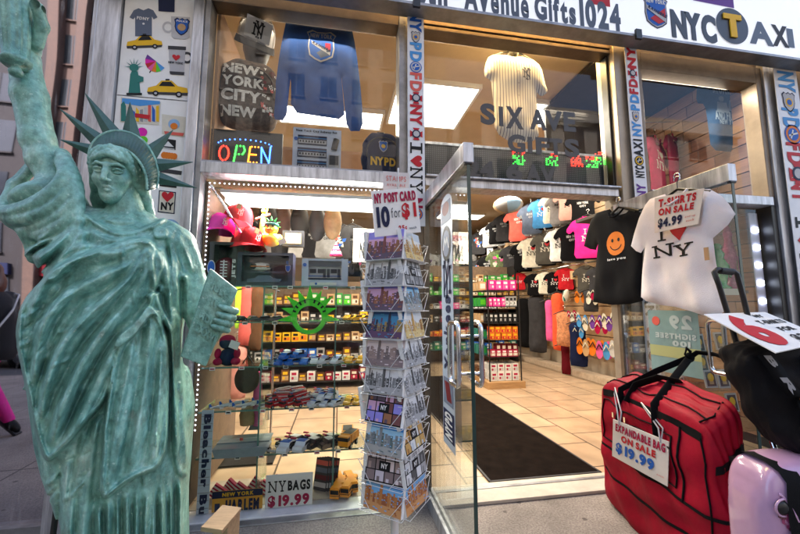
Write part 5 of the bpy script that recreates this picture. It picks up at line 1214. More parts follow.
# ------------------------------------------------------------------ tablet with its lettering, and the hand round its edge
ty = -.155
TL, TR, BL, BR = (Vec(S(*p_, dy)) for p_, dy in (((210,268), ty-.015), ((238,290), ty+.025), ((180,357), ty-.005), ((206,367), ty+.03)))
U = (TR-TL); Wv = (TL-BL); N_ = U.cross(Wv).normalized(); N_ = -N_ if N_.y > 0 else N_
Uw = U.length; U = U.normalized(); U2 = U.normalized(); Wl = Wv.length; Wv = Wv.normalized()
TW = (TR-TL).length*.96
TL = TL+Wv*.0; dep = .055
mb = MB(); bk = -N_*dep
mb.add([BL, BR, TR, TL, BL+bk, BR+bk, TR+bk, TL+bk], [(0, 1, 2, 3), (7, 6, 5, 4), (4, 5, 1, 0), (3, 2, 6, 7), (1, 5, 6, 2), (4, 0, 3, 7)], VERD)
mb.build('tablet', statue, bevel=.006, seg=3)
mb = MB()
for s_, f_, wd_ in (('JULY', .80, .6), ('IV', .66, .25), ('MDCC', .47, .7), ('LXXVI', .33, .7)):
    mb.text(s_, TL+N_*.0025+U2*(TW*(.5-wd_/2))-Wv*(Wl*(1-f_)), U2, Wv, TW*wd_, Wl*.085, VERD)
tb = mb.build('lettering', statue); sd_ = tb.modifiers.new('s', 'SOLIDIFY'); sd_.thickness = .006; sd_.offset = 0
c0 = S(222, 318, ty); lv = Vol(c0-.13, c0+np.array([.12, .2, .13]), .0028)
eR = lambda py, o, dn: np.array(BR+(TR-BR)*((S(0, py)[2]-BR.z)/(TR.z-BR.z))+U2*o+N_*dn)
for k, py in enumerate((309, 315.5, 322, 328.5)):
    q = [1, 1.05, 1, .86][k]; sh = [-.002, .004, .002, -.006][k]
    lv.chain([eR(py+4, .0, -.085), eR(py+1, .022, -.055), eR(py-1, .024, -.012), eR(py, .004+sh, .014), eR(py+2.5, -.022+sh, .0135), eR(py+3.5, -.036*q+sh, .0085)], [.014, .0128*q, .0125*q, .0118*q, .0108*q, .0088*q], .0035)
lv.ell(eR(322, .004, -.085), (.03, .035, .045), .02); lv.chain([eR(325, -.01, -.09), S(205, 340, .01)], [.035, .045], .02)
mb = MB(); lv.into(mb, VERD); mb.build('hand', statue)
# ------------------------------------------------------------------ plinth
mb = MB(); c = S(128, 534); pv = []
mb.bx(c[0]-.36, c[0]+.33, ys-.30, ys+.31, .0, .06, VERD); mb.bx(c[0]-.34, c[0]+.31, ys-.28, ys+.29, .06, .125, VERD)
mb.build('plinth', statue, bevel=.012, seg=3)
t = thing('wood_block', 'pair of bare wood boards propped beside the statue base', 'wood', tuple(P(222, 534, -.62).xy)+(0,))
WOOD = M('raw_wood', (.42, .27, .16), .7, var=.3, scale=6, stretch=(1, 8, 8), bump=.2)
a = P(222, 519, -.5); mb = MB(); mb.box((a.x, a.y, a.z-.0), (.10, .18, .02), WOOD, Matrix.Rotation(R(-12), 3, 'Z') @ Matrix.Rotation(R(6), 3, 'Y')); mb.build('board', t, bevel=.002)
mb = MB(); mb.box((a.x+.015, a.y+.03, a.z/2-.008), (.07, .12, a.z-.02), WOOD, Matrix.Rotation(R(-12), 3, 'Z')); mb.build('board', t, bevel=.002)
a = P(56, 480, -.5); tag((lambda mb: (mb.tube([(a.x, a.y, 0), (a.x+.01, a.y+.02, .62)], .012, BLACKM, 8), mb.tube([(a.x+.04, a.y, 0), (a.x+.05, a.y+.02, .62)], .009, ALU, 8), mb.bx(a.x-.05, a.x+.1, a.y-.1, a.y+.12, 0, .012, BLACKM), mb.build('stanchion'))[-1])(MB()), 'thin dark metal post pair standing behind the statue robe', 'post')
# ================================================================== the toy window
t = thing('display_shelving', 'glass shelves stacked across the lower left window', 'shelving', (-.25, .2, 0))
SHZ = [.016, .315, .597, .873, 1.165, 1.405]
TAGS = []
for z in SHZ[1:]:
    for k in range(7): TAGS.append((-.84+k*.175+random.uniform(-.05, .05), z))
for x, z in TAGS: mb = MB(); mb.bx(x, x+.034, .0945, .0965, z-.020, z+.001, PAPER); mb.bx(x+.005, x+.029, .0935, .0944, z-.014, z-.006, I('crimson') if random.random() < .5 else I('black')); mb.build('price_tag', t)
for z in SHZ[1:]:
    mb = MB(); mb.bx(-.87, .385, .10, .42, z-.008, z, SHELFG); mb.bx(-.87, .385, .098, .1, z-.009, z+.001, M('glass_edge', (.1, .2, .17), .2)); mb.build('shelf', t)
mb = MB()
for x in (-.50, -.02):
    mb.bx(x-.004, x+.004, .1, .42, .06, 1.40, SHELFG); mb.bx(x-.005, x+.005, .097, .1, .06, 1.40, M('glass_edge', (.1, .2, .17), .2))
    for z in SHZ[1:5]: mb.bx(x-.012, x+.012, .1, .125, z-.012, z+.012, CHROME)
mb.build('divider', t)
mb = MB(); mb.bx(-.89, .395, .091, .46, .007, .016, M('deck_board', (.4, .34, .27), .5, var=.2)); mb.build('deck', t)
mb = MB(); mb.bx(-.885, -.875, .06, 1.0, .06, 2.1, M('peg_board', (.17, .11, .07), .7, var=.3)); mb.build('side_panel', t)
# ---- toy vehicles
def toy_proto(name, body, roof, kind):
    mb = MB(); L, W_, H = .10, .044, .017
    if kind == 'car':
        prof = [(-.05,.008),(-.051,.018),(-.046,.026),(-.03,.028),(-.018,.04),(.016,.04),(.028,.029),(.046,.026),(.051,.017),(.05,.008)]
        mb.prism(prof, (0, -.022, 0), XA, ZA, -.044, body); mb.prism([(-.028,.0285),(-.017,.0392),(.015,.0392),(.026,.0295)], (0, -.0226, 0), XA, ZA, -.0452, I('black'))
        mb.prism([(-.017,.0391),(.015,.0391),(.014,.0415),(-.016,.0415)], (0, -.0195, 0), XA, ZA, -.039, roof); mb.bx(-.006, .004, -.012, .012, .0415, .046, I('crimson') if name != 'toy_taxi' else I('white'))
        mb.bx(-.0515, -.049, -.018, .018, .012, .02, I('silver')); mb.bx(.0495, .052, -.018, .018, .012, .02, I('silver')); mb.bx(-.03, .02, -.0232, -.022, .013, .022, roof)
    elif kind == 'truck':
        mb.bx(-.055, -.022, -.022, .022, .012, .048, body); mb.bx(-.02, .06, -.023, .023, .012, .046, body); mb.bx(-.0552, -.03, -.0225, .0225, .03, .044, I('black')); mb.bx(-.02, .06, -.0235, .0235, .03, .034, I('white'))
        mb.bx(-.045, .055, -.008, .008, .05, .056, I('silver'))
        for k in range(6): mb.bx(-.04+k*.016, -.036+k*.016, -.009, .009, .0505, .057, I('silver'))
        mb.bx(-.04, -.034, -.016, .016, .048, .053, I('royal'))
    elif kind == 'dump':
        mb.bx(-.06, -.03, -.024, .024, .018, .06, body); mb.bx(-.028, .055, -.026, .026, .028, .062, body); mb.bx(-.0605, -.04, -.0245, .0245, .04, .055, I('black')); mb.bx(-.055, .05, -.02, .02, .012, .026, I('dgrey')); mb.bx(-.024, .051, -.022, .022, .0621, .0625, I('dgrey'))
        for k in range(4): mb.bx(-.02+k*.02, -.016+k*.02, -.0268, .0268, .03, .06, body)
    elif kind == 'bus':
        mb.bx(-.075, .075, -.023, .023, .01, .056, body); mb.bx(-.07, .07, -.0236, .0236, .034, .048, I('black')); mb.bx(-.0755, -.06, -.021, .021, .03, .05, I('black')); mb.bx(-.076, .076, -.0238, .0238, .022, .025, I('black')); mb.bx(-.07, .07, -.018, .018, .056, .06, body)
    for x in (-.031, .031):
        for y in (-.022, .022):
            mb.lathe([(.011, -.004), (.011, .004)], I('black'), 10, (x, y, .011), Matrix.Rotation(PI/2, 3, 'X')); mb.lathe([(.006, -.0045), (.006, .0045)], I('silver'), 8, (x, y, .011), Matrix.Rotation(PI/2, 3, 'X'))
    o = mb.build(name, None, local=True); return o
CARP = {}
def toy(kindkey, x, y, z, rz, label, group, tilt=0., s=1.):
    name, body, roof, kind, cat = TOYS[kindkey]
    if kindkey not in CARP: o = CARP[kindkey] = toy_proto(name, body, roof, kind)
    else: o = CARP[kindkey].copy(); COL.objects.link(o)
    o.location = (x, y, z); o.rotation_euler = (0, tilt, rz); o.scale = (s, s, s); tag(o, label, cat, group)
PLb = lambda c: PL(c)
TOYS = {'blue': ('toy_car', M('toy_blue', (.02, .13, .5), .25, coat=.5), I('white'), 'car', 'toy car'), 'white': ('toy_police_car', M('toy_white', (.7, .72, .75), .25, coat=.5), I('royal'), 'car', 'toy car'), 'taxi': ('toy_taxi', M('toy_yellow', (.8, .42, .02), .25, coat=.5), M('toy_yellow', (0, 0, 0)), 'car', 'toy taxi'),
        'black': ('toy_car', M('toy_black', (.012, .012, .014), .2, coat=.6), I('white'), 'car', 'toy car'), 'fire': ('toy_fire_engine', M('toy_red', (.5, .015, .02), .25, coat=.5), I('white'), 'truck', 'toy fire engine'),
        'dump': ('toy_dump_truck', M('toy_orange', (.75, .28, .01), .35), I('black'), 'dump', 'toy truck'), 'bus': ('toy_school_bus', M('toy_orange', (0, 0, 0)), I('black'), 'bus', 'toy bus')}
def pile(key, px0, px1, z, rows, n, label, group, rz=0., s=1., y0=.13, tiers=1):
    for tr in range(tiers):
        for r in range(rows):
            y = y0+r*.062; x0, x1 = P(px0, 400, y).x, P(px1, 400, y).x
            for i in range(n-(tr > 0)):
                toy(key, x0+(x1-x0)*(i+.5+.5*(tr > 0))/n+random.uniform(-.008, .008), y+random.uniform(-.01, .01)+.02*tr, z+tr*.04, rz+random.uniform(-.35, .35), label, group, random.uniform(-.12, .12) if tr else 0, s)
pile('blue', 268, 303, SHZ[3], 3, 3, 'small blue toy police car heaped on the shelf under the green foam crown', 'blue toy cars under the foam crown', 1.1, 1.1, tiers=2)
pile('white', 302, 336, SHZ[3], 3, 3, 'small white toy police car parked beside the blue heap', 'white toy cars beside the blue heap', 1.2, 1.05)
pile('taxi', 339, 362, SHZ[3], 2, 2, 'small yellow toy taxi on the middle shelf by the postcard rack', 'yellow toy taxis on the middle shelf', 1.0, 1.05)
pile('taxi', 340, 366, SHZ[4], 2, 3, 'small yellow toy taxi on the upper shelf by the postcard rack', 'yellow toy taxis on the upper shelf', .6, 1.0)
pile('fire', 267, 310, SHZ[2], 3, 3, 'small red and white toy fire engine on the shelf below the blue cars', 'toy fire engines on the shelf', .5, 1.05, tiers=2)
pile('white', 305, 337, SHZ[2], 3, 3, 'small white toy car heaped beside the toy fire engines', 'white toy cars beside the fire engines', .9, 1.05, tiers=2)
pile('taxi', 339, 358, SHZ[2], 2, 2, 'small yellow toy taxi beside the lower white toy cars', 'yellow toy taxis on the lower shelf', 1.0, 1.05)
pile('white', 273, 302, SHZ[1], 1, 2, 'larger white and black toy police cruiser above the bags sign', 'white toy cruisers above the bags sign', .9, 1.6, .16)
pile('black', 280, 335, SHZ[1], 2, 3, 'large glossy black toy car behind the white cruisers above the bags sign', 'black toy cars above the bags sign', .8, 1.55, .2)
pile('dump', 339, 358, SHZ[1], 2, 1, 'orange toy dump truck by the postcard rack', 'orange toy dump trucks', 1.3, 1.5, .15)
pile('bus', 336, 356, SHZ[0], 2, 2, 'orange yellow toy school bus standing by the foot of the postcard rack', 'toy school buses on the window deck', 1.45, 1.3, .15)
pile('black', 228, 292, SHZ[4], 2, 5, 'dark toy car in the row left of the foam crown', 'dark toy cars left of the crown', .5, .9)
# planes
def plane_proto(n, c):
    mb = MB(); mb.sph((0, 0, .014), (.06, .008, .009), c, 12, 8); mb.prism([(-.012, -.05), (.008, -.05), (.022, 0), (.008, .05), (-.012, .05), (-.004, 0)], (0, 0, .013), XA, Vec((0, 1, 0)), .003, c)
    mb.prism([(-.055, -.02), (-.045, -.02), (-.036, 0), (-.045, .02), (-.055, .02)], (0, 0, .016), XA, Vec((0, 1, 0)), .002, c); mb.prism([(-.06, .015), (-.04, .015), (-.052, .036), (-.062, .036)], (0, .001, 0), XA, ZA, .002, I('royal'))
    return mb.build(n, None, local=True)
pp = None
for i in range(7):
    o = plane_proto('toy_plane', I('lgrey')) if pp is None else pp.copy()
    if pp is None: pp = o
    else: COL.objects.link(o)
    x = P(222+i*7.5, 402, .18).x; o.location = (x, .15+.05*(i % 3), SHZ[2]); o.rotation_euler = (0, 0, random.uniform(-.8, .8)); o.scale = (1.1,)*3
    tag(o, 'small grey toy jet on the shelf left of the fire engines', 'toy plane', 'toy jets on the shelf')
# grey carrier ship
GREY = M('ship_grey', (.24, .29, .32), .45, var=.15, scale=20)
t = thing('toy_ship', 'grey toy aircraft carrier with tower above the yellow plate', 'toy ship', P(240, 455, .2))
a = Vec((-.60, .24, SHZ[1])); mb = MB(); mb.prism([(-.15, 0), (.14, 0), (.17, .05), (.15, .055), (-.17, .055)], a+Vec((0, -.055, 0)), XA, ZA, -.11, GREY); mb.build('hull', t)
mb = MB(); mb.bx(a.x-.17, a.x+.16, .165, .31, a.z+.056, a.z+.062, GREY); mb.bx(a.x-.16, a.x+.15, .23, .233, a.z+.0622, a.z+.063, I('white'))
for k in range(7): mb.bx(a.x-.16+k*.045, a.x-.13+k*.045, .135, .165, a.z, a.z+.045, GREY)
mb.build('deck', t)
mb = MB(); mb.prism([(-.05, 0), (.07, 0), (.06, .07), (.03, .075), (.02, .05), (-.03, .045)], a+Vec((.02, .2, .062)), XA, ZA, -.05, GREY); mb.prism([(.05, .05), (.085, .05), (.075, .15), (.06, .15)], a+Vec((.02, .22, .062)), XA, ZA, -.02, GREY); mb.bx(a.x-.03, a.x-.01, .17, .176, a.z+.07, a.z+.085, I('coral')); mb.build('tower', t)
# striped flags bundle on the deck
fp = None
for i in range(6):
    if fp is None:
        mb = MB()
        for k in range(7): mb.bx(-.05, .05, -.012, .012, k*.011, k*.011+.0105, I('crimson') if k % 2 == 0 else I('white'))
        fp = o = mb.build('striped_box', None, local=True)
    else: o = fp.copy(); COL.objects.link(o)
    o.location = (-.78+.07*i+(.02 if i > 2 else 0), .22+.06*(i % 2), .017); o.rotation_euler = (0, R(35), random.uniform(-.4, .2)); tag(o, 'red and white striped box leaning in the row behind the yellow plate', 'box', 'striped boxes behind the yellow plate')
# ---- boxed toys on the top shelf
def wbox(name, label, x0, x1, z0, z1, y0, y1, mat, inner, cat='toy box', win=None):
    t = thing(name, label, cat, ((x0+x1)/2, (y0+y1)/2, z0)); mb = MB(); e = .006; w = win or (x0+.03, x1-.03, z0+.03, z1-.02)
    mb.bx(x0, x1, y1-e, y1, z0, z1, mat); mb.bx(x0, x1, y0, y1-e, z0, z0+e, mat); mb.bx(x0, x1, y0, y1-e, z1-e, z1, mat); mb.bx(x0, x0+e, y0, y1-e, z0+e, z1-e, mat); mb.bx(x1-e, x1, y0, y1-e, z0+e, z1-e, mat)
    f = y0-.001
    mb.bx(x0, w[0], f, y0+.002, z0, z1, mat); mb.bx(w[1], x1, f, y0+.002, z0, z1, mat); mb.bx(w[0], w[1], f, y0+.002, z0, w[2], mat); mb.bx(w[0], w[1], f, y0+.002, w[3], z1, mat)
    mb.build('carton', t); 
    mb = MB(); inner(mb, (x0+x1)/2, z0, f-.003); mb.build('toy', t)
    return t
NVB = M('box_navy', (.015, .02, .05), .35, var=.15)
xx = lambda px, y=.12: P(px, 268, y).x
def ball(mb, cx, z0, f):
    mb.sph((cx, .19, z0+.115), (.085, .06, .085), M('football_maroon', (.11, .012, .02), .55, bump=.3, bscale=150), 18, 12)
    for k in range(6): mb.bx(cx-.022, cx+.022, .128, .134, z0+.06+k*.02, z0+.067+k*.02, I('white'))
    mb.bx(cx-.004, cx+.004, .127, .132, z0+.05, z0+.175, I('white')); mb.disc((cx-.07, f-.001, z0+.12), XA, ZA, .026, I('silver'), 20, .05); mb.disc((cx-.07, f-.002, z0+.12), XA, ZA, .021, I('royal'), 20, .043); mb.text('JETS', (cx+.088, f-.002, z0+.05), ZA, -XA, .13, .028, I('white'))
wbox('boxed_football', 'dark box with a maroon football at the left end of the top shelf', xx(209), xx(237), SHZ[5], 1.70, .11, .28, M('box_black', (.012, .012, .014), .4), ball)
def heli(mb, cx, z0, f):
    z = z0+.135; mb.sph((cx-.04, .16, z), (.075, .025, .03), I('white'), 14, 9); mb.prism([(0, -.01), (.14, .012), (.14, .02), (0, .015)], (cx, .15, z), XA, ZA, -.01, I('black')); mb.bx(cx-.13, cx+.10, .155, .165, z+.036, z+.039, I('dgrey')); mb.bx(cx+.13, cx+.145, .15, .16, z, z+.045, I('royal')); mb.sph((cx-.085, .155, z+.002), (.032, .026, .022), I('black'), 10, 7)
    mb.bx(cx-.10, cx+.02, .13, .14, z-.002, z+.004, I('orange')); z = z0+.045
    mb.prism([(-.11, 0), (.1, 0), (.11, .02), (.05, .028), (.03, .045), (-.04, .045), (-.06, .026), (-.11, .02)], (cx, .14, z-.02), XA, ZA, -.05, I('slate')); mb.bx(cx-.12, cx+.13, f, f+.003, z0+.088, z0+.1, NVB); mb.text('SPECIAL', (cx-.10, f-.001, z0+.09), XA, ZA, .16, .008, I('silver')) if False else None
    mb.poly(sc2(SHIELD, .02, .026), (cx+.15, f-.001, z0+.12), XA, ZA, I('silver')); mb.poly(sc2(SHIELD, .016, .021), (cx+.15, f-.002, z0+.12), XA, ZA, I('royal'))
    for x in (-.06, .055): mb.lathe([(.016, -.005), (.016, .005)], I('black'), 12, (cx+x, .138, z-.015), Matrix.Rotation(PI/2, 3, 'X'))
wbox('boxed_helicopter', 'navy window box holding a white helicopter above a police car', xx(237.5), xx(293), SHZ[5], 1.635, .11, .26, NVB, heli)
def train(mb, cx, z0, f):
    z = z0+.06; mb.bx(cx-.12, cx+.12, .14, .19, z, z+.075, I('silver')); mb.bx(cx-.12, cx+.12, .138, .192, z+.076, z+.085, I('grey'))
    for k in (-.085, -.03, .06): mb.bx(cx+k-.022, cx+k+.022, .136, .14, z+.035, z+.065, I('black'))
    for k in (-.005, .022, .095): mb.bx(cx+k-.01, cx+k+.01, .137, .14, z+.005, z+.066, I('dgrey'))
    mb.bx(cx-.12, cx+.12, .137, .1395, z+.012, z+.017, I('royal')); mb.bx(cx-.10, cx+.08, f-.001, f, z0+.008, z0+.028, I('white')); mb.disc((cx-.06, f-.002, z0+.018), XA, ZA, .008, I('royal'), 12); mb.disc((cx-.14, f-.002, z0+.15), XA, ZA, .013, I('royal'), 14)
wbox('boxed_train', 'pale blue window box holding a silver subway car', xx(302), xx(348), SHZ[5], 1.60, .11, .24, M('box_pale_blue', (.4, .48, .62), .4), train, win=(xx(302)+.045, xx(348)-.045, SHZ[5]+.045, 1.585))
t = thing('case', 'small black display case behind the subway car box', 'case', P(293, 246, .3)); a, b2 = P(282, 246, .3), P(304, 231, .3)
mb = MB(); mb.bx(a.x, b2.x, .3, .36, a.z, b2.z, M('box_black', (0, 0, 0))); mb.bx(a.x+.02, b2.x-.02, .297, .3, a.z+.02, b2.z-.02, I('tan')); mb.build('body', t)
# ---- caps, duck, figurine
for px, py, y, c, rz, s, lb in [(219, 222, .2, 'magenta', 30, 1.15, 'hot pink baseball cap hanging at the left edge of the toy window'), (237, 213, .24, 'red', 20, 1.2, 'red baseball cap with patch, upper of the two red caps'), (247, 237, .2, 'red', 40, 1.25, 'red baseball cap lower right, beside the yellow duck')]:
    t = thing('baseball_cap', lb, 'cap'); cm = CL(c)
    cap_mesh(t, cm, cm, (lambda mb, c=c: (ny_logo(mb, (0, -.108, .045), XA, ZA, .04, I('white')), mb.bx(-.03, -.005, -.112, -.105, .06, .09, I('tan')) if c == 'red' else None)))
    place(t, P(px, py+10, y), rz=R(rz), ry=R(12), s=s)
YD = M('rubber_yellow', (.85, .55, .02), .3, coat=.3)
t = thing('rubber_duck', 'yellow rubber duck in green spiked crown holding a card', 'duck', P(271, 246, .2)); q = P(271, 246, .2); k = .0085
mb = MB(); mb.sph(q+Vec((0, 0, 5.5*k)), (8*k, 8*k, 6.2*k), YD); mb.sph(q+Vec((-6*k, 0, 7*k)), (3*k, 3*k, 3.5*k), YD, 10, 7); mb.sph(q+Vec((6*k, 1*k, 7*k)), (3*k, 3*k, 3.5*k), YD, 10, 7); mb.sph(q+Vec((0, -1*k, 14*k)), (5.5*k, 5.5*k, 5*k), YD); mb.build('body', t)
mb = MB(); mb.sph(q+Vec((-.5*k, -6*k, 13*k)), (2.6*k, 2.6*k, 1.2*k), I('orange'), 10, 7); mb.build('beak', t)
mb = MB()
for s_ in (-2, 2): mb.sph(q+Vec((s_*k, -5.6*k, 16*k)), .8*k, I('black'), 8, 6)
mb.build('eyes', t)
mb = MB(); mb.lathe([(5.6*k, 0), (5.9*k, 1.6*k), (5.4*k, 1.8*k)], I('teal'), 18, q+Vec((0, -1*k, 17*k)))
for j in range(7):
    a = PI*(-.05+j*1.1/6); d = Vec((math.cos(a), -.2, math.sin(a))); mb.tube([q+Vec((0, -1*k, 17*k))+d*4.5*k, q+Vec((0, -1*k, 17*k))+d*8.2*k], [.9*k, .15*k], I('green'), 6)
mb.build('crown', t)
mb = MB(); mb.box(q+Vec((10*k, -7*k, 3*k)), (6*k, .3*k, 4.5*k), PAPER, Matrix.Rotation(R(-25), 3, 'Y')); mb.build('card', t)
t = thing('figurine', 'small gilded green statue figurine behind the rubber duck', 'figurine', P(262, 246, .3)); q = P(262, 246, .3)
mb = MB(); mb.lathe([(.03, 0), (.03, .05), (.018, .06), (.026, .1), (.02, .2), (.012, .24)], M('gilded_green', (.25, .3, .06), .4, .4, var=.4, scale=40), 12, q); mb.sph(q+Vec((0, 0, .265)), .016, I('yellow'), 10, 7); mb.tube([q+Vec((.015, 0, .22)), q+Vec((.03, 0, .3)), q+Vec((.02, 0, .34))], .006, I('yellow'), 6); mb.tube([q+Vec((-.05, -.01, .2)), q+Vec((.05, -.01, .24))], .008, I('coral'), 6); mb.build('body', t)
a, b2 = P(213, 188, .1), P(248, 243, .13); mb = MB(); mb.tube([a, b2], .009, CHROME, 8); mb.tube([a+Vec((-.03, 0, .03)), a], .012, I('white'), 8); tag(mb.build('baton'), 'thin silver rod leaning across the caps in the toy window', 'rod')
# ---- little flag and red price card behind
t = thing('paper_flag', 'tiny striped flag cone behind the boxed subway car', 'flag', P(336, 256, .3)); q = P(336, 256, .3); mb = MB()
for j in range(6): mb.lathe([(.05-.008*j, .018*j), (.042-.008*j, .018*j+.018)], I('crimson') if j % 2 == 0 else I('white'), 14, q)
mb.build('cone', t)
# ---- green foam crown stuck on the glass
t = thing('foam_crown', 'bright green foam crown with nine spikes hanging inside the window', 'foam crown', P(309, 335, .06)); q = P(309.5, 313, .06); u = (P(329.5, 313, .06).x-q.x)/20
LIME = M('green_foam', (.07, .72, .02), .75, var=.15, scale=12, bump=.2, bscale=200)
mb = MB(); n = 48; rr = 18*u; ri = 12.2*u; c2 = [(math.cos(2*PI*k/n), math.sin(2*PI*k/n)) for k in range(n)]
for yy_, sgn in ((.05, 1), (.062, -1)):
    V = [(q.x+a*rr, yy_, q.z-3*u+b_*rr) for a, b_ in c2]+[(q.x+a*ri, yy_, q.z-5*u+b_*ri) for a, b_ in c2]
    mb.add(V, [((k, (k+1) % n, n+(k+1) % n, n+k) if sgn > 0 else (n+k, n+(k+1) % n, (k+1) % n, k)) for k in range(n)], LIME)
V = [(q.x+a*rr, y_, q.z-3*u+b_*rr) for y_ in (.05, .062) for a, b_ in c2]; mb.add(V, [(k, n+k, n+(k+1) % n, (k+1) % n) for k in range(n)], LIME)
V = [(q.x+a*ri, y_, q.z-5*u+b_*ri) for y_ in (.05, .062) for a, b_ in c2]; mb.add(V, [(k, (k+1) % n, n+(k+1) % n, n+k) for k in range(n)], LIME); mb.build('ring', t)
for j in range(9):
    a = R(-8+196*j/8); L = 31*u if j == 4 else 29*u+(1.5*u if j % 2 == 0 else -1*u); wv = .205
    mb = MB(); mb.prism([(math.cos(a-wv)*rr*.97, math.sin(a-wv)*rr*.97), (math.cos(a)*L*1.02, math.sin(a)*L*1.02), (math.cos(a+wv)*rr*.97, math.sin(a+wv)*rr*.97)], (q.x, .051, q.z-3*u), XA, ZA, -.010, LIME); mb.build('spike', t)
mb = MB(); 
for j in range(9):
    a = R(20+140*j/8); 
    if j in (4,): continue
    mb.strokes([[(math.cos(a)*14.6*u, math.sin(a)*14.6*u), (math.cos(a)*17.2*u, math.sin(a)*17.2*u)]], 1.8*u, (q.x, .0485, q.z-3.6*u), XA, ZA, I('black'))
mb.disc((q.x, .0488, q.z-3.9*u), XA, ZA, 18*u*.99, I('green'), 48, None, .965); mb.build('print', t)
# ---- plush bear, dark pouch, hanging bits
t = thing('plush_bear', 'plush bear in red and navy clothes sitting on the shelf by the tablet', 'plush toy', P(228, 364, .17)); q = Vec((P(228, 364, .17).x, .17, SHZ[3])); NVC, RDC = CL('navy'), CL('crimson')
mb = MB(); mb.sph(q+Vec((0, 0, .055)), (.06, .05, .06), NVC); mb.sph(q+Vec((-.01, -.01, .15)), (.048, .045, .042), NVC); mb.build('body', t)
mb = MB(); mb.sph(q+Vec((-.01, -.0, .165)), (.052, .05, .038), RDC); mb.build('hat', t)
for s_ in (-1, 1):
    mb = MB(); mb.sph(q+Vec((s_*.055, -.03, .03)), (.03, .04, .025), RDC, 12, 8); mb.build('leg', t)
    mb = MB(); mb.sph(q+Vec((s_*.06, -.02, .08)), (.022, .028, .035), RDC, 12, 8); mb.build('arm', t)
mb = MB(); mb.box(q+Vec((.05, -.06, .14)), (.06, .002, .05), PAPER, Matrix.Rotation(R(20), 3, 'Y')); mb.build('tag', t)
t = thing('leather_pouch', 'round dark brown leather pouch hanging below the plush bear', 'pouch', P(247, 392, .3)); q = P(247, 379, .3); mb = MB(); mb.sph(q, (.085, .03, .1), M('brown_leather', (.06, .028, .014), .5, var=.4, scale=25, bump=.4), 18, 12); mb.tube([q+Vec((-.06, 0, .07)), q+Vec((0, 0, .16)), q+Vec((.06, 0, .07))], .006, BLACKM, 6); mb.build('body', t)
for px, py0, py1, c, w, lb in [(258, 372, 425, 'pink', .035, 'pink rolled souvenir towel hanging under the plush shelf'), (248, 405, 424, 'tan', .06, 'tan cloth pennant hanging behind the toy jets')]:
    a, b2 = P(px, py0, .36), P(px, py1, .36); mb = MB(); mb.tube([a, (a+b2)/2, b2], [w*.6, w, w*.9], CL(c), 10); tag(mb.build('rolled_towel'), lb, 'towel')
# ---- signs at the bottom of the window
def card(name, label, c4, y, mat, draw, cat='sign', th=.004, group=None):
    """c4: lower-left and upper-right pixels"""
    a, b2 = P(*c4[0], y), P(*c4[1], y); t = thing(name, label, cat, a, group); w, h = b2.x-a.x, b2.z-a.z
    mb = MB(); mb.bx(a.x, b2.x, y, y+th, a.z, b2.z, mat); mb.build('board', t, bevel=.0015)
    mb = MB(); draw(mb, a+Vec((0, -.0025, 0)), w, h); mb.build('lettering', t); return t
def dr(mb, O, w, h):
    serif_N(mb, O+Vec((.05*w, 0, .53*h)), XA, ZA, .2*w, .3*h, I('black')); serif_Y(mb, O+Vec((.27*w, 0, .53*h)), XA, ZA, .16*w, .3*h, I('black')); mb.text('BAGS', O+Vec((.47*w, 0, .54*h)), XA, ZA, .48*w, .28*h, I('black'))
    mb.text('$19.99', O+Vec((.06*w, 0, .1*h)), XA, ZA, .87*w, .34*h, I('crimson')); mb.text('$19.99', O+Vec((.064*w, -.001, .1*h)), XA, ZA, .87*w, .34*h, I('crimson'))
card('bags_sign', 'white card offering NY bags at nineteen ninety-nine', ((264.5, 513), (313, 472)), .045, PAPER, dr)
def dr(mb, O, w, h):
    mb.bx(O.x, O.x+w, O.y-.0005, O.y+.001, O.z+.74*h, O.z+h, I('navy')); mb.text('NEW YORK', O+Vec((.2*w, -.001, .79*h)), XA, ZA, .62*w, .15*h, I('yellow')); mb.text('HARLEM', O+Vec((.27*w, -.001, .2*h)), XA, ZA, .66*w, .46*h, I('navy')); mb.text('HARLEM', O+Vec((.275*w, -.0015, .2*h)), XA, ZA, .66*w, .46*h, I('navy'))
    mb.bx(O.x+.06*w, O.x+.16*w, O.y-.001, O.y, O.z+.25*h, O.z+.55*h, I('navy')); mb.bx(O.x+.3*w, O.x+.75*w, O.y-.001, O.y, O.z+.06*h, O.z+.11*h, I('navy'))
card('licence_plate', 'orange and navy Harlem souvenir plate leaning at the bottom of the window', ((211, 519), (263, 488)), .05, M('plate_orange', (.75, .36, .03), .4), dr, 'plate')
def dr(mb, O, w, h):
    for k in range(14): mb.bx(O.x+.04*w, O.x+.96*w, O.y+.0005, O.y+.0015, O.z+h*(.03+.07*k), O.z+h*(.035+.07*k), I('grey'))
    mb.text('Bleacher Bum', O+Vec((.22*w, 0, .96*h)), Vec((0, 0, -1)), XA, h*1.05, .6*w, I('navy'), shear=.0); mb.text('Bleacher Bum', O+Vec((.23*w, -.001, .965*h)), Vec((0, 0, -1)), XA, h*1.05, .6*w, I('navy'))
card('wall_plaque', 'tall pale plaque with blue downward script beside the statue robe', ((195.5, 521), (214, 410)), .05, M('plaque_pale', (.5, .58, .66), .4), dr, 'plaque')
def dr(mb, O, w, h): mb.text('NY SPECIAL', O+Vec((.08*w, 0, .72*h)), XA, ZA, .84*w, .18*h, I('crimson')); mb.text('NY', O+Vec((.3*w, 0, .1*h)), XA, ZA, .5*w, .5*h, I('black'))
card('price_card', 'cream card with red heading hanging behind the postcard rack', ((353, 262), (374, 229)), .5, M('cream_card', (.7, .6, .48), .6), dr)
fp = None
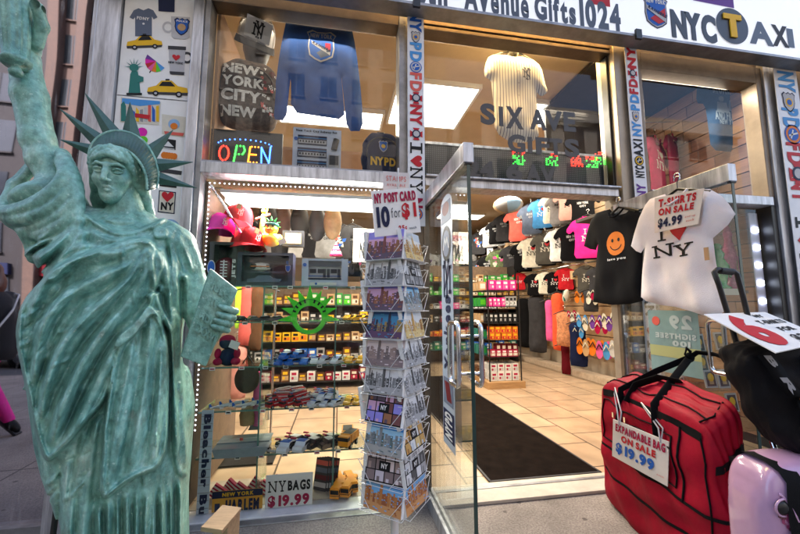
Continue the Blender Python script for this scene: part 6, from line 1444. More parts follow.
for i in range(5):
    y = .16+.03*i
    if fp is None:
        mb = MB(); mb.bx(-.001, .001, -.05, .05, 0, .2, I('dgrey')); 
        for k in range(4): mb.bx(-.0015, .0015, -.045, .045, .02+.045*k, .05+.045*k, I(['lgrey','maroon','slate','coral'][k]))
        fp = o = mb.build('postcard_book', None, local=True)
    else: o = fp.copy(); COL.objects.link(o)
    o.location = (-.11+.018*i, .2, .017); o.rotation_euler = (0, R(12), R(60)); tag(o, 'dark accordion picture book leaning right of the bags sign', 'book', 'picture books right of the bags sign')
# ---- hanging bags seen above the boxes
for i, (px, py, c) in enumerate([(268, 205, 'black'), (283, 206, 'brown'), (300, 207, 'black'), (318, 210, 'dgrey'), (333, 208, 'tan')]):
    q = P(px, py, .95+.08*(i % 2)); t = thing('shoulder_bag', 'dark shoulder bag hanging behind the boxed toys, %s from the left' % ['first', 'second', 'third', 'fourth', 'fifth'][i], 'bag', q, 'shoulder bags hanging in the toy window')
    mb = MB(); mb.sph(q+Vec((0, 0, -.14)), (.085, .05, .17), M('bag_'+c, tuple(v*.8 for v in INKS[c]), .6, var=.3, scale=12, bump=.3), 14, 10); mb.build('body', t); mb = MB(); mb.tube([q+Vec((-.05, 0, -.02)), q+Vec((0, 0, .28)), q+Vec((.05, 0, -.02))], .012, BLACKM, 6); mb.build('strap', t)
mb = MB(); mb.tube([(-1.3, 1.0, 2.35), (.6, 1.0, 2.35)], .012, CHROME, 8); mb.tube([(-1.3, 1.0, 2.35), (-1.3, 1.0, 3.7)], .01, CHROME, 8); mb.tube([(.6, 1.0, 2.35), (.6, 1.0, 3.7)], .01, CHROME, 8); tag(mb.build('hanging_rail'), 'chrome rail hung from the ceiling carrying the shoulder bags', 'rail')
# ================================================================== postcard spinner
RC = Vec((P(395, 380, -.92).x+.0, -.92, 0))
t = thing('postcard_rack', 'tall white wire postcard spinner on a pole in front of the window', 'postcard rack', RC)
WIRE = M('white_wire', (.62, .62, .62), .3, .3, var=.1)
mb = MB(); mb.tube([RC+Vec((0, 0, .03)), RC+Vec((0, 0, 1.66))], .016, M('white_pole', (.6, .6, .62), .35), 12); mb.build('pole', t)
mb = MB(); mb.lathe([(.2, 0), (.2, .012), (.05, .03), (.02, .04)], BLACKM, 28, RC); mb.build('base', t)
ROWP = [259, 286, 311.5, 340, 369, 397, 428, 458.5, 490, 518.5]
ZB = [P(385, py, -1.03).z for py in ROWP]
TH = R(-38); CW, CHh = .174, .126
def card_mesh(kind, seed):
    r = random.Random(seed); mb = MB(); w, h = CW, CHh; y = -.0008
    mb.bx(0, w, 0, .016, 0, h, PAPER)
    def q(x0, x1, z0, z1, c, l=1): mb.quad((x0*w, -.0006*l, z0*h), (x1*w, -.0006*l, z0*h), (x1*w, -.0006*l, z1*h), (x0*w, -.0006*l, z1*h), c if not isinstance(c, str) else I(c))
    pal = dict(dusk=[(.25,.22,.6),(.55,.33,.5),(.16,.06,.06),(.28,.12,.06),(.1,.07,.1)], bw=[(.5,.5,.5),(.62,.62,.62),(.08,.08,.08),(.2,.2,.2),(.33,.33,.33)], day=[(.05,.25,.65),(.3,.55,.8),(.2,.22,.24),(.1,.14,.14),(.32,.32,.3)], night=[(.03,.08,.2),(.05,.2,.35),(.03,.03,.05),(.3,.2,.06),(.1,.05,.1)],
               city=[(.05,.2,.5),(.15,.35,.6),(.4,.16,.05),(.3,.1,.04),(.5,.25,.1)], pink=[(.5,.45,.5),(.6,.52,.52),(.15,.12,.12),(.3,.22,.2),(.2,.15,.15)], gold=[(.45,.5,.55),(.6,.6,.58),(.5,.3,.1),(.3,.15,.05),(.6,.45,.2)])[kind.split('_')[0]]
    K = lambda i: M('card_%s_%d' % (kind.split('_')[0], i), tuple(min(.85, c*1.12) for c in pal[i]), .55, spec=.25)
    if kind.endswith('grid'):
        q(.02, .98, .02, .98, 'black')
        for i in range(4):
            for j in range(3): q(.05+i*.235, .26+i*.235, .06+j*.31, .34+j*.31, K(r.randrange(5)), 2); q(.09+i*.235, .16+i*.235, .06+j*.31, r.uniform(.14, .28)+j*.31, K(r.randrange(5)), 3)
        q(.36, .64, .36, .62, 'black', 4); mb.text('NY', (.42*w, -.004, .42*h), XA, ZA, .16*w, .14*h, I('white'))
    else:
        q(.01, .99, .5, .99, K(0)); q(.01, .99, .3, .72, K(1), 2)
        for k in range(5): x = r.uniform(0, .7); z = r.uniform(.72, .9); q(x, x+r.uniform(.1, .3), z, z+r.uniform(.02, .05), K(1), 2)
        x = .01
        while x < .96:
            bw = r.uniform(.025, .075); z = r.uniform(.42, .66)
            q(x, min(.99, x+bw), .2, z, K(r.choice((2, 3, 4))), 3)
            for j in range(3): zz = r.uniform(.25, z-.05); q(x+bw*.2, min(.985, x+bw*.75), zz, zz+.03, K(r.choice((1, 3, 4))), 4)
            x += bw*.85
        x = r.uniform(.3, .65); q(x, x+.07, .2, .78, K(2), 5); q(x+.022, x+.048, .78, .86, K(2), 5); q(x+.031, x+.039, .86, .97, K(3), 5)
        q(.01, .99, .01, .22, K(4), 4)
        for k in range(12): x = r.uniform(.02, .9); z = r.uniform(.02, .17); q(x, x+r.uniform(.02, .1), z, z+.03, K(r.choice((2, 3, 1))), 5)
        if kind.endswith('title'): mb.text('NEW YORK', (.16*w, -.0045, .8*h), XA, ZA, .68*w, .14*h, I('red'))
        if kind.startswith('bw'):
            for k in range(8): x = r.uniform(.03, .9); q(x, x+.02, r.uniform(.2, .4), r.uniform(.5, .8), K(r.choice((2, 3, 1))), 6)
    return mb
FRONT = ['dusk', 'bw', 'dusk', 'night', 'pink', 'bw_title', 'dusk_grid', 'day', 'pink_grid', 'city']
SIDE = ['gold', 'bw_grid', 'day', 'gold', 'bw', 'bw_title', 'bw', 'gold_grid', 'bw_grid', 'city']
LEFTF = ['day', 'bw', 'pink', 'bw', 'bw_grid', 'day', 'dusk', 'dusk_grid', 'pink', 'bw']
ORD = ['topmost', 'second', 'third', 'fourth', 'fifth', 'sixth', 'seventh', 'eighth', 'ninth', 'lowest']
DESC = dict(dusk='lilac dusk skyline', bw='black and white skyline', night='blue night street', pink='sepia skyline', bw_title='grey skyline titled in red', dusk_grid='lilac picture-grid', day='blue daytime skyline', pink_grid='brown picture-grid', city='orange and blue skyline', gold='golden skyline', bw_grid='black and white picture-grid', gold_grid='golden picture-grid')
GRP = 'postcards in the wire spinner'
CACHE = {}
pk = None
for f_, (kinds, side) in enumerate(((FRONT, 'broad front'), (SIDE, 'right'), (LEFTF, 'left'), (SIDE[::-1], 'rear'))):
    a = TH + (0, PI/2, -PI/2, PI)[f_]; n_ = Vec((math.sin(a), -math.cos(a), 0)); u_ = Vec((math.cos(a), math.sin(a), 0))
    for i in range(10):
        z = ZB[i]; c = RC+n_*.100+Vec((0, 0, z))
        # pocket
        if pk is None:
            mb = MB(); w = CW+.012; r = .0013
            mb.tube([(-w/2, -.016, .0), (w/2, -.016, .0)], r, WIRE, 5); mb.tube([(-w/2, .008, .0), (w/2, .008, .0)], r, WIRE, 5)
            for s_ in (-1, 1): mb.tube([(s_*w*.2, -.016, -.002), (s_*w*.55, -.010, CHh*.62), (s_*w*.55, .03, CHh*.62)], r, WIRE, 5); mb.tube([(s_*w/2, -.016, 0), (s_*w*.48, .02, 0)], r, WIRE, 5)
            pk = o = mb.build('pocket', t, local=True)
        else: o = pk.copy(); COL.objects.link(o); o.parent = t
        o.location = c-RC; o.rotation_euler = (0, 0, a)
        if f_ == 3: continue
        kd = kinds[i]; key = (kd, i, f_)
        mb = card_mesh(kd, i*7+f_*31); cd = mb.build('postcard', None, local=True)
        tl = R(random.uniform(9, 15)) if f_ != 2 else R(random.uniform(-16, 14)); yw = a+R(random.uniform(-4, 4))
        cd.rotation_euler = Matrix.Rotation(yw, 4, 'Z') @ Matrix.Rotation(-tl, 4, 'X') @ Matrix.Rotation(R(random.uniform(-3, 3)), 4, 'Y') if False else (Matrix.Rotation(yw, 4, 'Z') @ Matrix.Rotation(-tl, 4, 'X')).to_euler()
        cd.location = c-u_*(CW/2)-n_*.002+Vec((0, 0, .003))
        tag(cd, '%s postcard stack, %s pocket of the %s face' % (DESC[kd], ORD[i], side), 'postcard', GRP)
# price sign
y = -1.02
A, B_, C_, D_ = P(375, 237, y), P(421, 232, y), P(415.5+6, 184, y), P(371, 191, y)
U = (B_-A).normalized(); Wv = (D_-A).normalized(); w, h = (B_-A).length, (D_-A).length
sg_ = thing('price_sign', 'white postcard price sign reading ten for one dollar on the spinner', 'sign', A)
mb = MB(); N_ = U.cross(Wv).normalized(); bk = -N_*.004 if N_.y < 0 else N_*.004
mb.add([A, A+U*w, A+U*w+Wv*h, A+Wv*h]+[v+bk for v in (A, A+U*w, A+U*w+Wv*h, A+Wv*h)], [(0,1,2,3),(7,6,5,4),(0,4,5,1),(1,5,6,2),(2,6,7,3),(3,7,4,0)], PAPER); mb.build('board', sg_)
mb = MB(); O = A-bk*.8
for d in (0, .0012): mb.text('NY POST CARD', O+U*(.05*w+d)+Wv*(.71*h)-bk*.2*d*500, U, Wv, .9*w, .22*h, I('crimson'))
mb.text('10', O+U*.07*w+Wv*.18*h, U, Wv, .28*w, .46*h, I('navy')); mb.text('for', O+U*.39*w+Wv*.37*h, U, Wv, .2*w, .22*h, I('dgrey'), bold=False); mb.text('$1', O+U*.62*w+Wv*.3*h, U, Wv, .32*w, .37*h, I('red')); mb.text('25', O+U*.52*w+Wv*.07*h, U, Wv, .13*w, .12*h, I('red')); mb.text('c', O+U*.66*w+Wv*.09*h, U, Wv, .04*w, .07*h, I('red')); mb.text('each', O+U*.75*w+Wv*.09*h, U, Wv, .16*w, .05*h, I('grey'))
mb.build('lettering', sg_)
y = -.97; A, B_ = P(383, 192, y), P(409, 173, y); s2 = thing('price_sign', 'faded stamps card clipped above the postcard price sign', 'sign', A); mb = MB(); mb.bx(A.x, B_.x, y, y+.003, A.z, B_.z, M('faded_card', (.6, .56, .55), .6)); mb.build('board', s2); mb = MB(); w, h = B_.x-A.x, B_.z-A.z
mb.text('STAMPS', A+Vec((.12*w, -.002, .55*h)), XA, ZA, .76*w, .25*h, I('coral'), bold=False); mb.text('AVAILABLE', A+Vec((.14*w, -.002, .3*h)), XA, ZA, .72*w, .13*h, I('coral'), bold=False); mb.build('lettering', s2)
mb = MB(); mb.tube([RC+Vec((0, -.0, 1.6)), Vec((RC.x, -.99, 1.62)), Vec((RC.x, -1.0, 1.85))], .004, WIRE, 6); mb.build('sign_holder', t)
# ================================================================== open glass door
dr_ = thing('glass_door', 'open framed glass door with chrome pull handle beside the postcard spinner', 'door', (.6, -.02, 0)); DX = .60
mb = MB(); mb.bx(DX-.008, DX+.008, -.862, -.035, .09, 1.955, GLASS); mb.build('pane', dr_)
mb = MB(); mb.bx(DX-.0085, DX+.0085, -.866, -.862, .09, 1.955, M('pane_edge', (.02, .05, .045), .2)); mb.build('pane_edge', dr_)
mb = MB(); mb.bx(DX-.026, DX+.026, -.87, -.03, 1.955, 2.055, ALU); mb.bx(DX-.02, DX+.02, -.8705, -.85, 1.945, 1.956, BLACKM); mb.build('top_rail', dr_, bevel=.003)
mb = MB(); mb.bx(DX-.026, DX+.026, -.87, -.03, .008, .09, ALU); mb.build('bottom_rail', dr_, bevel=.003)
mb = MB(); mb.bx(DX-.02, DX+.02, -.03, -.0, .01, 2.05, BRONZE); mb.build('stile', dr_)
for s_ in (-1, 1):
    mb = MB(); x = DX+s_*.055; y = -.80; pts = []
    z0, z1, r = .90, 1.19, .035; ya, yb_ = -.835, -.70
    for cy_, cz_, a0 in ((yb_-r, z1-r, 0), (ya+r, z1-r, PI/2), (ya+r, z0+r, PI), (yb_-r, z0+r, 1.5*PI)):
        for k in range(6): a = a0+PI/2*k/5; pts.append((x, cy_+r*math.cos(a), cz_+r*math.sin(a)))
    mb.tube(pts, .012, CHROME, 10, closed=True); mb.tube([(DX, ya+.005, z1-.06), (x, ya+.005, z1-.06)], .008, CHROME, 8); mb.tube([(DX, ya+.005, z0+.06), (x, ya+.005, z0+.06)], .008, CHROME, 8); mb.build('handle', dr_)
bs = thing('door_banner', 'tall pale baseball sticker with rounded top on the open glass door', 'sticker', (DX-.009, -.5, .5)); xs = DX-.0095
mb = MB(); ya, yb_ = -.63, -.42; z0, z1 = .52, 1.90; U, Wv = Vec((0, 1, 0)), ZA
poly = [(0, 0), (yb_-ya, 0), (yb_-ya, z1-z0-.06)]+[((yb_-ya)*(.5+.5*math.cos(a)), z1-z0-.06+.06*math.sin(a)) for a in np.linspace(.2, PI-.2, 9)]+[(0, z1-z0-.06)]
mb.poly([(p[0], p[1]) for p in poly], (xs, ya, z0), U, ZA, M('sticker_pale', (.27, .32, .4), .35)); mb.build('sheet', bs)
mb = MB(); W_ = yb_-ya; xx_ = xs-.002; O = lambda fy, z: Vec((xx_, ya+W_*fy, z))
Uf = Vec((0, -1, 0))
mb.disc(O(.5, 1.62), Vec((0, -1, 0)), ZA, W_*.4, I('black'), 24, .10); mb.disc(O(.5, 1.62)+Vec((-.001, 0, 0)), Vec((0, -1, 0)), ZA, W_*.3, I('slate'), 24, .075); mb.strokes([[(-.05, -.03), (-.02, .03), (0, -.01), (.02, .03), (.05, -.03)]], .012, O(.5, 1.62)+Vec((-.002, 0, 0)), Vec((0, -1, 0)), ZA, I('lgrey'))
mb.quad(O(.1, 1.74), O(.9, 1.74), O(.9, 1.86), O(.1, 1.86), I('slate')); mb.disc(O(.5, 1.82)+Vec((-.001, 0, 0)), Vec((0, -1, 0)), ZA, W_*.3, I('maroon'), 16, .04)
ny_logo(mb, O(.5, 1.42), Vec((0, 1, 0)), ZA, .2, I('navy')); mb.text('Yankees', O(.2, .92), ZA, Vec((0, 1, 0)), .4, W_*.62, I('navy')); mb.quad(O(.1, .74), O(.9, .74), O(.9, .88), O(.1, .88), I('slate')); mb.quad(O(.2, .76)+Vec((-.001, 0, 0)), O(.6, .76)+Vec((-.001, 0, 0)), O(.8, .86)+Vec((-.001, 0, 0)), O(.4, .86)+Vec((-.001, 0, 0)), I('maroon'))
mb.quad(O(.06, .56), O(.94, .56), O(.94, .71), O(.06, .71), I('navy')); mb.text('NYPD', O(.2, .57)+Vec((-.001, 0, 0)), ZA, Vec((0, 1, 0)), .13, W_*.6, I('lgrey')); mb.build('lettering', bs)
# ================================================================== goods inside the shop
GX = 4.1
def wallpt(px, py): return PX(px, py, GX)
mb = MB()
for k in range(19): z = .42+k*.17; mb.bx(XR-.10, XR-.005, .7, 9.6, z, z+.155, SLATW)
mb.build('slat_panel', shop)
mb = MB(); mb.bx(XR-.32, XR-.10, .75, 9.6, 0, .12, M('base_board', (.5, .4, .3), .6, var=.2)); mb.bx(XR-.33, XR-.32, .75, 9.6, .02, .11, M('base_board', (0, 0, 0))); mb.build('plinth', shop)
# ---- T-shirts on the right wall
def ilyd(ink, w=.22, x=0., z=-.40):
    return lambda mb: ily(mb, (x-w/2, 0, z), XA, ZA, w, w*.9, I(ink), I('red'))
def textd(s, ink, z=-.25, w=.2, h=.05):
    def f(mb):
        mb.text(s, (-w/2, 0, z), XA, ZA, w, h, I(ink)); mb.text('CITY', (-w*.3, 0, z-h*1.2), XA, ZA, w*.6, h*.8, I(ink))
    return f
def artd(cs):
    def f(mb):
        r = random.Random(str(cs))
        for k in range(14): x, z = r.uniform(-.14, .08), r.uniform(-.45, -.18); mb.quad((x, -.0004*k, z), (x+r.uniform(.03, .1), -.0004*k, z), (x+r.uniform(.03, .1), -.0004*k, z+.07), (x, -.0004*k, z+.06), I(r.choice(cs)))
    return f
SHP = {}
def shirt(key, cloth, draw): 
    if key not in SHP:
        SHP[key] = shirt_root('t_shirt', 'x', 't-shirt', cloth, draw, tee_outline(w=.44, h=.66, sl=.15, flare=.01), step=.05, wr=.012, fold=16, seed=len(SHP)+11, thick=.016)
        SHP[key]['used'] = 0
    return SHP[key]
KEYS = {'coral': (CL('coral'), textd('NEW YORK', 'white')), 'slate': (CL('slate'), textd('BROOKLYN', 'lgrey')), 'blue': (CL('sky'), ilyd('white')), 'cream': (CL('cream'), ilyd('black')), 'white': (CL('white'), ilyd('black')),
        'peach': (M('cloth_peach', (.75, .42, .35), .9, var=.1, bump=.3), ilyd('black')), 'black': (CL('black'), textd('NEW YORK', 'lgrey')), 'blackily': (CL('black'), ilyd('white')), 'olive': (M('cloth_olive', (.06, .055, .045), .9, var=.2, bump=.3), ilyd('cream')),
        'hotpink': (CL('hotpink'), ilyd('white')), 'red': (CL('red'), ilyd('white')), 'grey': (CL('grey'), textd('NYC', 'black')), 'green': (M('cloth_green', (.12, .16, .07), .9, var=.5, scale=20), artd(['lime', 'cream', 'green', 'pink'])), 'art': (CL('dgrey'), artd(['sky', 'coral', 'cream', 'royal'])), 'lilac': (CL('lgrey'), artd(['purple', 'pink', 'slate'])), 'dark': (CL('dgrey'), textd('NEW YORK', 'grey'))}
RZW = R(-40)
def hang_shirt(key, px, py, hpx, label, rz=None, dx=0.):
    o = shirt(key, *KEYS[key]); p = PX(px, py, GX+dx); d = (p-CAM).dot(FW); s = hpx/355*d/.68
    rz = (RZW if rz is None else rz)+R(random.uniform(-7, 7))
    if not o['used']: o['used'] = 1; place(o, p, rz, 0, s); o['label'] = label; o['group'] = 't-shirts on the right wall'; return o
    return dup(o, p, (0, 0, rz), label, 't-shirts on the right wall', (s, s, s))
ROWS = [
 ('top', [(469,240,22,'lilac'),(478,233,22,'art'),(489,226,22,'grey'),(496,221,24,'black'),(504,215,27,'dark'),(519,208,34,'coral'),(531,204,31,'slate'),(541.5,199,30,'blue'),(552,194,30,'cream'),(559,195,30,'grey'),(569,188,33,'peach'),(582,192,34,'black')]),
 ('middle', [(470,262,20,'dark'),(479,260,20,'art'),(487,256,24,'black'),(498,250,28,'green'),(511,246,28,'dark'),(522,243,28,'black'),(531,238,30,'cream'),(545,233,32,'olive'),(560,228,34,'white'),(572,224,38,'black'),(588,216,43,'hotpink')]),
 ('lower', [(472,285,18,'dark'),(481,283,18,'green'),(490,281,18,'red'),(504,277,20,'black'),(519,273,17,'red'),(534,274,22,'blackily'),(545,272,22,'cream'),(554,272,22,'blackily'),(565,268,22,'red'),(586,266,27,'olive'),(597,268,25,'dark')])]
CN = dict(coral='coral pink', slate='slate grey', blue='bright blue', cream='cream love-the-city', white='white love-the-city', peach='peach love-the-city', black='black lettered', blackily='black love-the-city', olive='dark olive love-the-city', hotpink='hot pink love-the-city', red='red love-the-city', grey='mid grey', green='mottled green', art='dark picture-print', lilac='pale picture-print', dark='charcoal')
NTH = ['furthest left', 'second', 'third', 'fourth', 'fifth', 'sixth', 'seventh', 'eighth', 'ninth', 'tenth', 'eleventh', 'twelfth']
for rn, L in ROWS:
    for i, (px, py, h, k) in enumerate(L): hang_shirt(k, px, py, h, '%s t-shirt, %s in the %s row on the shop wall' % (CN[k], NTH[i], rn))
n = 0
for rn, L in ROWS:
    for (px, py, h, k) in L[::1]:
        p = PX(px+3, py+1, GX+.16); o = shirt('black' if n % 3 else 'grey', *KEYS['black' if n % 3 else 'grey']); d = (p-CAM).dot(FW); s = h/355*d/.68; n += 1
        dup(o, p+Vec((.02, .08, 0)), (0, 0, RZW+R(random.uniform(-6, 6))), 'dark t-shirt hanging directly behind a front shirt on the shop wall', 'second-layer shirts on the right wall', (s, s, s))
bars = thing('display_rail', 'long chrome rails carrying the rows of t-shirts on the shop wall', 'rail', (XR-.2, 5, 2))
for z in (3.33, 2.72, 2.0, 1.5):
    mb = MB(); mb.tube([(GX+.05, .9, z), (GX+.05, 9.4, z)], .011, CHROME, 8); mb.build('rail', bars)
for y in np.arange(1.2, 9.4, .9):
    mb = MB()
    for z in (3.33, 2.72, 2.0, 1.5): mb.tube([(GX+.05, y, z), (XR-.1, y, z+.02)], .008, CHROME, 6)
    mb.build('bracket', bars)
# price cards with a 2
def two(px, py, s, lb):
    p = PX(px, py, GX-.12); d = (p-CAM).dot(FW); w = s/355*d; t = thing('price_card', lb, 'price card', p); u = Vec((math.cos(R(-35)), math.sin(R(-35)), 0)); n_ = Vec((u.y, -u.x, 0))
    mb = MB(); mb.prism([(-w/2, -w*.6), (w/2, -w*.6), (w/2, w*.6), (-w/2, w*.6)], p, u, ZA, .004, PAPER if 'white' in lb else M('card_tan', (.6, .42, .22), .6)); mb.build('card', t); mb = MB(); mb.text('2', p+n_*-.0 + Vec((0, 0, -w*.35))-u*w*.2+u.cross(ZA)*.006, u, ZA, w*.4, w*.7, I('black')); mb.build('lettering', t)
two(490, 252, 6, 'small white price card with a two among the printed shirts'); two(574, 275, 7, 'tan price card with a two above the flip-flops')
# ---- garments lower down
def drop(px, py0, py1, wpx, key, name, label, cat, cl, taper=.8, wr=.02, fringe=False, dx=0., rz=None, y=None):
    p = P(px, py0, y) if y is not None else PX(px, py0, GX+dx); d = (p-CAM).dot(FW); h = (py1-py0)/355*d; w = wpx/355*d
    o = [(w*.12, 0), (w*.36, -h*.03), (w*.46, -h*.1), (w*.40, -h*.35), (w*.5, -h*.97), (w*.2, -h), (-w*.2, -h*.985), (-w*.5, -h*.97), (-w*.40, -h*.35), (-w*.46, -h*.1), (-w*.36, -h*.03), (-w*.12, 0)]
    t = shirt_root(name, label, cat, cl, None, o, 0, .05, 'hanging garments inside the shop', seed=int(px), thick=.05, wr=wr, fold=16, step=.06)
    place(t, p, RZW if rz is None else rz)
YPR = M('yellow_print_cloth', (.75, .6, .04), .85, var=.85, scale=16, var2=(.02, .02, .01))
drop(512,296,345,14,0,'scarf','long yellow black-printed scarf hanging by the red boxes','scarf',YPR); drop(523,298,347,15,0,'jacket','black jacket hanging right of the yellow scarf','jacket',CL('black')); drop(536,296,352,18,0,'jacket','black jacket with sheen, nearest the coral top','jacket',CL('dgrey'), dx=.05)
drop(549,300,341,9,0,'dress','slim hot coral dress beside the orange shawl','dress',CL('pink')); drop(557,293,350,13,0,'shawl','bright orange-red shawl hanging long on the wall','shawl',M('cloth_flame', (.8, .1, .03), .9, var=.25, bump=.3)); drop(564,312,346,17,0,'top','tan and orange fringed top over the shawl','top',M('cloth_fringe', (.62, .26, .12), .9, var=.5, scale=25), dx=-.1)
drop(565,344,374,9,0,'trousers','dark maroon trousers hanging near the floor','trousers',CL('maroon')); drop(577,322,366,17,0,'dress','long navy dress hanging beside the flip-flops','dress',CL('navy')); drop(590,290,312,14,0,'bag','dark cloth bag hanging over the flip-flops','bag',CL('dgrey'))
t = thing('trainer_shoe', 'pale trainer shoe hanging beneath the cream shirt', 'shoe', wallpt(566, 300)); p = wallpt(566, 296); mb = MB(); mb.sph(p, (.06, .06, .13), CL('cream'), 12, 8, Matrix.Rotation(R(20), 3, 'X')); mb.sph(p+Vec((-.03, 0, 0)), (.03, .03, .1), I('teal'), 10, 6); mb.build('upper', t)
# flip-flops
ff = {}
def flip(px, py, c, s):
    p = PX(px, py, GX-.02); d = (p-CAM).dot(FW); h = s/355*d
    if c not in ff:
        mb = MB(); t = thing('flip_flops', 'x', 'flip-flops')
        for sx in (-.055, .055):
            sole = [(sx+.042*math.cos(a)*(1-.18*math.sin(a-.4)), .12*math.sin(a)) for a in np.linspace(0, 2*PI, 16, endpoint=False)]
            mb = MB(); mb.prism(sole, (0, 0, 0), XA, ZA, .018, CL(c), I('black')); mb.build('sole', t, local=True)
            mb = MB(); mb.tube([(sx-.035, -.004, -.0), (sx-.01, -.03, .05), (sx, -.006, .075), (sx+.01, -.03, .05), (sx+.035, -.004, -.0)], .007, I('black' if c in ('cream', 'orange', 'pink') else 'cream'), 5); mb.build('strap', t, local=True)
        ff[c] = t; place(t, p, RZW, 0, h/.25); t['group'] = 'flip-flops on the right wall'; t['label'] = FFL[c]; return
    dup(ff[c], p, (0, R(random.uniform(-8, 8)), RZW+R(random.uniform(-8, 8))), FFL[c], 'flip-flops on the right wall', (h/.25,)*3)
FFL = {c: '%s pair of flip-flops hanging on the wall rack' % n for c, n in (('cream', 'cream'), ('orange', 'orange'), ('purple', 'purple'), ('pink', 'pink'), ('sky', 'blue'), ('crimson', 'crimson'), ('tan', 'tan'), ('lgrey', 'pale grey'))}
for px, py, c, s in [(575,318,'cream',12),(582,321,'sky',13),(588,324,'cream',14),(596,322,'purple',15),(601,327,'crimson',15),(609,321,'cream',17),(613,324,'purple',16),(580,297,'orange',13),(592,298,'cream',14),(596,294,'crimson',13),(584,346,'orange',18),(590,348,'tan',18),(597,348,'orange',18),(604,350,'pink',19),(611,351,'sky',19),(617,349,'lgrey',18),(572,316,'crimson',12),(578,332,'sky',13)]: flip(px, py, c, s)
# ---- cartons
CTN = {}
def carton_proto(key):
    r = random.Random(key); a, b2, c = CSTY[key]; mb = MB()
    mb.bx(-.5, .5, -.5, .5, 0, 1, I(a)); mb.bx(-.4, .4, -.505, -.49, .12, .5, I(b2)); mb.bx(-.3, .3, -.508, -.49, .6, .85, I(c)); mb.bx(-.505, -.49, -.4, .4, .2, .8, I(b2))
    mb.disc((r.uniform(-.2, .2), -.51, .32), XA, ZA, .14, I(c), 10)
    return mb.build('carton', None, local=True)
CSTY = {'white': ('white', 'lgrey', 'crimson'), 'red': ('crimson', 'cream', 'white'), 'orange': ('orange', 'red', 'yellow'), 'pink': ('hotpink', 'pink', 'white'), 'black': ('black', 'dgrey', 'lgrey'), 'teal': ('teal', 'green', 'cream'), 'blue': ('royal', 'sky', 'white'), 'tan': ('tan', 'cream', 'brown'), 'brown': ('brown', 'tan', 'yellow'), 'yellow': ('yellow', 'orange', 'black'), 'lime': ('green', 'lime', 'cream'), 'grey': ('grey', 'white', 'black'), 'maroon': ('maroon', 'crimson', 'cream')}
def carton(key, p, s, rz, label, group):
    if key not in CTN: o = CTN[key] = carton_proto(key)
    else: o = CTN[key].copy(); COL.objects.link(o)
    o.location = p; o.scale = s; o.rotation_euler = (0, 0, rz); tag(o, label, 'box', group)
CD = dict(white='white and red', red='crimson', orange='orange', pink='hot pink', black='black', teal='teal', blue='blue', tan='tan', brown='brown', yellow='yellow', lime='green', grey='grey', maroon='maroon')
# the island by the doorway
isl = thing('display_island', 'wood-based wire display island stacked with souvenir boxes beside the carpet runner', 'display stand', (2.55, 3.2, 0))
OAK = M('oak_board', (.4, .23, .1), .5, var=.3, scale=5, stretch=(1, 1, 6))
mb = MB(); mb.bx(2.25, 2.86, 2.8, 3.7, .0, .11, OAK); mb.build('base', isl, bevel=.006)
IZ = [.115, .48, .74, 1.0, 1.26, 1.52]
for z in IZ[1:]:
    mb = MB(); mb.bx(2.30, 2.82, 2.85, 3.65, z-.012, z, BLACKM); mb.build('shelf', isl)
mb = MB()
for x in (2.30, 2.82):
    for y in (2.85, 3.65): mb.tube([(x, y, .1), (x, y, 1.75)], .012, BLACKM, 6)
mb.build('post', isl); mb = MB()
for k in range(12): mb.tube([(2.3+k*.047, 3.25, .12), (2.3+k*.047, 3.25, 1.7)], .003, BLACKM, 4)
mb.build('grid', isl)
G = 'boxes on the wooden display island'
def block(x0, x1, n, ys_, z, key, h, tiers=1, dpt=.1):
    w = (x1-x0)/n
    for tr in range(tiers):
        for y in ys_:
            for i in range(n): carton(key if not isinstance(key, (list, tuple)) else random.choice(key), Vec((x0+w*(i+.5)+random.uniform(-.006, .006), y, z+tr*h*1.005)), (w*.88, dpt, h*random.uniform(.94, 1.0)), R(random.uniform(-5, 5)), '%s souvenir box on the %s of the display island' % (CD[key] if isinstance(key, str) else 'mixed', {0: 'base', 1: 'first shelf', 2: 'second shelf', 3: 'third shelf', 4: 'fourth shelf', 5: 'top shelf'}[IZ.index(z)]), G)
block(2.32, 2.80, 4, (2.93, 3.08), IZ[0], 'white', .13, 2); block(2.32, 2.80, 5, (2.92,), IZ[1], 'red', .11, 1); block(2.42, 2.80, 4, (2.94,), IZ[1], 'maroon', .2, 1)
block(2.32, 2.80, 5, (2.92,), IZ[2], 'orange', .105, 2, .09); block(2.32, 2.80, 6, (2.92, 3.05), IZ[3], 'black', .16, 1, .08); block(2.32, 2.6, 4, (2.92,), IZ[4], 'pink', .14, 1, .07); block(2.6, 2.80, 3, (2.92,), IZ[4], 'grey', .16, 1); block(2.32, 2.80, 4, (2.92,), IZ[5], 'pink', .16, 1, .08)
# left face of the island too
for j, (z, k) in enumerate(((IZ[0], 'brown'), (IZ[1], 'teal'), (IZ[2], 'teal'), (IZ[3], 'tan'), (IZ[4], 'lime'), (IZ[5], 'tan'))):
    for i in range(4): carton(k, Vec((2.33, 3.16+.13*i, z)), (.09, .11, .14), R(90), '%s souvenir box facing the carpet on level %d of the display island' % (CD[k], j+1), G)
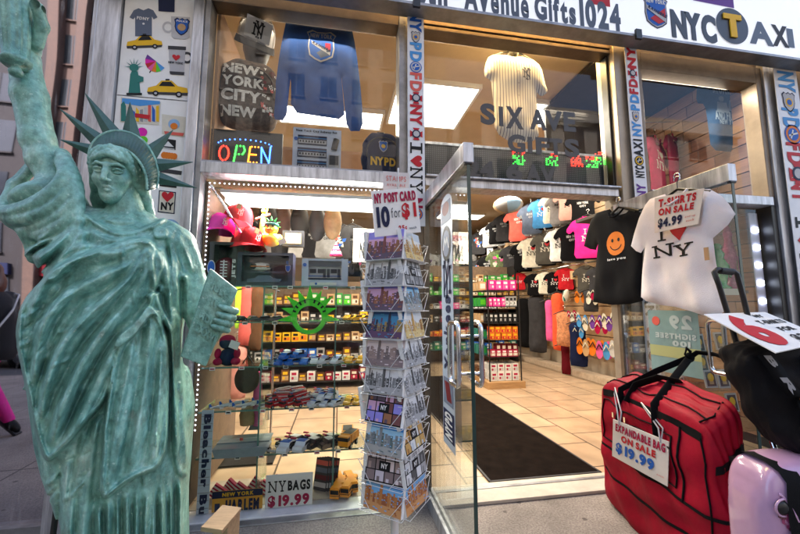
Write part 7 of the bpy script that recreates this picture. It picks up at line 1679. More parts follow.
# gondolas
def gondola(label, x0, x1, y0, y1, levels, cols, density=8, top=None, mat=BLACKM, desc='tall shelf unit'):
    t = thing('shelf_unit', label, 'shelving', ((x0+x1)/2, (y0+y1)/2, 0), 'shelf units inside the shop')
    mb = MB(); mb.bx(x0, x1, y1-.02, y1, 0, levels[-1]+.4, M('peg_board', (.17, .11, .07), .7, var=.3)); mb.build('back_panel', t)
    for z in levels: mb = MB(); mb.bx(x0, x1, y0, y1-.02, z-.02, z, mat); mb.build('shelf', t)
    mb = MB(); mb.bx(x0-.02, x0, y0, y1, 0, levels[-1]+.4, mat); mb.bx(x1, x1+.02, y0, y1, 0, levels[-1]+.4, mat); mb.build('side_panel', t)
    L = x1-x0
    for li, z in enumerate(levels):
        n = int(L*density)
        gap = (levels[li+1]-z if li+1 < len(levels) else .35)-.04
        for i in range(n):
            k = cols[li][(i*3//n) % len(cols[li])] if random.random() < .75 else random.choice(cols[li]); w = L/n
            h = min(gap*.9, random.uniform(.09, .2))
            carton(k, Vec((x0+w*(i+.5), y0+.09, z)), (w*.9, .13, h), R(random.uniform(-7, 7)), '%s box of goods on %s' % (CD[k], desc), 'boxed goods on the shop shelves')
gondola('low black shelf unit of mixed goods seen behind the toy window', -1.25, .85, 3.3, 3.75, [.12, .42, .72, 1.0, 1.28], [['brown', 'white', 'maroon'], ['blue', 'brown', 'grey'], ['yellow', 'brown', 'tan'], ['tan', 'black', 'yellow'], ['brown', 'lime', 'tan', 'red']], 8, desc='the low unit behind the toy window')
gondola('tall shelf unit of mixed goods behind the display island', 1.9, 4.0, 5.2, 5.6, [.3, .6, .9, 1.2, 1.5, 1.8], [['teal', 'blue', 'tan'], ['orange', 'red', 'black'], ['black', 'maroon', 'tan'], ['pink', 'grey', 'tan'], ['lime', 'tan', 'brown'], ['brown', 'tan', 'lime']], 7, desc='the tall unit behind the island')
gondola('far shelf unit of green and brown goods near the back of the shop', .6, 2.6, 7.2, 7.6, [.4, .8, 1.2, 1.6, 2.0], [['teal', 'lime', 'grey'], ['blue', 'brown', 'grey'], ['brown', 'red', 'tan'], ['tan', 'lime'], ['tan', 'brown', 'maroon']], 5, desc='the far unit')
gondola('left wall shelf unit of dark goods at the far left', -2.1, -1.1, 5.2, 5.6, [.2, .55, .9, 1.25, 1.6, 1.95], [['brown', 'black'], ['maroon', 'tan'], ['black', 'blue'], ['yellow', 'brown'], ['red', 'tan'], ['black', 'tan']], 6, desc='the far left unit')
# hanging rows at the back
for i in range(16):
    x = .2+i*.26; k = ['art', 'black', 'lilac', 'dark', 'grey', 'red', 'green', 'blackily'][i % 8]; o = shirt(k, *KEYS[k]); dup(o, Vec((x, 8.6, 2.95-.05*(i % 2))), (0, 0, R(random.uniform(-12, 12))), '%s t-shirt in the row hanging across the back wall' % CN[k], 't-shirts across the back wall', (1.1,)*3)
for i in range(9):
    x = -1.9+i*.27; k = ['black', 'grey', 'art', 'dark', 'lilac'][i % 5]; o = shirt(k, *KEYS[k]); dup(o, Vec((x, 5.15, 3.0)), (0, 0, R(random.uniform(-12, 12))), '%s t-shirt hanging above the far left shelf unit' % CN[k], 't-shirts over the left unit', (1.1,)*3)
# ---- lime and coral garments behind the toy window
for px, w, c, y0, y1, lb in [(222, 20, 'black', 283, 345, 'black top hanging first on the garment rail behind the toy window'), (236, 22, 'lime', 280, 328, 'lime green top hanging on the garment rail behind the toy window'), (249, 16, 'coral', 283, 345, 'coral top hanging right of the lime top'), (236, 24, 'peach2', 345, 398, 'peach skirt hanging under the lime top'), (258, 14, 'brown', 286, 350, 'brown top at the right end of the garment rail')]:
    cl = M('cloth_peach2', (.75, .3, .22), .9, var=.15, bump=.3) if c == 'peach2' else (M('cloth_neon', (.45, .75, .03), .9, var=.15, bump=.3) if c == 'lime' else CL(c))
    drop(px, y0, y1, w, 0, 'top', lb, 'top', cl, y=.85, rz=R(10))
mb = MB(); mb.tube([(-1.25, .85, 1.52), (-.55, .85, 1.52)], .01, CHROME, 8); mb.tube([(-1.25, .85, 0), (-1.25, .85, 1.52)], .01, CHROME, 8); mb.tube([(-.55, .85, 0), (-.55, .85, 1.52)], .01, CHROME, 8); mb.bx(-1.3, -.5, .7, 1.0, .0, .02, BLACKM); tag(mb.build('garment_rack'), 'chrome garment rail behind the toy window', 'rail')
# painted beach ball shade and paper lantern on the ceiling
p = PZ(508, 205, 3.35); t = thing('beach_ball', 'blue and white striped beach ball hung under the ceiling by the shirts', 'ball', p); mb = MB()
for k in range(6):
    n = 5; V, F = [], []
    for i in range(9):
        for j in range(n): a = 2*PI*(k+j/(n-1))/6; th_ = PI*i/8; V.append(p+Vec((.55*math.sin(th_)*math.cos(a), .55*math.sin(th_)*math.sin(a), .3*math.cos(th_)))*.55)
    for i in range(8):
        for j in range(n-1): F.append((i*n+j, (i+1)*n+j, (i+1)*n+j+1, i*n+j+1))
    mb.add(V, F, [I('lgrey'), I('royal'), I('tan'), I('grey'), I('lblue'), I('cream')][k], True)
mb.build('ball', t); mb = MB(); mb.tube([p+Vec((0, 0, .2)), Vec((p.x, p.y, HC))], .004, BLACKM, 5); mb.build('cord', t)
# ================================================================== right-hand glass door, its rail carries the shirts
def door_pts(q): return q
d2 = dup(dr_, Vec((2.13, -.02, 0)), (0, 0, 0), 'open framed glass door at the right of the doorway with shirts hung on its top rail')
tp = thing('door_poster', 'pale teal fare poster stuck on the right glass door below the white shirt', 'poster', (2.12, -.45, .8))
POST = M('poster_teal', (.22, .36, .36), .5, var=.2, scale=6); x = 2.112
ya, yb_, z0, z1 = -.27, -.62, .84, 1.24
mb = MB(); mb.quad((x, ya, z0), (x, yb_, z0), (x, yb_, z1), (x, ya, z1), POST); mb.quad((x-.001, ya, z0+.1), (x-.001, yb_, z0+.1), (x-.001, yb_, z0+.17), (x-.001, ya, z0+.17), M('poster_lime', (.42, .45, .2), .5)); mb.build('sheet', tp)
PW = M('poster_pale', (.45, .55, .55), .5); Uy = Vec((0, -1, 0))
mb = MB(); mb.text('29', (x-.002, -.58, z0+.28), -Uy, ZA, .15, .09, PW); mb.text('GRAY LINE', (x-.002, -.60, z0+.22), -Uy, ZA, .28, .04, PW) if False else mb.text('SIGHTSEE', (x-.002, -.60, z0+.22), -Uy, ZA, .28, .035, PW); mb.text('100', (x-.002, -.56, z0+.175), -Uy, ZA, .12, .035, PW); mb.disc((x-.002, -.33, z0+.33), Uy, ZA, .03, I('coral'), 14); mb.build('lettering', tp)
# ---- the two big hanging shirts
SHX = lambda a, b: PX(a, b, 2.085)
ol, o = px_plane([(610,209),(613,213),(619,215),(626,213),(630,209),(643,213),(654,222),(661,243),(650,250),(644,240),(642,270),(643,301),(630,304),(612,305),(593,302),(595,275),(598,244),(596,250),(590,249),(584,246),(587,232),(591,220),(597,213)], SHX, (619, 211))
def d_smile(mb):
    c = SHX(617.5, 243.5); r = (P(627, 243, c.y).x-c.x)*1.05; x, z = o.y-c.y, c.z-o.z; rx = c.y-SHX(626.5, 243).y
    n = 20; V = [(x, 0, z)]+[(x+rx*f_*math.cos(2*PI*k/n), 0, z+1.05*r*f_*math.sin(2*PI*k/n)) for f_ in (.5, 1) for k in range(n)]
    mb.add(V, [(0, 1+k, 1+(k+1) % n) for k in range(n)]+[(1+k, 1+n+k, 1+n+(k+1) % n, 1+(k+1) % n) for k in range(n)], I('orange'))
    for s_ in (-1, 1): mb.disc((x+s_*rx*.32, -.001, z+r*.3), XA, ZA, rx*.13, I('black'), 10, r*.17)
    mb.strokes([[(rx*.62*math.cos(a), r*.62*math.sin(a)) for a in np.linspace(PI*1.12, PI*1.88, 9)]], r*.09, (x, -.001, z+.05*r), XA, ZA, I('black'))
    a = SHX(610, 262); b2 = SHX(627, 256); mb.text('love you', (o.y-a.y, 0, a.z-o.z), XA, ZA, a.y-b2.y, b2.z-a.z, I('white'))
t = shirt_root('t_shirt', 'black smiling-face t-shirt hanging on the door rail at the doorway', 't-shirt', M('cloth_jet', (.006, .006, .007), .9, bump=.3, bscale=260, spec=.12), d_smile, ol, 0, .05, 't-shirts on the door rail', seed=31, thick=.018, wr=.012, fold=30, step=.022, soft=.022, smooth=0)
place(t, o, R(-90)); mb = MB(); hanger(mb, .3, BLACKM, .10); mb.build('hanger', t, local=True)
p = o; mb = MB(); mb.tube([(-.075, -.028, 0), (-.05, -.045, -.035), (0, -.05, -.05), (.05, -.045, -.035), (.075, -.028, 0)], .007, M('cloth_jet', (0, 0, 0)), 6); mb.build('collar', t, local=True)
SHX2 = lambda a, b: PX(a, b, 2.0)
ol2, o2 = px_plane([(665,194),(669,199),(680,201),(691,197),(695,189),(710,189),(722,196),(729,204),(735.5,214),(728,225),(713,238),(715,255),(718,275),(722,297),(724,312),(714,318),(702,315),(690,311),(676,307),(660,305),(646,301),(641,297),(642,275),(645,247),(641,253),(636,251),(631,246),(634,234),(639,218),(645,205),(650,199)], SHX2, (678, 194))
def d_ily(mb):
    a = SHX2(661, 242); b2 = SHX2(668, 229); serif_I(mb, (o2.y-a.y, 0, a.z-o2.z), XA, ZA, a.y-b2.y, b2.z-a.z, I('black'))
    c = SHX2(681.5, 231); r = c.y-SHX2(691.5, 231).y; mb.poly(sc2(HEART, r, (SHX2(681.5, 222).z-c.z)*1.08), (o2.y-c.y, 0, c.z-o2.z), XA, ZA, I('red'))
    a = SHX2(656, 259); b2 = SHX2(676, 243); U = Vec((1, 0, .03)).normalized()
    serif_N(mb, (o2.y-a.y, 0, a.z-o2.z), U, ZA, a.y-b2.y, b2.z-a.z, I('black')); a2 = SHX2(676, 258); b3 = SHX2(697, 242); serif_Y(mb, (o2.y-a2.y, 0, a2.z-o2.z), U, ZA, a2.y-b3.y, b3.z-a2.z, I('black'))
WCL = M('cloth_white_tee', (.72, .70, .74), .9, var=.05, bump=.3, bscale=260, spec=.1)
t = shirt_root('t_shirt', 'white love-the-city t-shirt with red heart hanging at the front of the door rail', 't-shirt', WCL, d_ily, ol2, 0, .05, 't-shirts on the door rail', seed=41, thick=.02, wr=.013, fold=30, step=.02, soft=.022, smooth=0)
place(t, o2, R(-90)); mb = MB(); hanger(mb, .38, BLACKM, .13); mb.build('hanger', t, local=True)
mb = MB(); mb.tube([(-.085, -.03, .0), (-.05, -.06, -.05), (0, -.068, -.07), (.05, -.06, -.05), (.085, -.03, 0)], .008, WCL, 6); mb.build('collar', t, local=True)
mb = MB(); c = SHX2(714, 254); mb.bx(o2.y-c.y-.012, o2.y-c.y+.012, -.05, -.045, c.z-o2.z-.035, c.z-o2.z+.035, I('tan')); mb.build('size_tag', t, local=True)
def quadplane(c4, n_, p0):
    """four pixels onto the plane through p0 with normal n_"""
    out = []
    for a, b_ in c4: d = ray(a, b_); out.append(CAM+d*((Vec(p0)-CAM).dot(n_)/d.dot(n_)))
    return out
def tilted_card(name, label, c4, n_, p0, draw, mat=PAPER, cat='sign', th=.004):
    BL, BR, TR, TL = quadplane(c4, n_, p0); t = thing(name, label, cat, BL); n2 = (BR-BL).cross(TL-BL).normalized(); bk = -n2*th
    mb = MB(); mb.add([BL, BR, TR, TL, BL+bk, BR+bk, TR+bk, TL+bk], [(0,1,2,3),(7,6,5,4),(0,4,5,1),(1,5,6,2),(2,6,7,3),(3,7,4,0)], mat); mb.build('board', t, bevel=.001)
    def warp_at(lift): return lambda x, y: (BL*(1-x)*(1-y)+BR*x*(1-y)+TR*x*y+TL*(1-x)*y)+n2*lift
    mb = MB()
    def tx(s, x0, y0, x1, y1, ink, bold=True, lift=.002):
        f_ = warp_at(lift); mb.text(s, (0, 0, 0), XA, ZA, x1-x0, y1-y0, I(ink), bold, warp=lambda x, y: f_(x0+x, y0+y))
    draw(tx, mb, warp_at); mb.build('lettering', t); return t, (BL, BR, TR, TL, n2)
def dsale(tx, mb, wp):
    for l in (.002, .003): d = .004 if l > .002 else 0; tx('T-SHIRTS', .1+d, .70, .88+d, .93, 'red', lift=l); tx('ON SALE', .1+d, .46, .86+d, .66, 'red', lift=l); tx('$4.99', .09+d, .08, .64+d, .38, 'navy', lift=l)
    tx('and up', .70, .24, .92, .31, 'coral', False); tx('each', .74, .13, .90, .2, 'coral', False)
_, q4 = tilted_card('price_sign', 'cream t-shirts on sale sign pinned on the white shirt', [(654.5, 233), (698, 224), (704, 188), (654.5, 198)], Vec((1, .12, .05)), (1.925, -.6, 1.9), dsale, M('card_cream2', (.72, .66, .58), .55))
# ================================================================== right windows
booth = thing('display_booth', 'display booth with slat wall and dark panels standing in for a reflection behind the right windows', 'display booth', (3.05, .8, 0))
mb = MB(); mb.bx(2.44, 3.80, 1.32, 1.36, 2.62, 3.7, M('booth_dark', (.05, .042, .038), .7, var=.4, scale=3)); mb.bx(3.27, 3.80, 1.32, 1.36, 0, 2.62, M('booth_dark', (0,0,0))); mb.bx(2.44, 3.84, .11, 1.36, 3.66, 3.70, M('booth_dark', (0, 0, 0))); mb.build('panel', booth)  # dark panels added in place of a reflection, hiding the bright shop
BRW = [M('slat_%d' % i, c, .5, var=.3, scale=7, stretch=(1, .4, 5)) for i, c in enumerate([(.23, .11, .055), (.30, .16, .08), (.18, .085, .045), (.27, .14, .09)])]
mb = MB()
for k in range(26):
    z = .1+k*.135; y = .12
    while y < 1.3: L = random.choice((.22, .3, .36)); mb.bx(3.765, 3.80, y, min(1.3, y+L)-.006, z, z+.125, random.choice(BRW)); y += L
mb.bx(3.80, 3.83, .1, 1.35, 0, 3.66, BLACKM); mb.build('slat_wall', booth)
for z in (2.17,): mb = MB(); mb.bx(2.46, 3.76, .11, .9, z-.03, z, M('booth_dark', (0, 0, 0))); mb.build('shelf', booth)
yw = .32
ol, o = px_outline([(712,75),(731,75),(741,77),(749,86),(755,103),(748,108),(748,128),(755,150),(732,152),(711,150),(708,125),(705,104),(696,103),(697,84),(701,76)], yw, (721, 75))
STB = M('cloth_steel_blue', (.035, .09, .2), .9, var=.25, scale=9, bump=.3, bscale=260, spec=.2)
def d_blue(mb):
    def at(px, py): c = P(px, py, yw); return c.x-o.x, c.z-o.z
    SB = M('print_pale_blue', (.34, .46, .58), .6)
    for s, a, b2 in [('BROADWAY', (709, 95), (737, 88)), ('AND FRIENDS', (712, 121), (738, 115)), ('NEW YORK', (716, 125.5), (735, 122.5))]: x0, z0 = at(*a); x1, z1 = at(*b2); mb.text(s, (x0, 0, z0), XA, ZA, x1-x0, z1-z0, SB)
    for px, py, w in [(718, 104, 6), (729, 103, 6)]:
        x, z = at(px, py); k = at(px+1, py)[0]-x; mb.disc((x, -.0005, z+3*k), XA, ZA, 2.6*k, SB, 10); mb.poly([(-w*k, -9*k), (w*k, -9*k), (w*.7*k, 0), (-w*.7*k, 0)], (x, 0, z), XA, ZA, SB)
t = shirt_root('t_shirt', 'steel blue printed t-shirt hanging in the upper right window', 't-shirt', STB, d_blue, ol, 0, .05, None, seed=51, thick=.04, wr=.014, fold=18, step=.03); place(t, o)
mb = MB(); hanger(mb, .36, BLACKM); mb.tube([(0, 0, .05), (0, 0, .4)], .004, BLACKM, 5); mb.build('hanger', t, local=True)
CRM = M('cloth_crimson_tee', (.42, .02, .08), .9, var=.2, bump=.3)
for i, (px, py, s, lb) in enumerate([(655, 138, 1.1, 'crimson white-heart t-shirt, left of the pair in the upper right window'), (672, 136, 1.0, 'crimson t-shirt, right of the pair in the upper right window')]):
    def d_c(mb): ily(mb, (-.12, 0, -.36), XA, ZA, .2, .2, I('cream'), I('cream'))
    t = shirt_root('t_shirt', lb, 't-shirt', CRM, d_c if i == 0 else None, None, .09, .07, 'crimson t-shirts in the upper right window', seed=60+i, wr=.012); place(t, P(px, py, .75+.1*i), R(28), 0, s*.95)
mb = MB(); p = P(648, 132, .8); mb.tube([(p.x-.1, .8, p.z+.1), (p.x+.9, .62, p.z+.12)], .008, CHROME, 6); tag(mb.build('rail'), 'thin rail carrying the crimson shirts in the upper right window', 'rail')
t = thing('red_banner', 'red cloth strip standing at the right of the upper right window', 'cloth', P(748, 185, .5)); a, b2 = P(742, 186, .5), P(754, 150, .5); mb = MB(); mb.prism([(0, 0), (b2.x-a.x, 0), (b2.x-a.x-.01, b2.z-a.z), (.01, b2.z-a.z)], a, XA, ZA, .02, CL('crimson')); mb.build('cloth', t)
t = thing('mannequin_bust', 'brown bearded display bust below the steel blue shirt', 'bust', P(727, 188, .45)); c = P(727, 165, .45); mb = MB(); mb.sph(c, (.09, .08, .12), M('bust_brown', (.16, .09, .06), .7, var=.3), 14, 10); mb.lathe([(.05, 0), (.06, .1)], M('bust_brown', (0, 0, 0)), 12, c-Vec((0, 0, .2))); mb.build('bust', t)
# ---- figurines in the lower right window
for px, py, y, w, h, c, lb in [(712, 250, .35, .06, .3, 'teal', 'tall turquoise wrapped souvenir bottle'), (733, 268, .3, .07, .62, 'pink', 'tall pink souvenir figurine with curled top'), (721, 280, .22, .1, .38, 'green', 'glittering green seated statuette'), (703, 288, .25, .035, .16, 'white', 'small white bottle on the right window shelf'), (711, 290, .28, .035, .2, 'lgrey', 'small pale bottle beside the white one')]:
    q = P(px, 290, y); t = thing('figurine', lb, 'figurine', q, 'figurines in the lower right window'); m_ = M('shiny_'+c, tuple(min(1, v*1.0) for v in INKS[c]), .25, coat=.4, var=.3, scale=30)
    mb = MB(); mb.lathe([(w*.7, 0), (w*.75, h*.06), (w*.45, h*.12), (w*.6, h*.35), (w*.75, h*.55), (w*.4, h*.75), (w*.5, h*.85), (w*.3, h*.95), (w*.05, h)], m_, 14, q); mb.build('body', t)
    mb = MB(); mb.tube([q+Vec((w*.4, 0, h*.6)), q+Vec((w*1.1, -.02, h*.45)), q+Vec((w*.6, -.04, h*.3))], [w*.18, w*.16, w*.1], m_, 8); mb.build('arm', t)
    if c in ('pink', 'green'):
        mb = MB(); mb.sph(q+Vec((0, 0, h*1.02)), w*.35, m_, 12, 8); mb.build('head', t)
a, b2 = P(697, 298, .14), P(741, 290, .14); mb = MB(); mb.bx(a.x-.5, b2.x+.05, .12, .5, b2.z-.03, b2.z-.005, M('booth_dark', (0, 0, 0))); mb.bx(P(713, 298, .13).x, b2.x, .115, .12, b2.z-.045, b2.z+.01, I('cream')); mb.build('shelf', booth)
fp = None
for i, (px, py) in enumerate([(655, 398), (668, 396), (681, 395), (712, 388), (725, 388), (734, 412), (736, 436), (712, 416), (700, 352), (722, 350), (704, 372)]):
    if fp is None:
        mb = MB(); mb.bx(-.055, .055, -.006, .006, 0, .15, I('silver')); mb.bx(-.042, .042, -.008, -.005, .015, .135, I('dgrey')); mb.sph((0, -.008, .085), (.03, .004, .035), I('yellow'), 10, 6); mb.bx(-.02, .02, -.009, -.007, .03, .06, I('tan')); fp = o = mb.build('framed_picture', None, local=True)
    else: o = fp.copy(); COL.objects.link(o)
    o.location = P(px, py, .16); o.rotation_euler = (R(-8), 0, R(random.uniform(-5, 5))); tag(o, 'small silver framed souvenir picture behind the lower right glass', 'framed picture', 'framed pictures in the lower right window')
for z in (.25, .58, .9):
    mb = MB(); mb.bx(2.46, 3.74, .10, .4, z-.012, z, SHELFG); mb.build('shelf', booth)
# ================================================================== luggage
RED = M('red_nylon', (.29, .002, .018), .6, var=.25, scale=7, bump=.4, bscale=35, spec=.15)
BLK = M('black_webbing', (.006, .006, .007), .8, bump=.3, bscale=300, spec=.1)
def softbox(mb, C8, mat, n=22, k=9., wr=.008, seed=0, bulge=.03, ret=False):
    """C8 maps (a,b,c) in -1..1 to a point: rounded, slightly bulging, creased box"""
    r = np.random.default_rng(seed); ph = r.uniform(0, 6, 6)
    def S_(a, b_, c):
        L = (abs(a)**k+abs(b_)**k+abs(c)**k)**(1/k); a, b_, c = a/L, b_/L, c/L
        p = C8(a, b_, c); nrm = Vec((a*(1-max(abs(b_), abs(c))**4), b_*(1-max(abs(a), abs(c))**4), c*(1-max(abs(a), abs(b_))**4)))
        q = C8(a+nrm.x*.01, b_+nrm.y*.01, c+nrm.z*.01)-p; q = q.normalized() if q.length > 1e-7 else Vec((0, 0, 0))
        w = bulge*(1-b_*b_)*(1-c*c) if abs(a) > .97 else (bulge*(1-a*a)*(1-c*c) if abs(b_) > .97 else bulge*(1-a*a)*(1-b_*b_))
        f_ = math.sin(7*b_+4*c+ph[0])+.7*math.sin(11*c-5*b_+ph[1]+3*a)+.6*math.sin(13*b_+9*c+ph[2]+4*a)+.5*math.sin(17*a+8*c+ph[3])
        return p+q*(w+wr*f_)
    V, F = [], []
    for ax in range(3):
        for sg in (-1, 1):
            k0 = len(V)
            for i in range(n+1):
                for j in range(n+1):
                    u, v = math.sin((-1+2*i/n)*PI/2), math.sin((-1+2*j/n)*PI/2); q = [0, 0, 0]; q[ax] = sg; q[(ax+1) % 3] = u; q[(ax+2) % 3] = v; V.append(S_(*q))
            for i in range(n):
                for j in range(n):
                    f_ = (k0+i*(n+1)+j, k0+(i+1)*(n+1)+j, k0+(i+1)*(n+1)+j+1, k0+i*(n+1)+j+1); F.append(f_ if sg > 0 else f_[::-1])
    mb.add(V, F, mat, True); return S_
FLc, FRc, BLc, BRc = Vec((1.735, -.22)), Vec((1.60, -1.06)), Vec((1.95, -.25)), Vec((1.755, -1.085))
def bagC(a, b_, c):      # a: front(-1) to back(+1), b: left(-1) to right(+1), c: bottom to top
    s, t_, h = (b_+1)/2, (a+1)/2, (c+1)/2
    p = (FLc*(1-s)+FRc*s)*(1-t_)+(BLc*(1-s)+BRc*s)*t_; zt = (.755*(1-s)+.725*s)*(1-t_)+(.84*(1-s)+.885*s)*t_
    sl = 1+.06*(1-h); m_ = (FLc+FRc+BLc+BRc)/4; p = m_+(p-m_)*sl
    return Vec((p.x, p.y, h*zt))
bag = thing('duffel_bag', 'big red expandable bag with black straps standing right of the doorway', 'bag', (1.8, -.65, 0))
mb = MB(); SB_ = softbox(mb, bagC, RED, 40, 12., .0085, 2, .02); mb.build('body', bag)
def on(b_, c, a=-1., off=.004):
    p = SB_(a, b_, c); q = SB_(a, b_+.01, c)-p; r_ = SB_(a, b_, c+.01)-p; n_ = r_.cross(q).normalized(); n_ = n_ if n_.dot(CAM-p) > 0 else -n_; return p+n_*off
def onb(a, c, off=.004):
    p = SB_(a, 1., c); q = SB_(a+.01, 1., c)-p; r_ = SB_(a, 1., c+.01)-p; n_ = r_.cross(q).normalized(); n_ = n_ if n_.y < 0 else -n_; return p+n_*off
def band(mb, pts, w, mat, up=Vec((0, 0, 1))):
    V, F = [], []
    for p in pts: V += [p-up*w/2, p+up*w/2]
    for i in range(len(pts)-1): F.append((2*i, 2*i+2, 2*i+3, 2*i+1))
    mb.add(V, F, mat, True)
L_ = lambda b0, b1, c0, c1, n=16: [on(b0+(b1-b0)*k/n, c0+(c1-c0)*k/n) for k in range(n+1)]
mb = MB(); band(mb, L_(-.97, .97, .93, .93, 22), .042, BLK); mb.build('trim', bag)
for c in (.02, -.42):
    mb = MB(); band(mb, L_(-.97, .97, c, c-.02, 22)+[onb(-.95+1.9*k/12, c-.02) for k in range(13)], .016, BLK); mb.build('trim', bag)
mb = MB()
for b0, b1, c0, c1 in ((-.9, -.42, .12, .78), (-.34, .52, .10, .76)):
    p = L_(b0, b1, c1, c1, 8)+L_(b1, b1, c1, c0, 6)[1:]+L_(b1, b0, c0, c0, 8)[1:]+L_(b0, b0, c0, c1, 6)[1:]; mb.tube(p, .004, BLK, 6, closed=False)
mb.tube(L_(-.34, .52, .60, .60, 8), .004, BLK, 6); mb.tube(L_(.62, .62, .9, -.0, 8), .005, BLK, 6); mb.tube(L_(.93, .95, .9, -.95, 12), .004, BLK, 6); mb.build('piping', bag)
mb = MB(); TOPP = lambda a, b_: SB_(a, b_, 1.)+Vec((0, 0, .005))
mb.tube([TOPP(-.5+.0*k, -.9+1.8*k/14) for k in range(15)], .004, BLK, 6); mb.tube([TOPP(.3, -.9+1.8*k/14) for k in range(15)], .004, BLK, 6); mb.tube([TOPP(-.8, -.85), TOPP(-.2, -.95), TOPP(.5, -.9)], .004, BLK, 6); mb.tube([TOPP(-.8, .85), TOPP(-.2, .94), TOPP(.5, .9)], .004, BLK, 6); mb.build('zip', bag)
mb = MB(); band(mb, [onb(-.98+1.9*k/10, .52) for k in range(11)], .035, BLK); p = onb(-.1, .52, .012); mb.box(p, (.035, .018, .045), BLACKM); mb.tube([onb(-.1, .5-.05*k) for k in range(12)], .006, BLK, 5); mb.build('side_strap', bag)
for b_, c in ((-.55, .62), (-.27, .66), (-.28, .46)): mb = MB(); p = on(b_, c, -1, .008); mb.box(p, (.006, .012, .03), CHROME); mb.build('zip_pull', bag)
KN = Vec((2.03, -.62, .97))
for b_, w in ((-.42, .03), (.28, .03)):
    mb = MB(); p0 = on(b_, .9, -1, .006); p1 = p0+Vec((-.0, 0, .06)); mid = (p1+KN)/2+Vec((-.02, -.03, .02)); pts = [on(b_, .55, -1, .006), p0, p1]+[p1+(mid-p1)*f_ for f_ in (.5, 1)]+[mid+(KN-mid)*f_ for f_ in (.5, 1)]
    mb.tube(pts, w*.62, BLK, 10, flat=.14, ref=(1, -.4, 0)); mb.build('handle', bag)
mb = MB(); pts = [on(-.3, .9, -1, .01), TOPP(-.5, -.25)+Vec((0, 0, .02)), TOPP(.2, .0)+Vec((0, 0, .035)), TOPP(.5, .3)+Vec((0, 0, .01))]; mb.tube(pts, .024, BLK, 10, flat=.14, ref=(1, -.4, 0)); mb.build('handle', bag)
mb = MB(); mb.tube([KN+Vec((-.03, 0, -.02)), KN, KN+Vec((.03, -.02, .03)), KN+Vec((.05, -.1, .03)), Vec((1.98, -.95, .98))], .016, BLK, 8, flat=.4); mb.sph(KN, (.03, .016, .03), BLK, 10, 7); mb.tube([KN+Vec((.0, -.01, .03)), KN+Vec((-.04, -.02, .055)), KN+Vec((-.05, -.015, .02)), KN], .011, BLK, 6, flat=.4); mb.build('strap', bag)
fn = (on(0, 0)-on(0, 0, -1, .0)).normalized(); uu = (FRc-FLc); fnn = Vec((-uu.y, uu.x, 0)).normalized(); fnn = fnn if fnn.x < 0 else -fnn; fnn = (fnn+Vec((0, -.25, 0))).normalized()
p0 = on(.0, .35, -1, .06)
def dex(tx, mb, wp):
    for l in (.002, .003): d = .004 if l > .002 else 0; tx('EXPANDABLE BAG', .06+d, .72, .95+d, .92, 'crimson', lift=l); tx('ON SALE', .18+d, .50, .80+d, .67, 'red', lift=l); tx('$19.99', .08+d, .14, .78+d, .44, 'royal', lift=l)
    tx('each', .83, .14, .94, .18, 'coral', False)
_, q4 = tilted_card('price_sign', 'white expandable bag on sale sign hung on the red bag', [(612, 456), (667.6, 487), (669, 442), (613, 419)], fnn, p0, dex, M('card_worn', (.68, .64, .6), .5, var=.12, scale=10))
mb = MB(); TL_, TR_ = q4[3], q4[2]; A_p = TL_+(TR_-TL_)*.12; B_p = TL_+(TR_-TL_)*.86
for p, b_ in ((A_p, -.55), (B_p, .02)): mb.tube([p+Vec((0, 0, -.02)), p+Vec((-.005, 0, .05)), on(b_, .93, -1, .012), on(b_, 1., -.9, .02), p+Vec((.012, -.01, .05)), p+Vec((.005, 0, -.02))], .004, I('lgrey'), 6)
tag(mb.build('sign_cord'), 'pale cord loops holding the expandable bag sign', 'cord')
# ---- pink suitcase
PKM = M('pink_shell', (.50, .30, .46), .22, var=.12, scale=4, coat=.6)
FL2, FR2, BL2, BR2 = Vec((1.475, -1.36)), Vec((1.97, -1.45)), Vec((1.53, -1.14)), Vec((2.01, -1.22))
def caseC(a, b_, c):
    s, t_, h = (b_+1)/2, (a+1)/2, (c+1)/2; p = (FL2*(1-s)+FR2*s)*(1-t_)+(BL2*(1-s)+BR2*s)*t_; return Vec((p.x, p.y, .05+h*.655))
case = thing('suitcase', 'glossy pale pink hard-shell suitcase with black belt at the right edge', 'suitcase', (1.5, -1.32, 0))
mb = MB(); SC_ = softbox(mb, caseC, PKM, 30, 5., .0, 1, .012); mb.build('shell', case)
def onc(b_, c, off=.003):
    p = SC_(-1, b_, c); q = SC_(-1, b_+.01, c)-p; r_ = SC_(-1, b_, c+.01)-p; n_ = r_.cross(q).normalized(); n_ = n_ if n_.y < 0 else -n_; return p+n_*off
mb = MB(); pts = [SC_(.95, -.68, 1.)+Vec((0, 0, .004)), SC_(.4, -.68, 1.)+Vec((0, 0, .004)), SC_(-.4, -.68, 1)+Vec((0, -.002, .004)), SC_(-.8, -.68, 1)+Vec((0, -.004, .003))]+[onc(-.68, .97-1.9*k/16, .005) for k in range(17)]
V, F = [], []
for i, p in enumerate(pts): V += [p-Vec((.032, -.006, 0)), p+Vec((.032, -.006, 0))]
for i in range(len(pts)-1): F.append((2*i, 2*i+1, 2*i+3, 2*i+2))
mb.add(V, F, BLK, True); mb.build('belt', case)
for b_, c in ((-.90, .68), (-.32, .60), (-.3, -.5), (-.9, -.5)):
    mb = MB(); p = onc(b_, c, .0); mb.sph(p, (.03, .014, .024), BLACKM, 14, 9); mb.tube([p+Vec((.034*math.cos(t_), -.004, .028*math.sin(t_))) for t_ in np.linspace(0, 2*PI, 17)[:-1]], .004, M('pink_shell', (0, 0, 0)), 5, closed=True); mb.build('corner_knob', case)
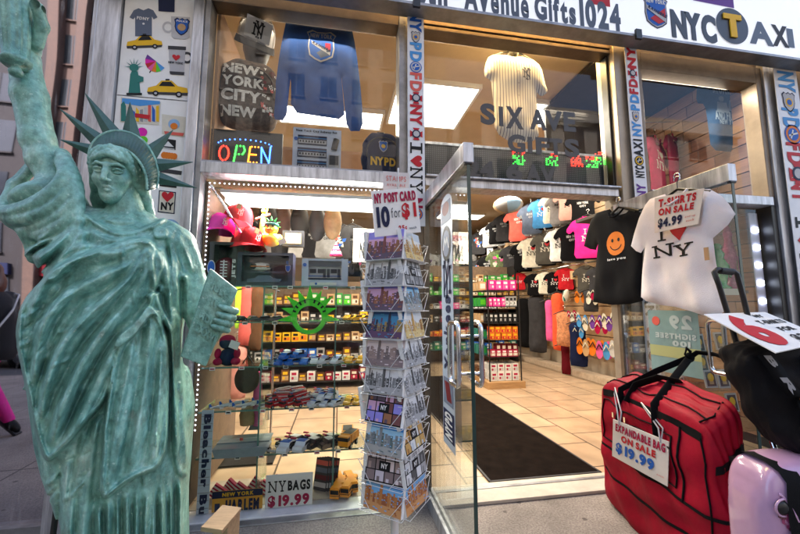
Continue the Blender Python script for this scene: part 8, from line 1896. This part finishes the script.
mb = MB(); FLO = [M('floral_%d' % i, c, .3, coat=.4) for i, c in enumerate([(.30, .05, .14), (.12, .03, .05), (.5, .16, .3), (.45, .2, .34)])]
for k in range(60): b_, c = random.uniform(-.97, -.76), 0; c = .76-(b_+.97)*1.2+random.uniform(-.12, .06); p = onc(b_, c, .002+.0003*(k % 5)); mb.disc(p, (onc(b_+.02, c)-onc(b_, c)).normalized(), (onc(b_, c+.02)-onc(b_, c)).normalized(), random.uniform(.006, .013), FLO[k % 4], 7)
for b0 in (-.97, -.45): mb.tube([onc(b0+.3*f_, .86-.36*f_**1.5, .001) for f_ in np.linspace(0, 1, 10)], .006, PKM, 6)
mb.build('floral_print', case)
for x, y in ((1.53, -1.32), (1.93, -1.40), (1.57, -1.19), (1.97, -1.26)): mb = MB(); mb.lathe([(.026, -.012), (.026, .012)], BLACKM, 14, (x, y, .026), Matrix.Rotation(PI/2, 3, 'X')); mb.build('wheel', case)
# telescopic handle
mb = MB(); y = -.98; pts = [P(737, 345, y), P(729, 318, y), P(719, 285, y), P(714, 272, y), P(717, 269.5, y), P(733, 271, y), P(737, 274, y), P(744, 300, y), P(751, 330, y), P(755, 345, y)]
mb.tube(pts, .012, BLACKM, 10); mb.tube([P(719.5, 270.5, y), P(731.5, 272, y)], .017, M('grip_rubber', (.015, .015, .016), .7, bump=.3), 10)
for k in (0, -1): b0 = pts[k]; mb.tube([b0, Vec((b0.x-.1, -1.16, .68))], .010, CHROME, 8)
mb.build('pull_handle', case)
# ---- black backpack on the suitcase
bp_ = thing('backpack', 'black backpack with lettered shoulder straps sitting on the pink suitcase', 'backpack', (1.66, -1.3, .76))
F1, F2, F3, F4 = Vec((1.565, -1.33)), Vec((2.06, -1.42)), Vec((1.62, -1.14)), Vec((2.10, -1.22))
def bpC(a, b_, c):
    s, t_, h = (b_+1)/2, (a+1)/2, (c+1)/2; p = (F1*(1-s)+F2*s)*(1-t_)+(F3*(1-s)+F4*s)*t_; sh = Vec((.10*(1-h), -.01*(1-h))); return Vec((p.x+sh.x-.04*h, p.y+sh.y+.05*h, .705+h*.41))
NYL = M('black_nylon', (.008, .0075, .009), .7, var=.3, scale=9, bump=.3, bscale=250, spec=.15)
mb = MB(); SP_ = softbox(mb, bpC, NYL, 22, 4.5, .006, 5, .02); mb.build('body', bp_)
def onp(b_, c, off=.012): 
    p = SP_(-1, b_, c); q = SP_(-1, b_+.01, c)-p; r_ = SP_(-1, b_, c+.01)-p; n_ = r_.cross(q).normalized(); n_ = n_ if n_.y < 0 else -n_; return p+n_*off
def strap(b0, b1, w, letters):
    mb = MB(); pts = [(b0+(b1-b0)*f_+.06*math.sin(f_*PI), .92-1.85*f_) for f_ in np.linspace(0, 1, 14)]; V, F = [], []
    cen = [onp(*p, .022+.02*math.sin(PI*i/13)) for i, p in enumerate(pts)]; U = Vec((.98, -.18, .0)).normalized()
    for off in (0, .012):
        k0 = len(V)
        for p in cen: V += [p-U*w/2+Vec((0, off, 0)), p+U*w/2+Vec((0, off, 0))]
        for i in range(13): F.append((k0+2*i, k0+2*i+1, k0+2*i+3, k0+2*i+2))
    for i in range(13): F += [(2*i, 2*i+2, 28+2*i+2, 28+2*i), (2*i+1, 28+2*i+1, 28+2*i+3, 2*i+3)]
    mb.add(V, F, BLK, True); o = mb.build('shoulder_strap', bp_)
    mb = MB()
    for s, i in letters:
        p, q = cen[i], cen[i+2]; d = (q-p).normalized(); n_ = d.cross(U).normalized(); n_ = n_ if n_.y < 0 else -n_; mb.text(s, p-U*w*.3+n_*.004, d, U, (q-p).length*.9, w*.55, I('grey'))
    lt = mb.build('lettering', o) if False else mb.build('lettering', bp_)
strap(-.86, -.55, .05, [('B', 0), ('R', 3), ('UOD', 6), ('IOL', 9)]); strap(-.1, .05, .06, [('BOR', 1), ('NI', 9)])
mb = MB()
for c in (.2, -.25): mb.sph(onp(-.72, c, .06), (.007, .004, .007), M('brass', (.6, .3, .08), .3, .9), 8, 5)
mb.build('rivet', bp_)
mb = MB(); mb.poly([(0, 0), (.10, -.03), (.085, .16), (.03, .24)], onp(-.36, -.35, .02), Vec((.98, -.18, 0)), ZA, CL('red')); mb.poly([(0, 0), (.07, 0), (.07, .14), (0, .16)], onp(-.40, .15, .018), Vec((.98, -.18, 0)), ZA, CL('navy')); mb.build('panel', bp_)
mb = MB(); p = onp(-.42, -.75, .03); mb.box(p, (.07, .006, .04), I('lgrey')); mb.build('label_tag', bp_)
# ---- slanted six sign
A, B_, D_ = P(704, 314, -1.12), P(765, 312, -.84), P(776, 352.5, -1.45); C_ = B_+D_-A
t = thing('price_sign', 'white card with large red six lying slanted over the black backpack', 'sign', A); n2 = (B_-A).cross(A-D_).normalized(); n2 = n2 if n2.z > 0 else -n2; bk = -n2*.004
mb = MB(); mb.add([A, B_, C_, D_, A+bk, B_+bk, C_+bk, D_+bk], [(0,1,2,3),(7,6,5,4),(0,4,5,1),(1,5,6,2),(2,6,7,3),(3,7,4,0)], PAPER); mb.build('board', t)
U, Wv = (B_-A), (A-D_); w, h = U.length, Wv.length; U, Wv = U.normalized(), Wv.normalized(); mb = MB(); O = D_+n2*.002
for d in (0, .004): mb.text('6', O+U*(.06*w+d)+Wv*.08*h+n2*d*.1, U, Wv, .34*w, .84*h, I('red'))
mb.text('NY', O+U*.62*w+Wv*.8*h, U, Wv, .16*w, .1*h, I('black')); mb.text('T-SHIRTS', O+U*.48*w+Wv*.58*h, U, Wv, .46*w, .13*h, I('black')); mb.text('FOR', O+U*.58*w+Wv*.36*h, U, Wv, .26*w, .12*h, I('black')); mb.text('$20', O+U*.52*w+Wv*.1*h, U, Wv, .36*w, .17*h, I('black')); mb.build('lettering', t)
# ================================================================== the pedestrian mirrored in the dark glass, and parked cars
t = thing('person', 'person in dark coat with white strap and bright pink trousers striding past the dark glass', 'person', (-3.6, -1.9, 0))
K = Vec((-3.6, -1.9, 0)); A = lambda x, y, z: tuple(K+Vec((x, y, z)))
pv = Vol(np.array(K)+(-.55, -.45, -.02), np.array(K)+(.6, .45, 1.78), .012)
def leg(pts, rs): pv.chain(pts, rs, .02)
# body: head, neck, hands
bv = Vol(np.array(K)+(-.55, -.5, .7), np.array(K)+(.55, .5, 1.80), .009)
bv.ell(A(-.05, 0, 1.62), (.095, .075, .115), .02); bv.chain([A(-.03, 0, 1.40), A(-.045, 0, 1.55)], [.06, .052], .02); bv.ell(A(-.135, 0, 1.60), (.018, .013, .022), .012); bv.ell(A(-.12, 0, 1.55), (.02, .028, .01), .01)
for s_ in (-1, 1):
    h = Vec(A(-.28 if s_ < 0 else .22, s_*.25, .93)); bv.chain([h+Vec((.02, 0, .12)), h+Vec((0, 0, .03)), h], [.035, .03, .03], .02)
    for k in range(4): bv.chain([h+Vec((-.025+.016*k, 0, -.0)), h+Vec((-.03+.016*k, 0, -.05)), h+Vec((-.022+.016*k, -.012*s_, -.085+.008*abs(k-1)))], [.0115, .0105, .009], .004)
    bv.chain([h+Vec((-.03, 0, .02)), h+Vec((-.05, 0, -.02)), h+Vec((-.05, 0, -.05))], [.012, .012, .01], .006)
bv.chain([A(-.03, 0, 1.4), A(0, 0, 1.0), A(0, 0, .9)], [.1, .1, .11], .05)
mb = MB(); bv.into(mb, M('skin', (.42, .24, .17), .5, var=.1)); mb.build('body', t)
leg([A(.02, -.09, .92), A(-.16, -.09, .52), A(-.36, -.09, .10)], [.105, .075, .05]); leg([A(.02, .09, .92), A(.12, .09, .5), A(.36, .09, .16)], [.105, .075, .05]); pv.ell(A(.02, 0, .93), (.16, .18, .12), .04)
mb = MB(); pv.into(mb, M('pink_trousers', (.75, .02, .28), .85, var=.2, scale=10, bump=.3)); mb.build('trousers', t)
cv_ = Vol(np.array(K)+(-.55, -.5, .75), np.array(K)+(.55, .5, 1.55), .011)
cv_.ell(A(.0, 0, 1.22), (.17, .24, .24), .05); cv_.chain([A(.0, 0, 1.2), A(.02, 0, .86)], [.19, .21], .05); cv_.chain([A(-.02, 0, 1.36), A(-.03, 0, 1.44)], [.11, .085], .03)
for s_ in (-1, 1): cv_.chain([A(-.0, s_*.19, 1.36), A(-.02+(.06 if s_ > 0 else -.02), s_*.27, 1.14), A(-.25 if s_ < 0 else .2, s_*.25, .99)], [.085, .07, .052], .03)
mb = MB(); cv_.into(mb, M('dark_coat', (.012, .011, .013), .85, var=.3, scale=8, bump=.4, bscale=60)); mb.build('coat', t)
hv2 = Vol(np.array(K)+(-.2, -.2, 1.38), np.array(K)+(.2, .2, 1.80), .009); hv2.ell(A(-.025, 0, 1.66), (.105, .092, .1), .02); hv2.ell(A(.045, 0, 1.52), (.06, .09, .13), .03); hv2.ell(A(-.14, 0, 1.59), (.075, .06, .085), .02, sub=True)
mb = MB(); hv2.into(mb, M('auburn_hair', (.13, .03, .012), .55, var=.4, scale=60, stretch=(1, 1, .15))); mb.build('hair', t)
mb = MB(); mb.tube([A(-.14, -.2, 1.40), A(-.2, -.08, 1.28), A(-.19, .1, 1.12), A(-.1, .24, .95)], .02, I('white'), 8, flat=.4); mb.tube([A(-.1, -.22, 1.42), A(.1, -.18, 1.40), A(.2, .0, 1.25), A(.2, .2, 1.0)], .02, I('white'), 8, flat=.4); mb.build('strap', t)
for x, y, z, r in ((-.42, -.09, .0, 0), (.38, .09, .07, 38)):
    mb = MB(); rot = Matrix.Rotation(R(r), 3, 'Y'); mb.sph(A(x, y, z+.045), (.135, .048, .05), I('black'), 14, 8, rot); mb.box(A(x, y, z+.012), (.25, .085, .022), I('dgrey'), rot); mb.build('shoe', t)
def parked(name, label, x, y, col, cat, roofsign=False):
    t = thing(name, label, cat, (x, y, -.15), 'cars parked along the kerb'); m_ = M('paint_'+name+str(col[0]), col, .22, coat=.8, var=.05)
    z0 = -.15; prof = [(-2.3,.32),(-2.32,.62),(-2.1,.78),(-1.3,.9),(-.75,1.38),(-.3,1.46),(.75,1.44),(1.45,.98),(2.15,.92),(2.3,.7),(2.28,.32)]
    mb = MB(); mb.prism(prof, (x, y-.88, z0), XA, ZA, -1.76, m_); mb.build('body', t, bevel=.07, seg=3)
    mb = MB()
    for yy_ in (y-.885, y+.885): mb.poly([(-1.12, .94), (-.68, 1.33), (-.25, 1.39), (-.1, .94)], (x, yy_+(.004 if yy_ > y else -.004), z0), XA, ZA, M('car_glass', (.01, .012, .015), .08)); mb.poly([(0, .94), (-.12, 1.39), (.7, 1.38), (1.25, .96)], (x, yy_+(.004 if yy_ > y else -.004), z0), XA, ZA, M('car_glass', (0, 0, 0)))
    mb.build('window', t)
    for wx in (-1.45, 1.4):
        for wy in (y-.85, y+.85):
            mb = MB(); mb.lathe([(.2, -.11), (.33, -.1), (.34, 0), (.33, .1), (.2, .11)], I('black'), 24, (x+wx, wy, z0+.34), Matrix.Rotation(PI/2, 3, 'X')); mb.lathe([(.2, -.115), (.2, .115)], CHROME, 16, (x+wx, wy, z0+.34), Matrix.Rotation(PI/2, 3, 'X')); mb.build('wheel', t)
    for sy in (-.6, .6): mb = MB(); mb.sph((x-2.28, y+sy, z0+.68), (.06, .16, .07), I('white'), 10, 7); mb.build('headlight', t)
    if roofsign: mb = MB(); mb.bx(x-.15, x+.15, y-.35, y+.35, z0+1.46, z0+1.6, I('white')); mb.build('roof_sign', t)
parked('taxi', 'yellow taxi parked along the kerb across the pavement', -9.5, -7.4, (.75, .38, .01), 'taxi', True); parked('parked_car', 'black saloon car parked along the kerb', -3.6, -7.4, (.012, .012, .014), 'car'); parked('parked_car', 'silver saloon car parked along the kerb', 2.6, -7.4, (.4, .41, .43), 'car')
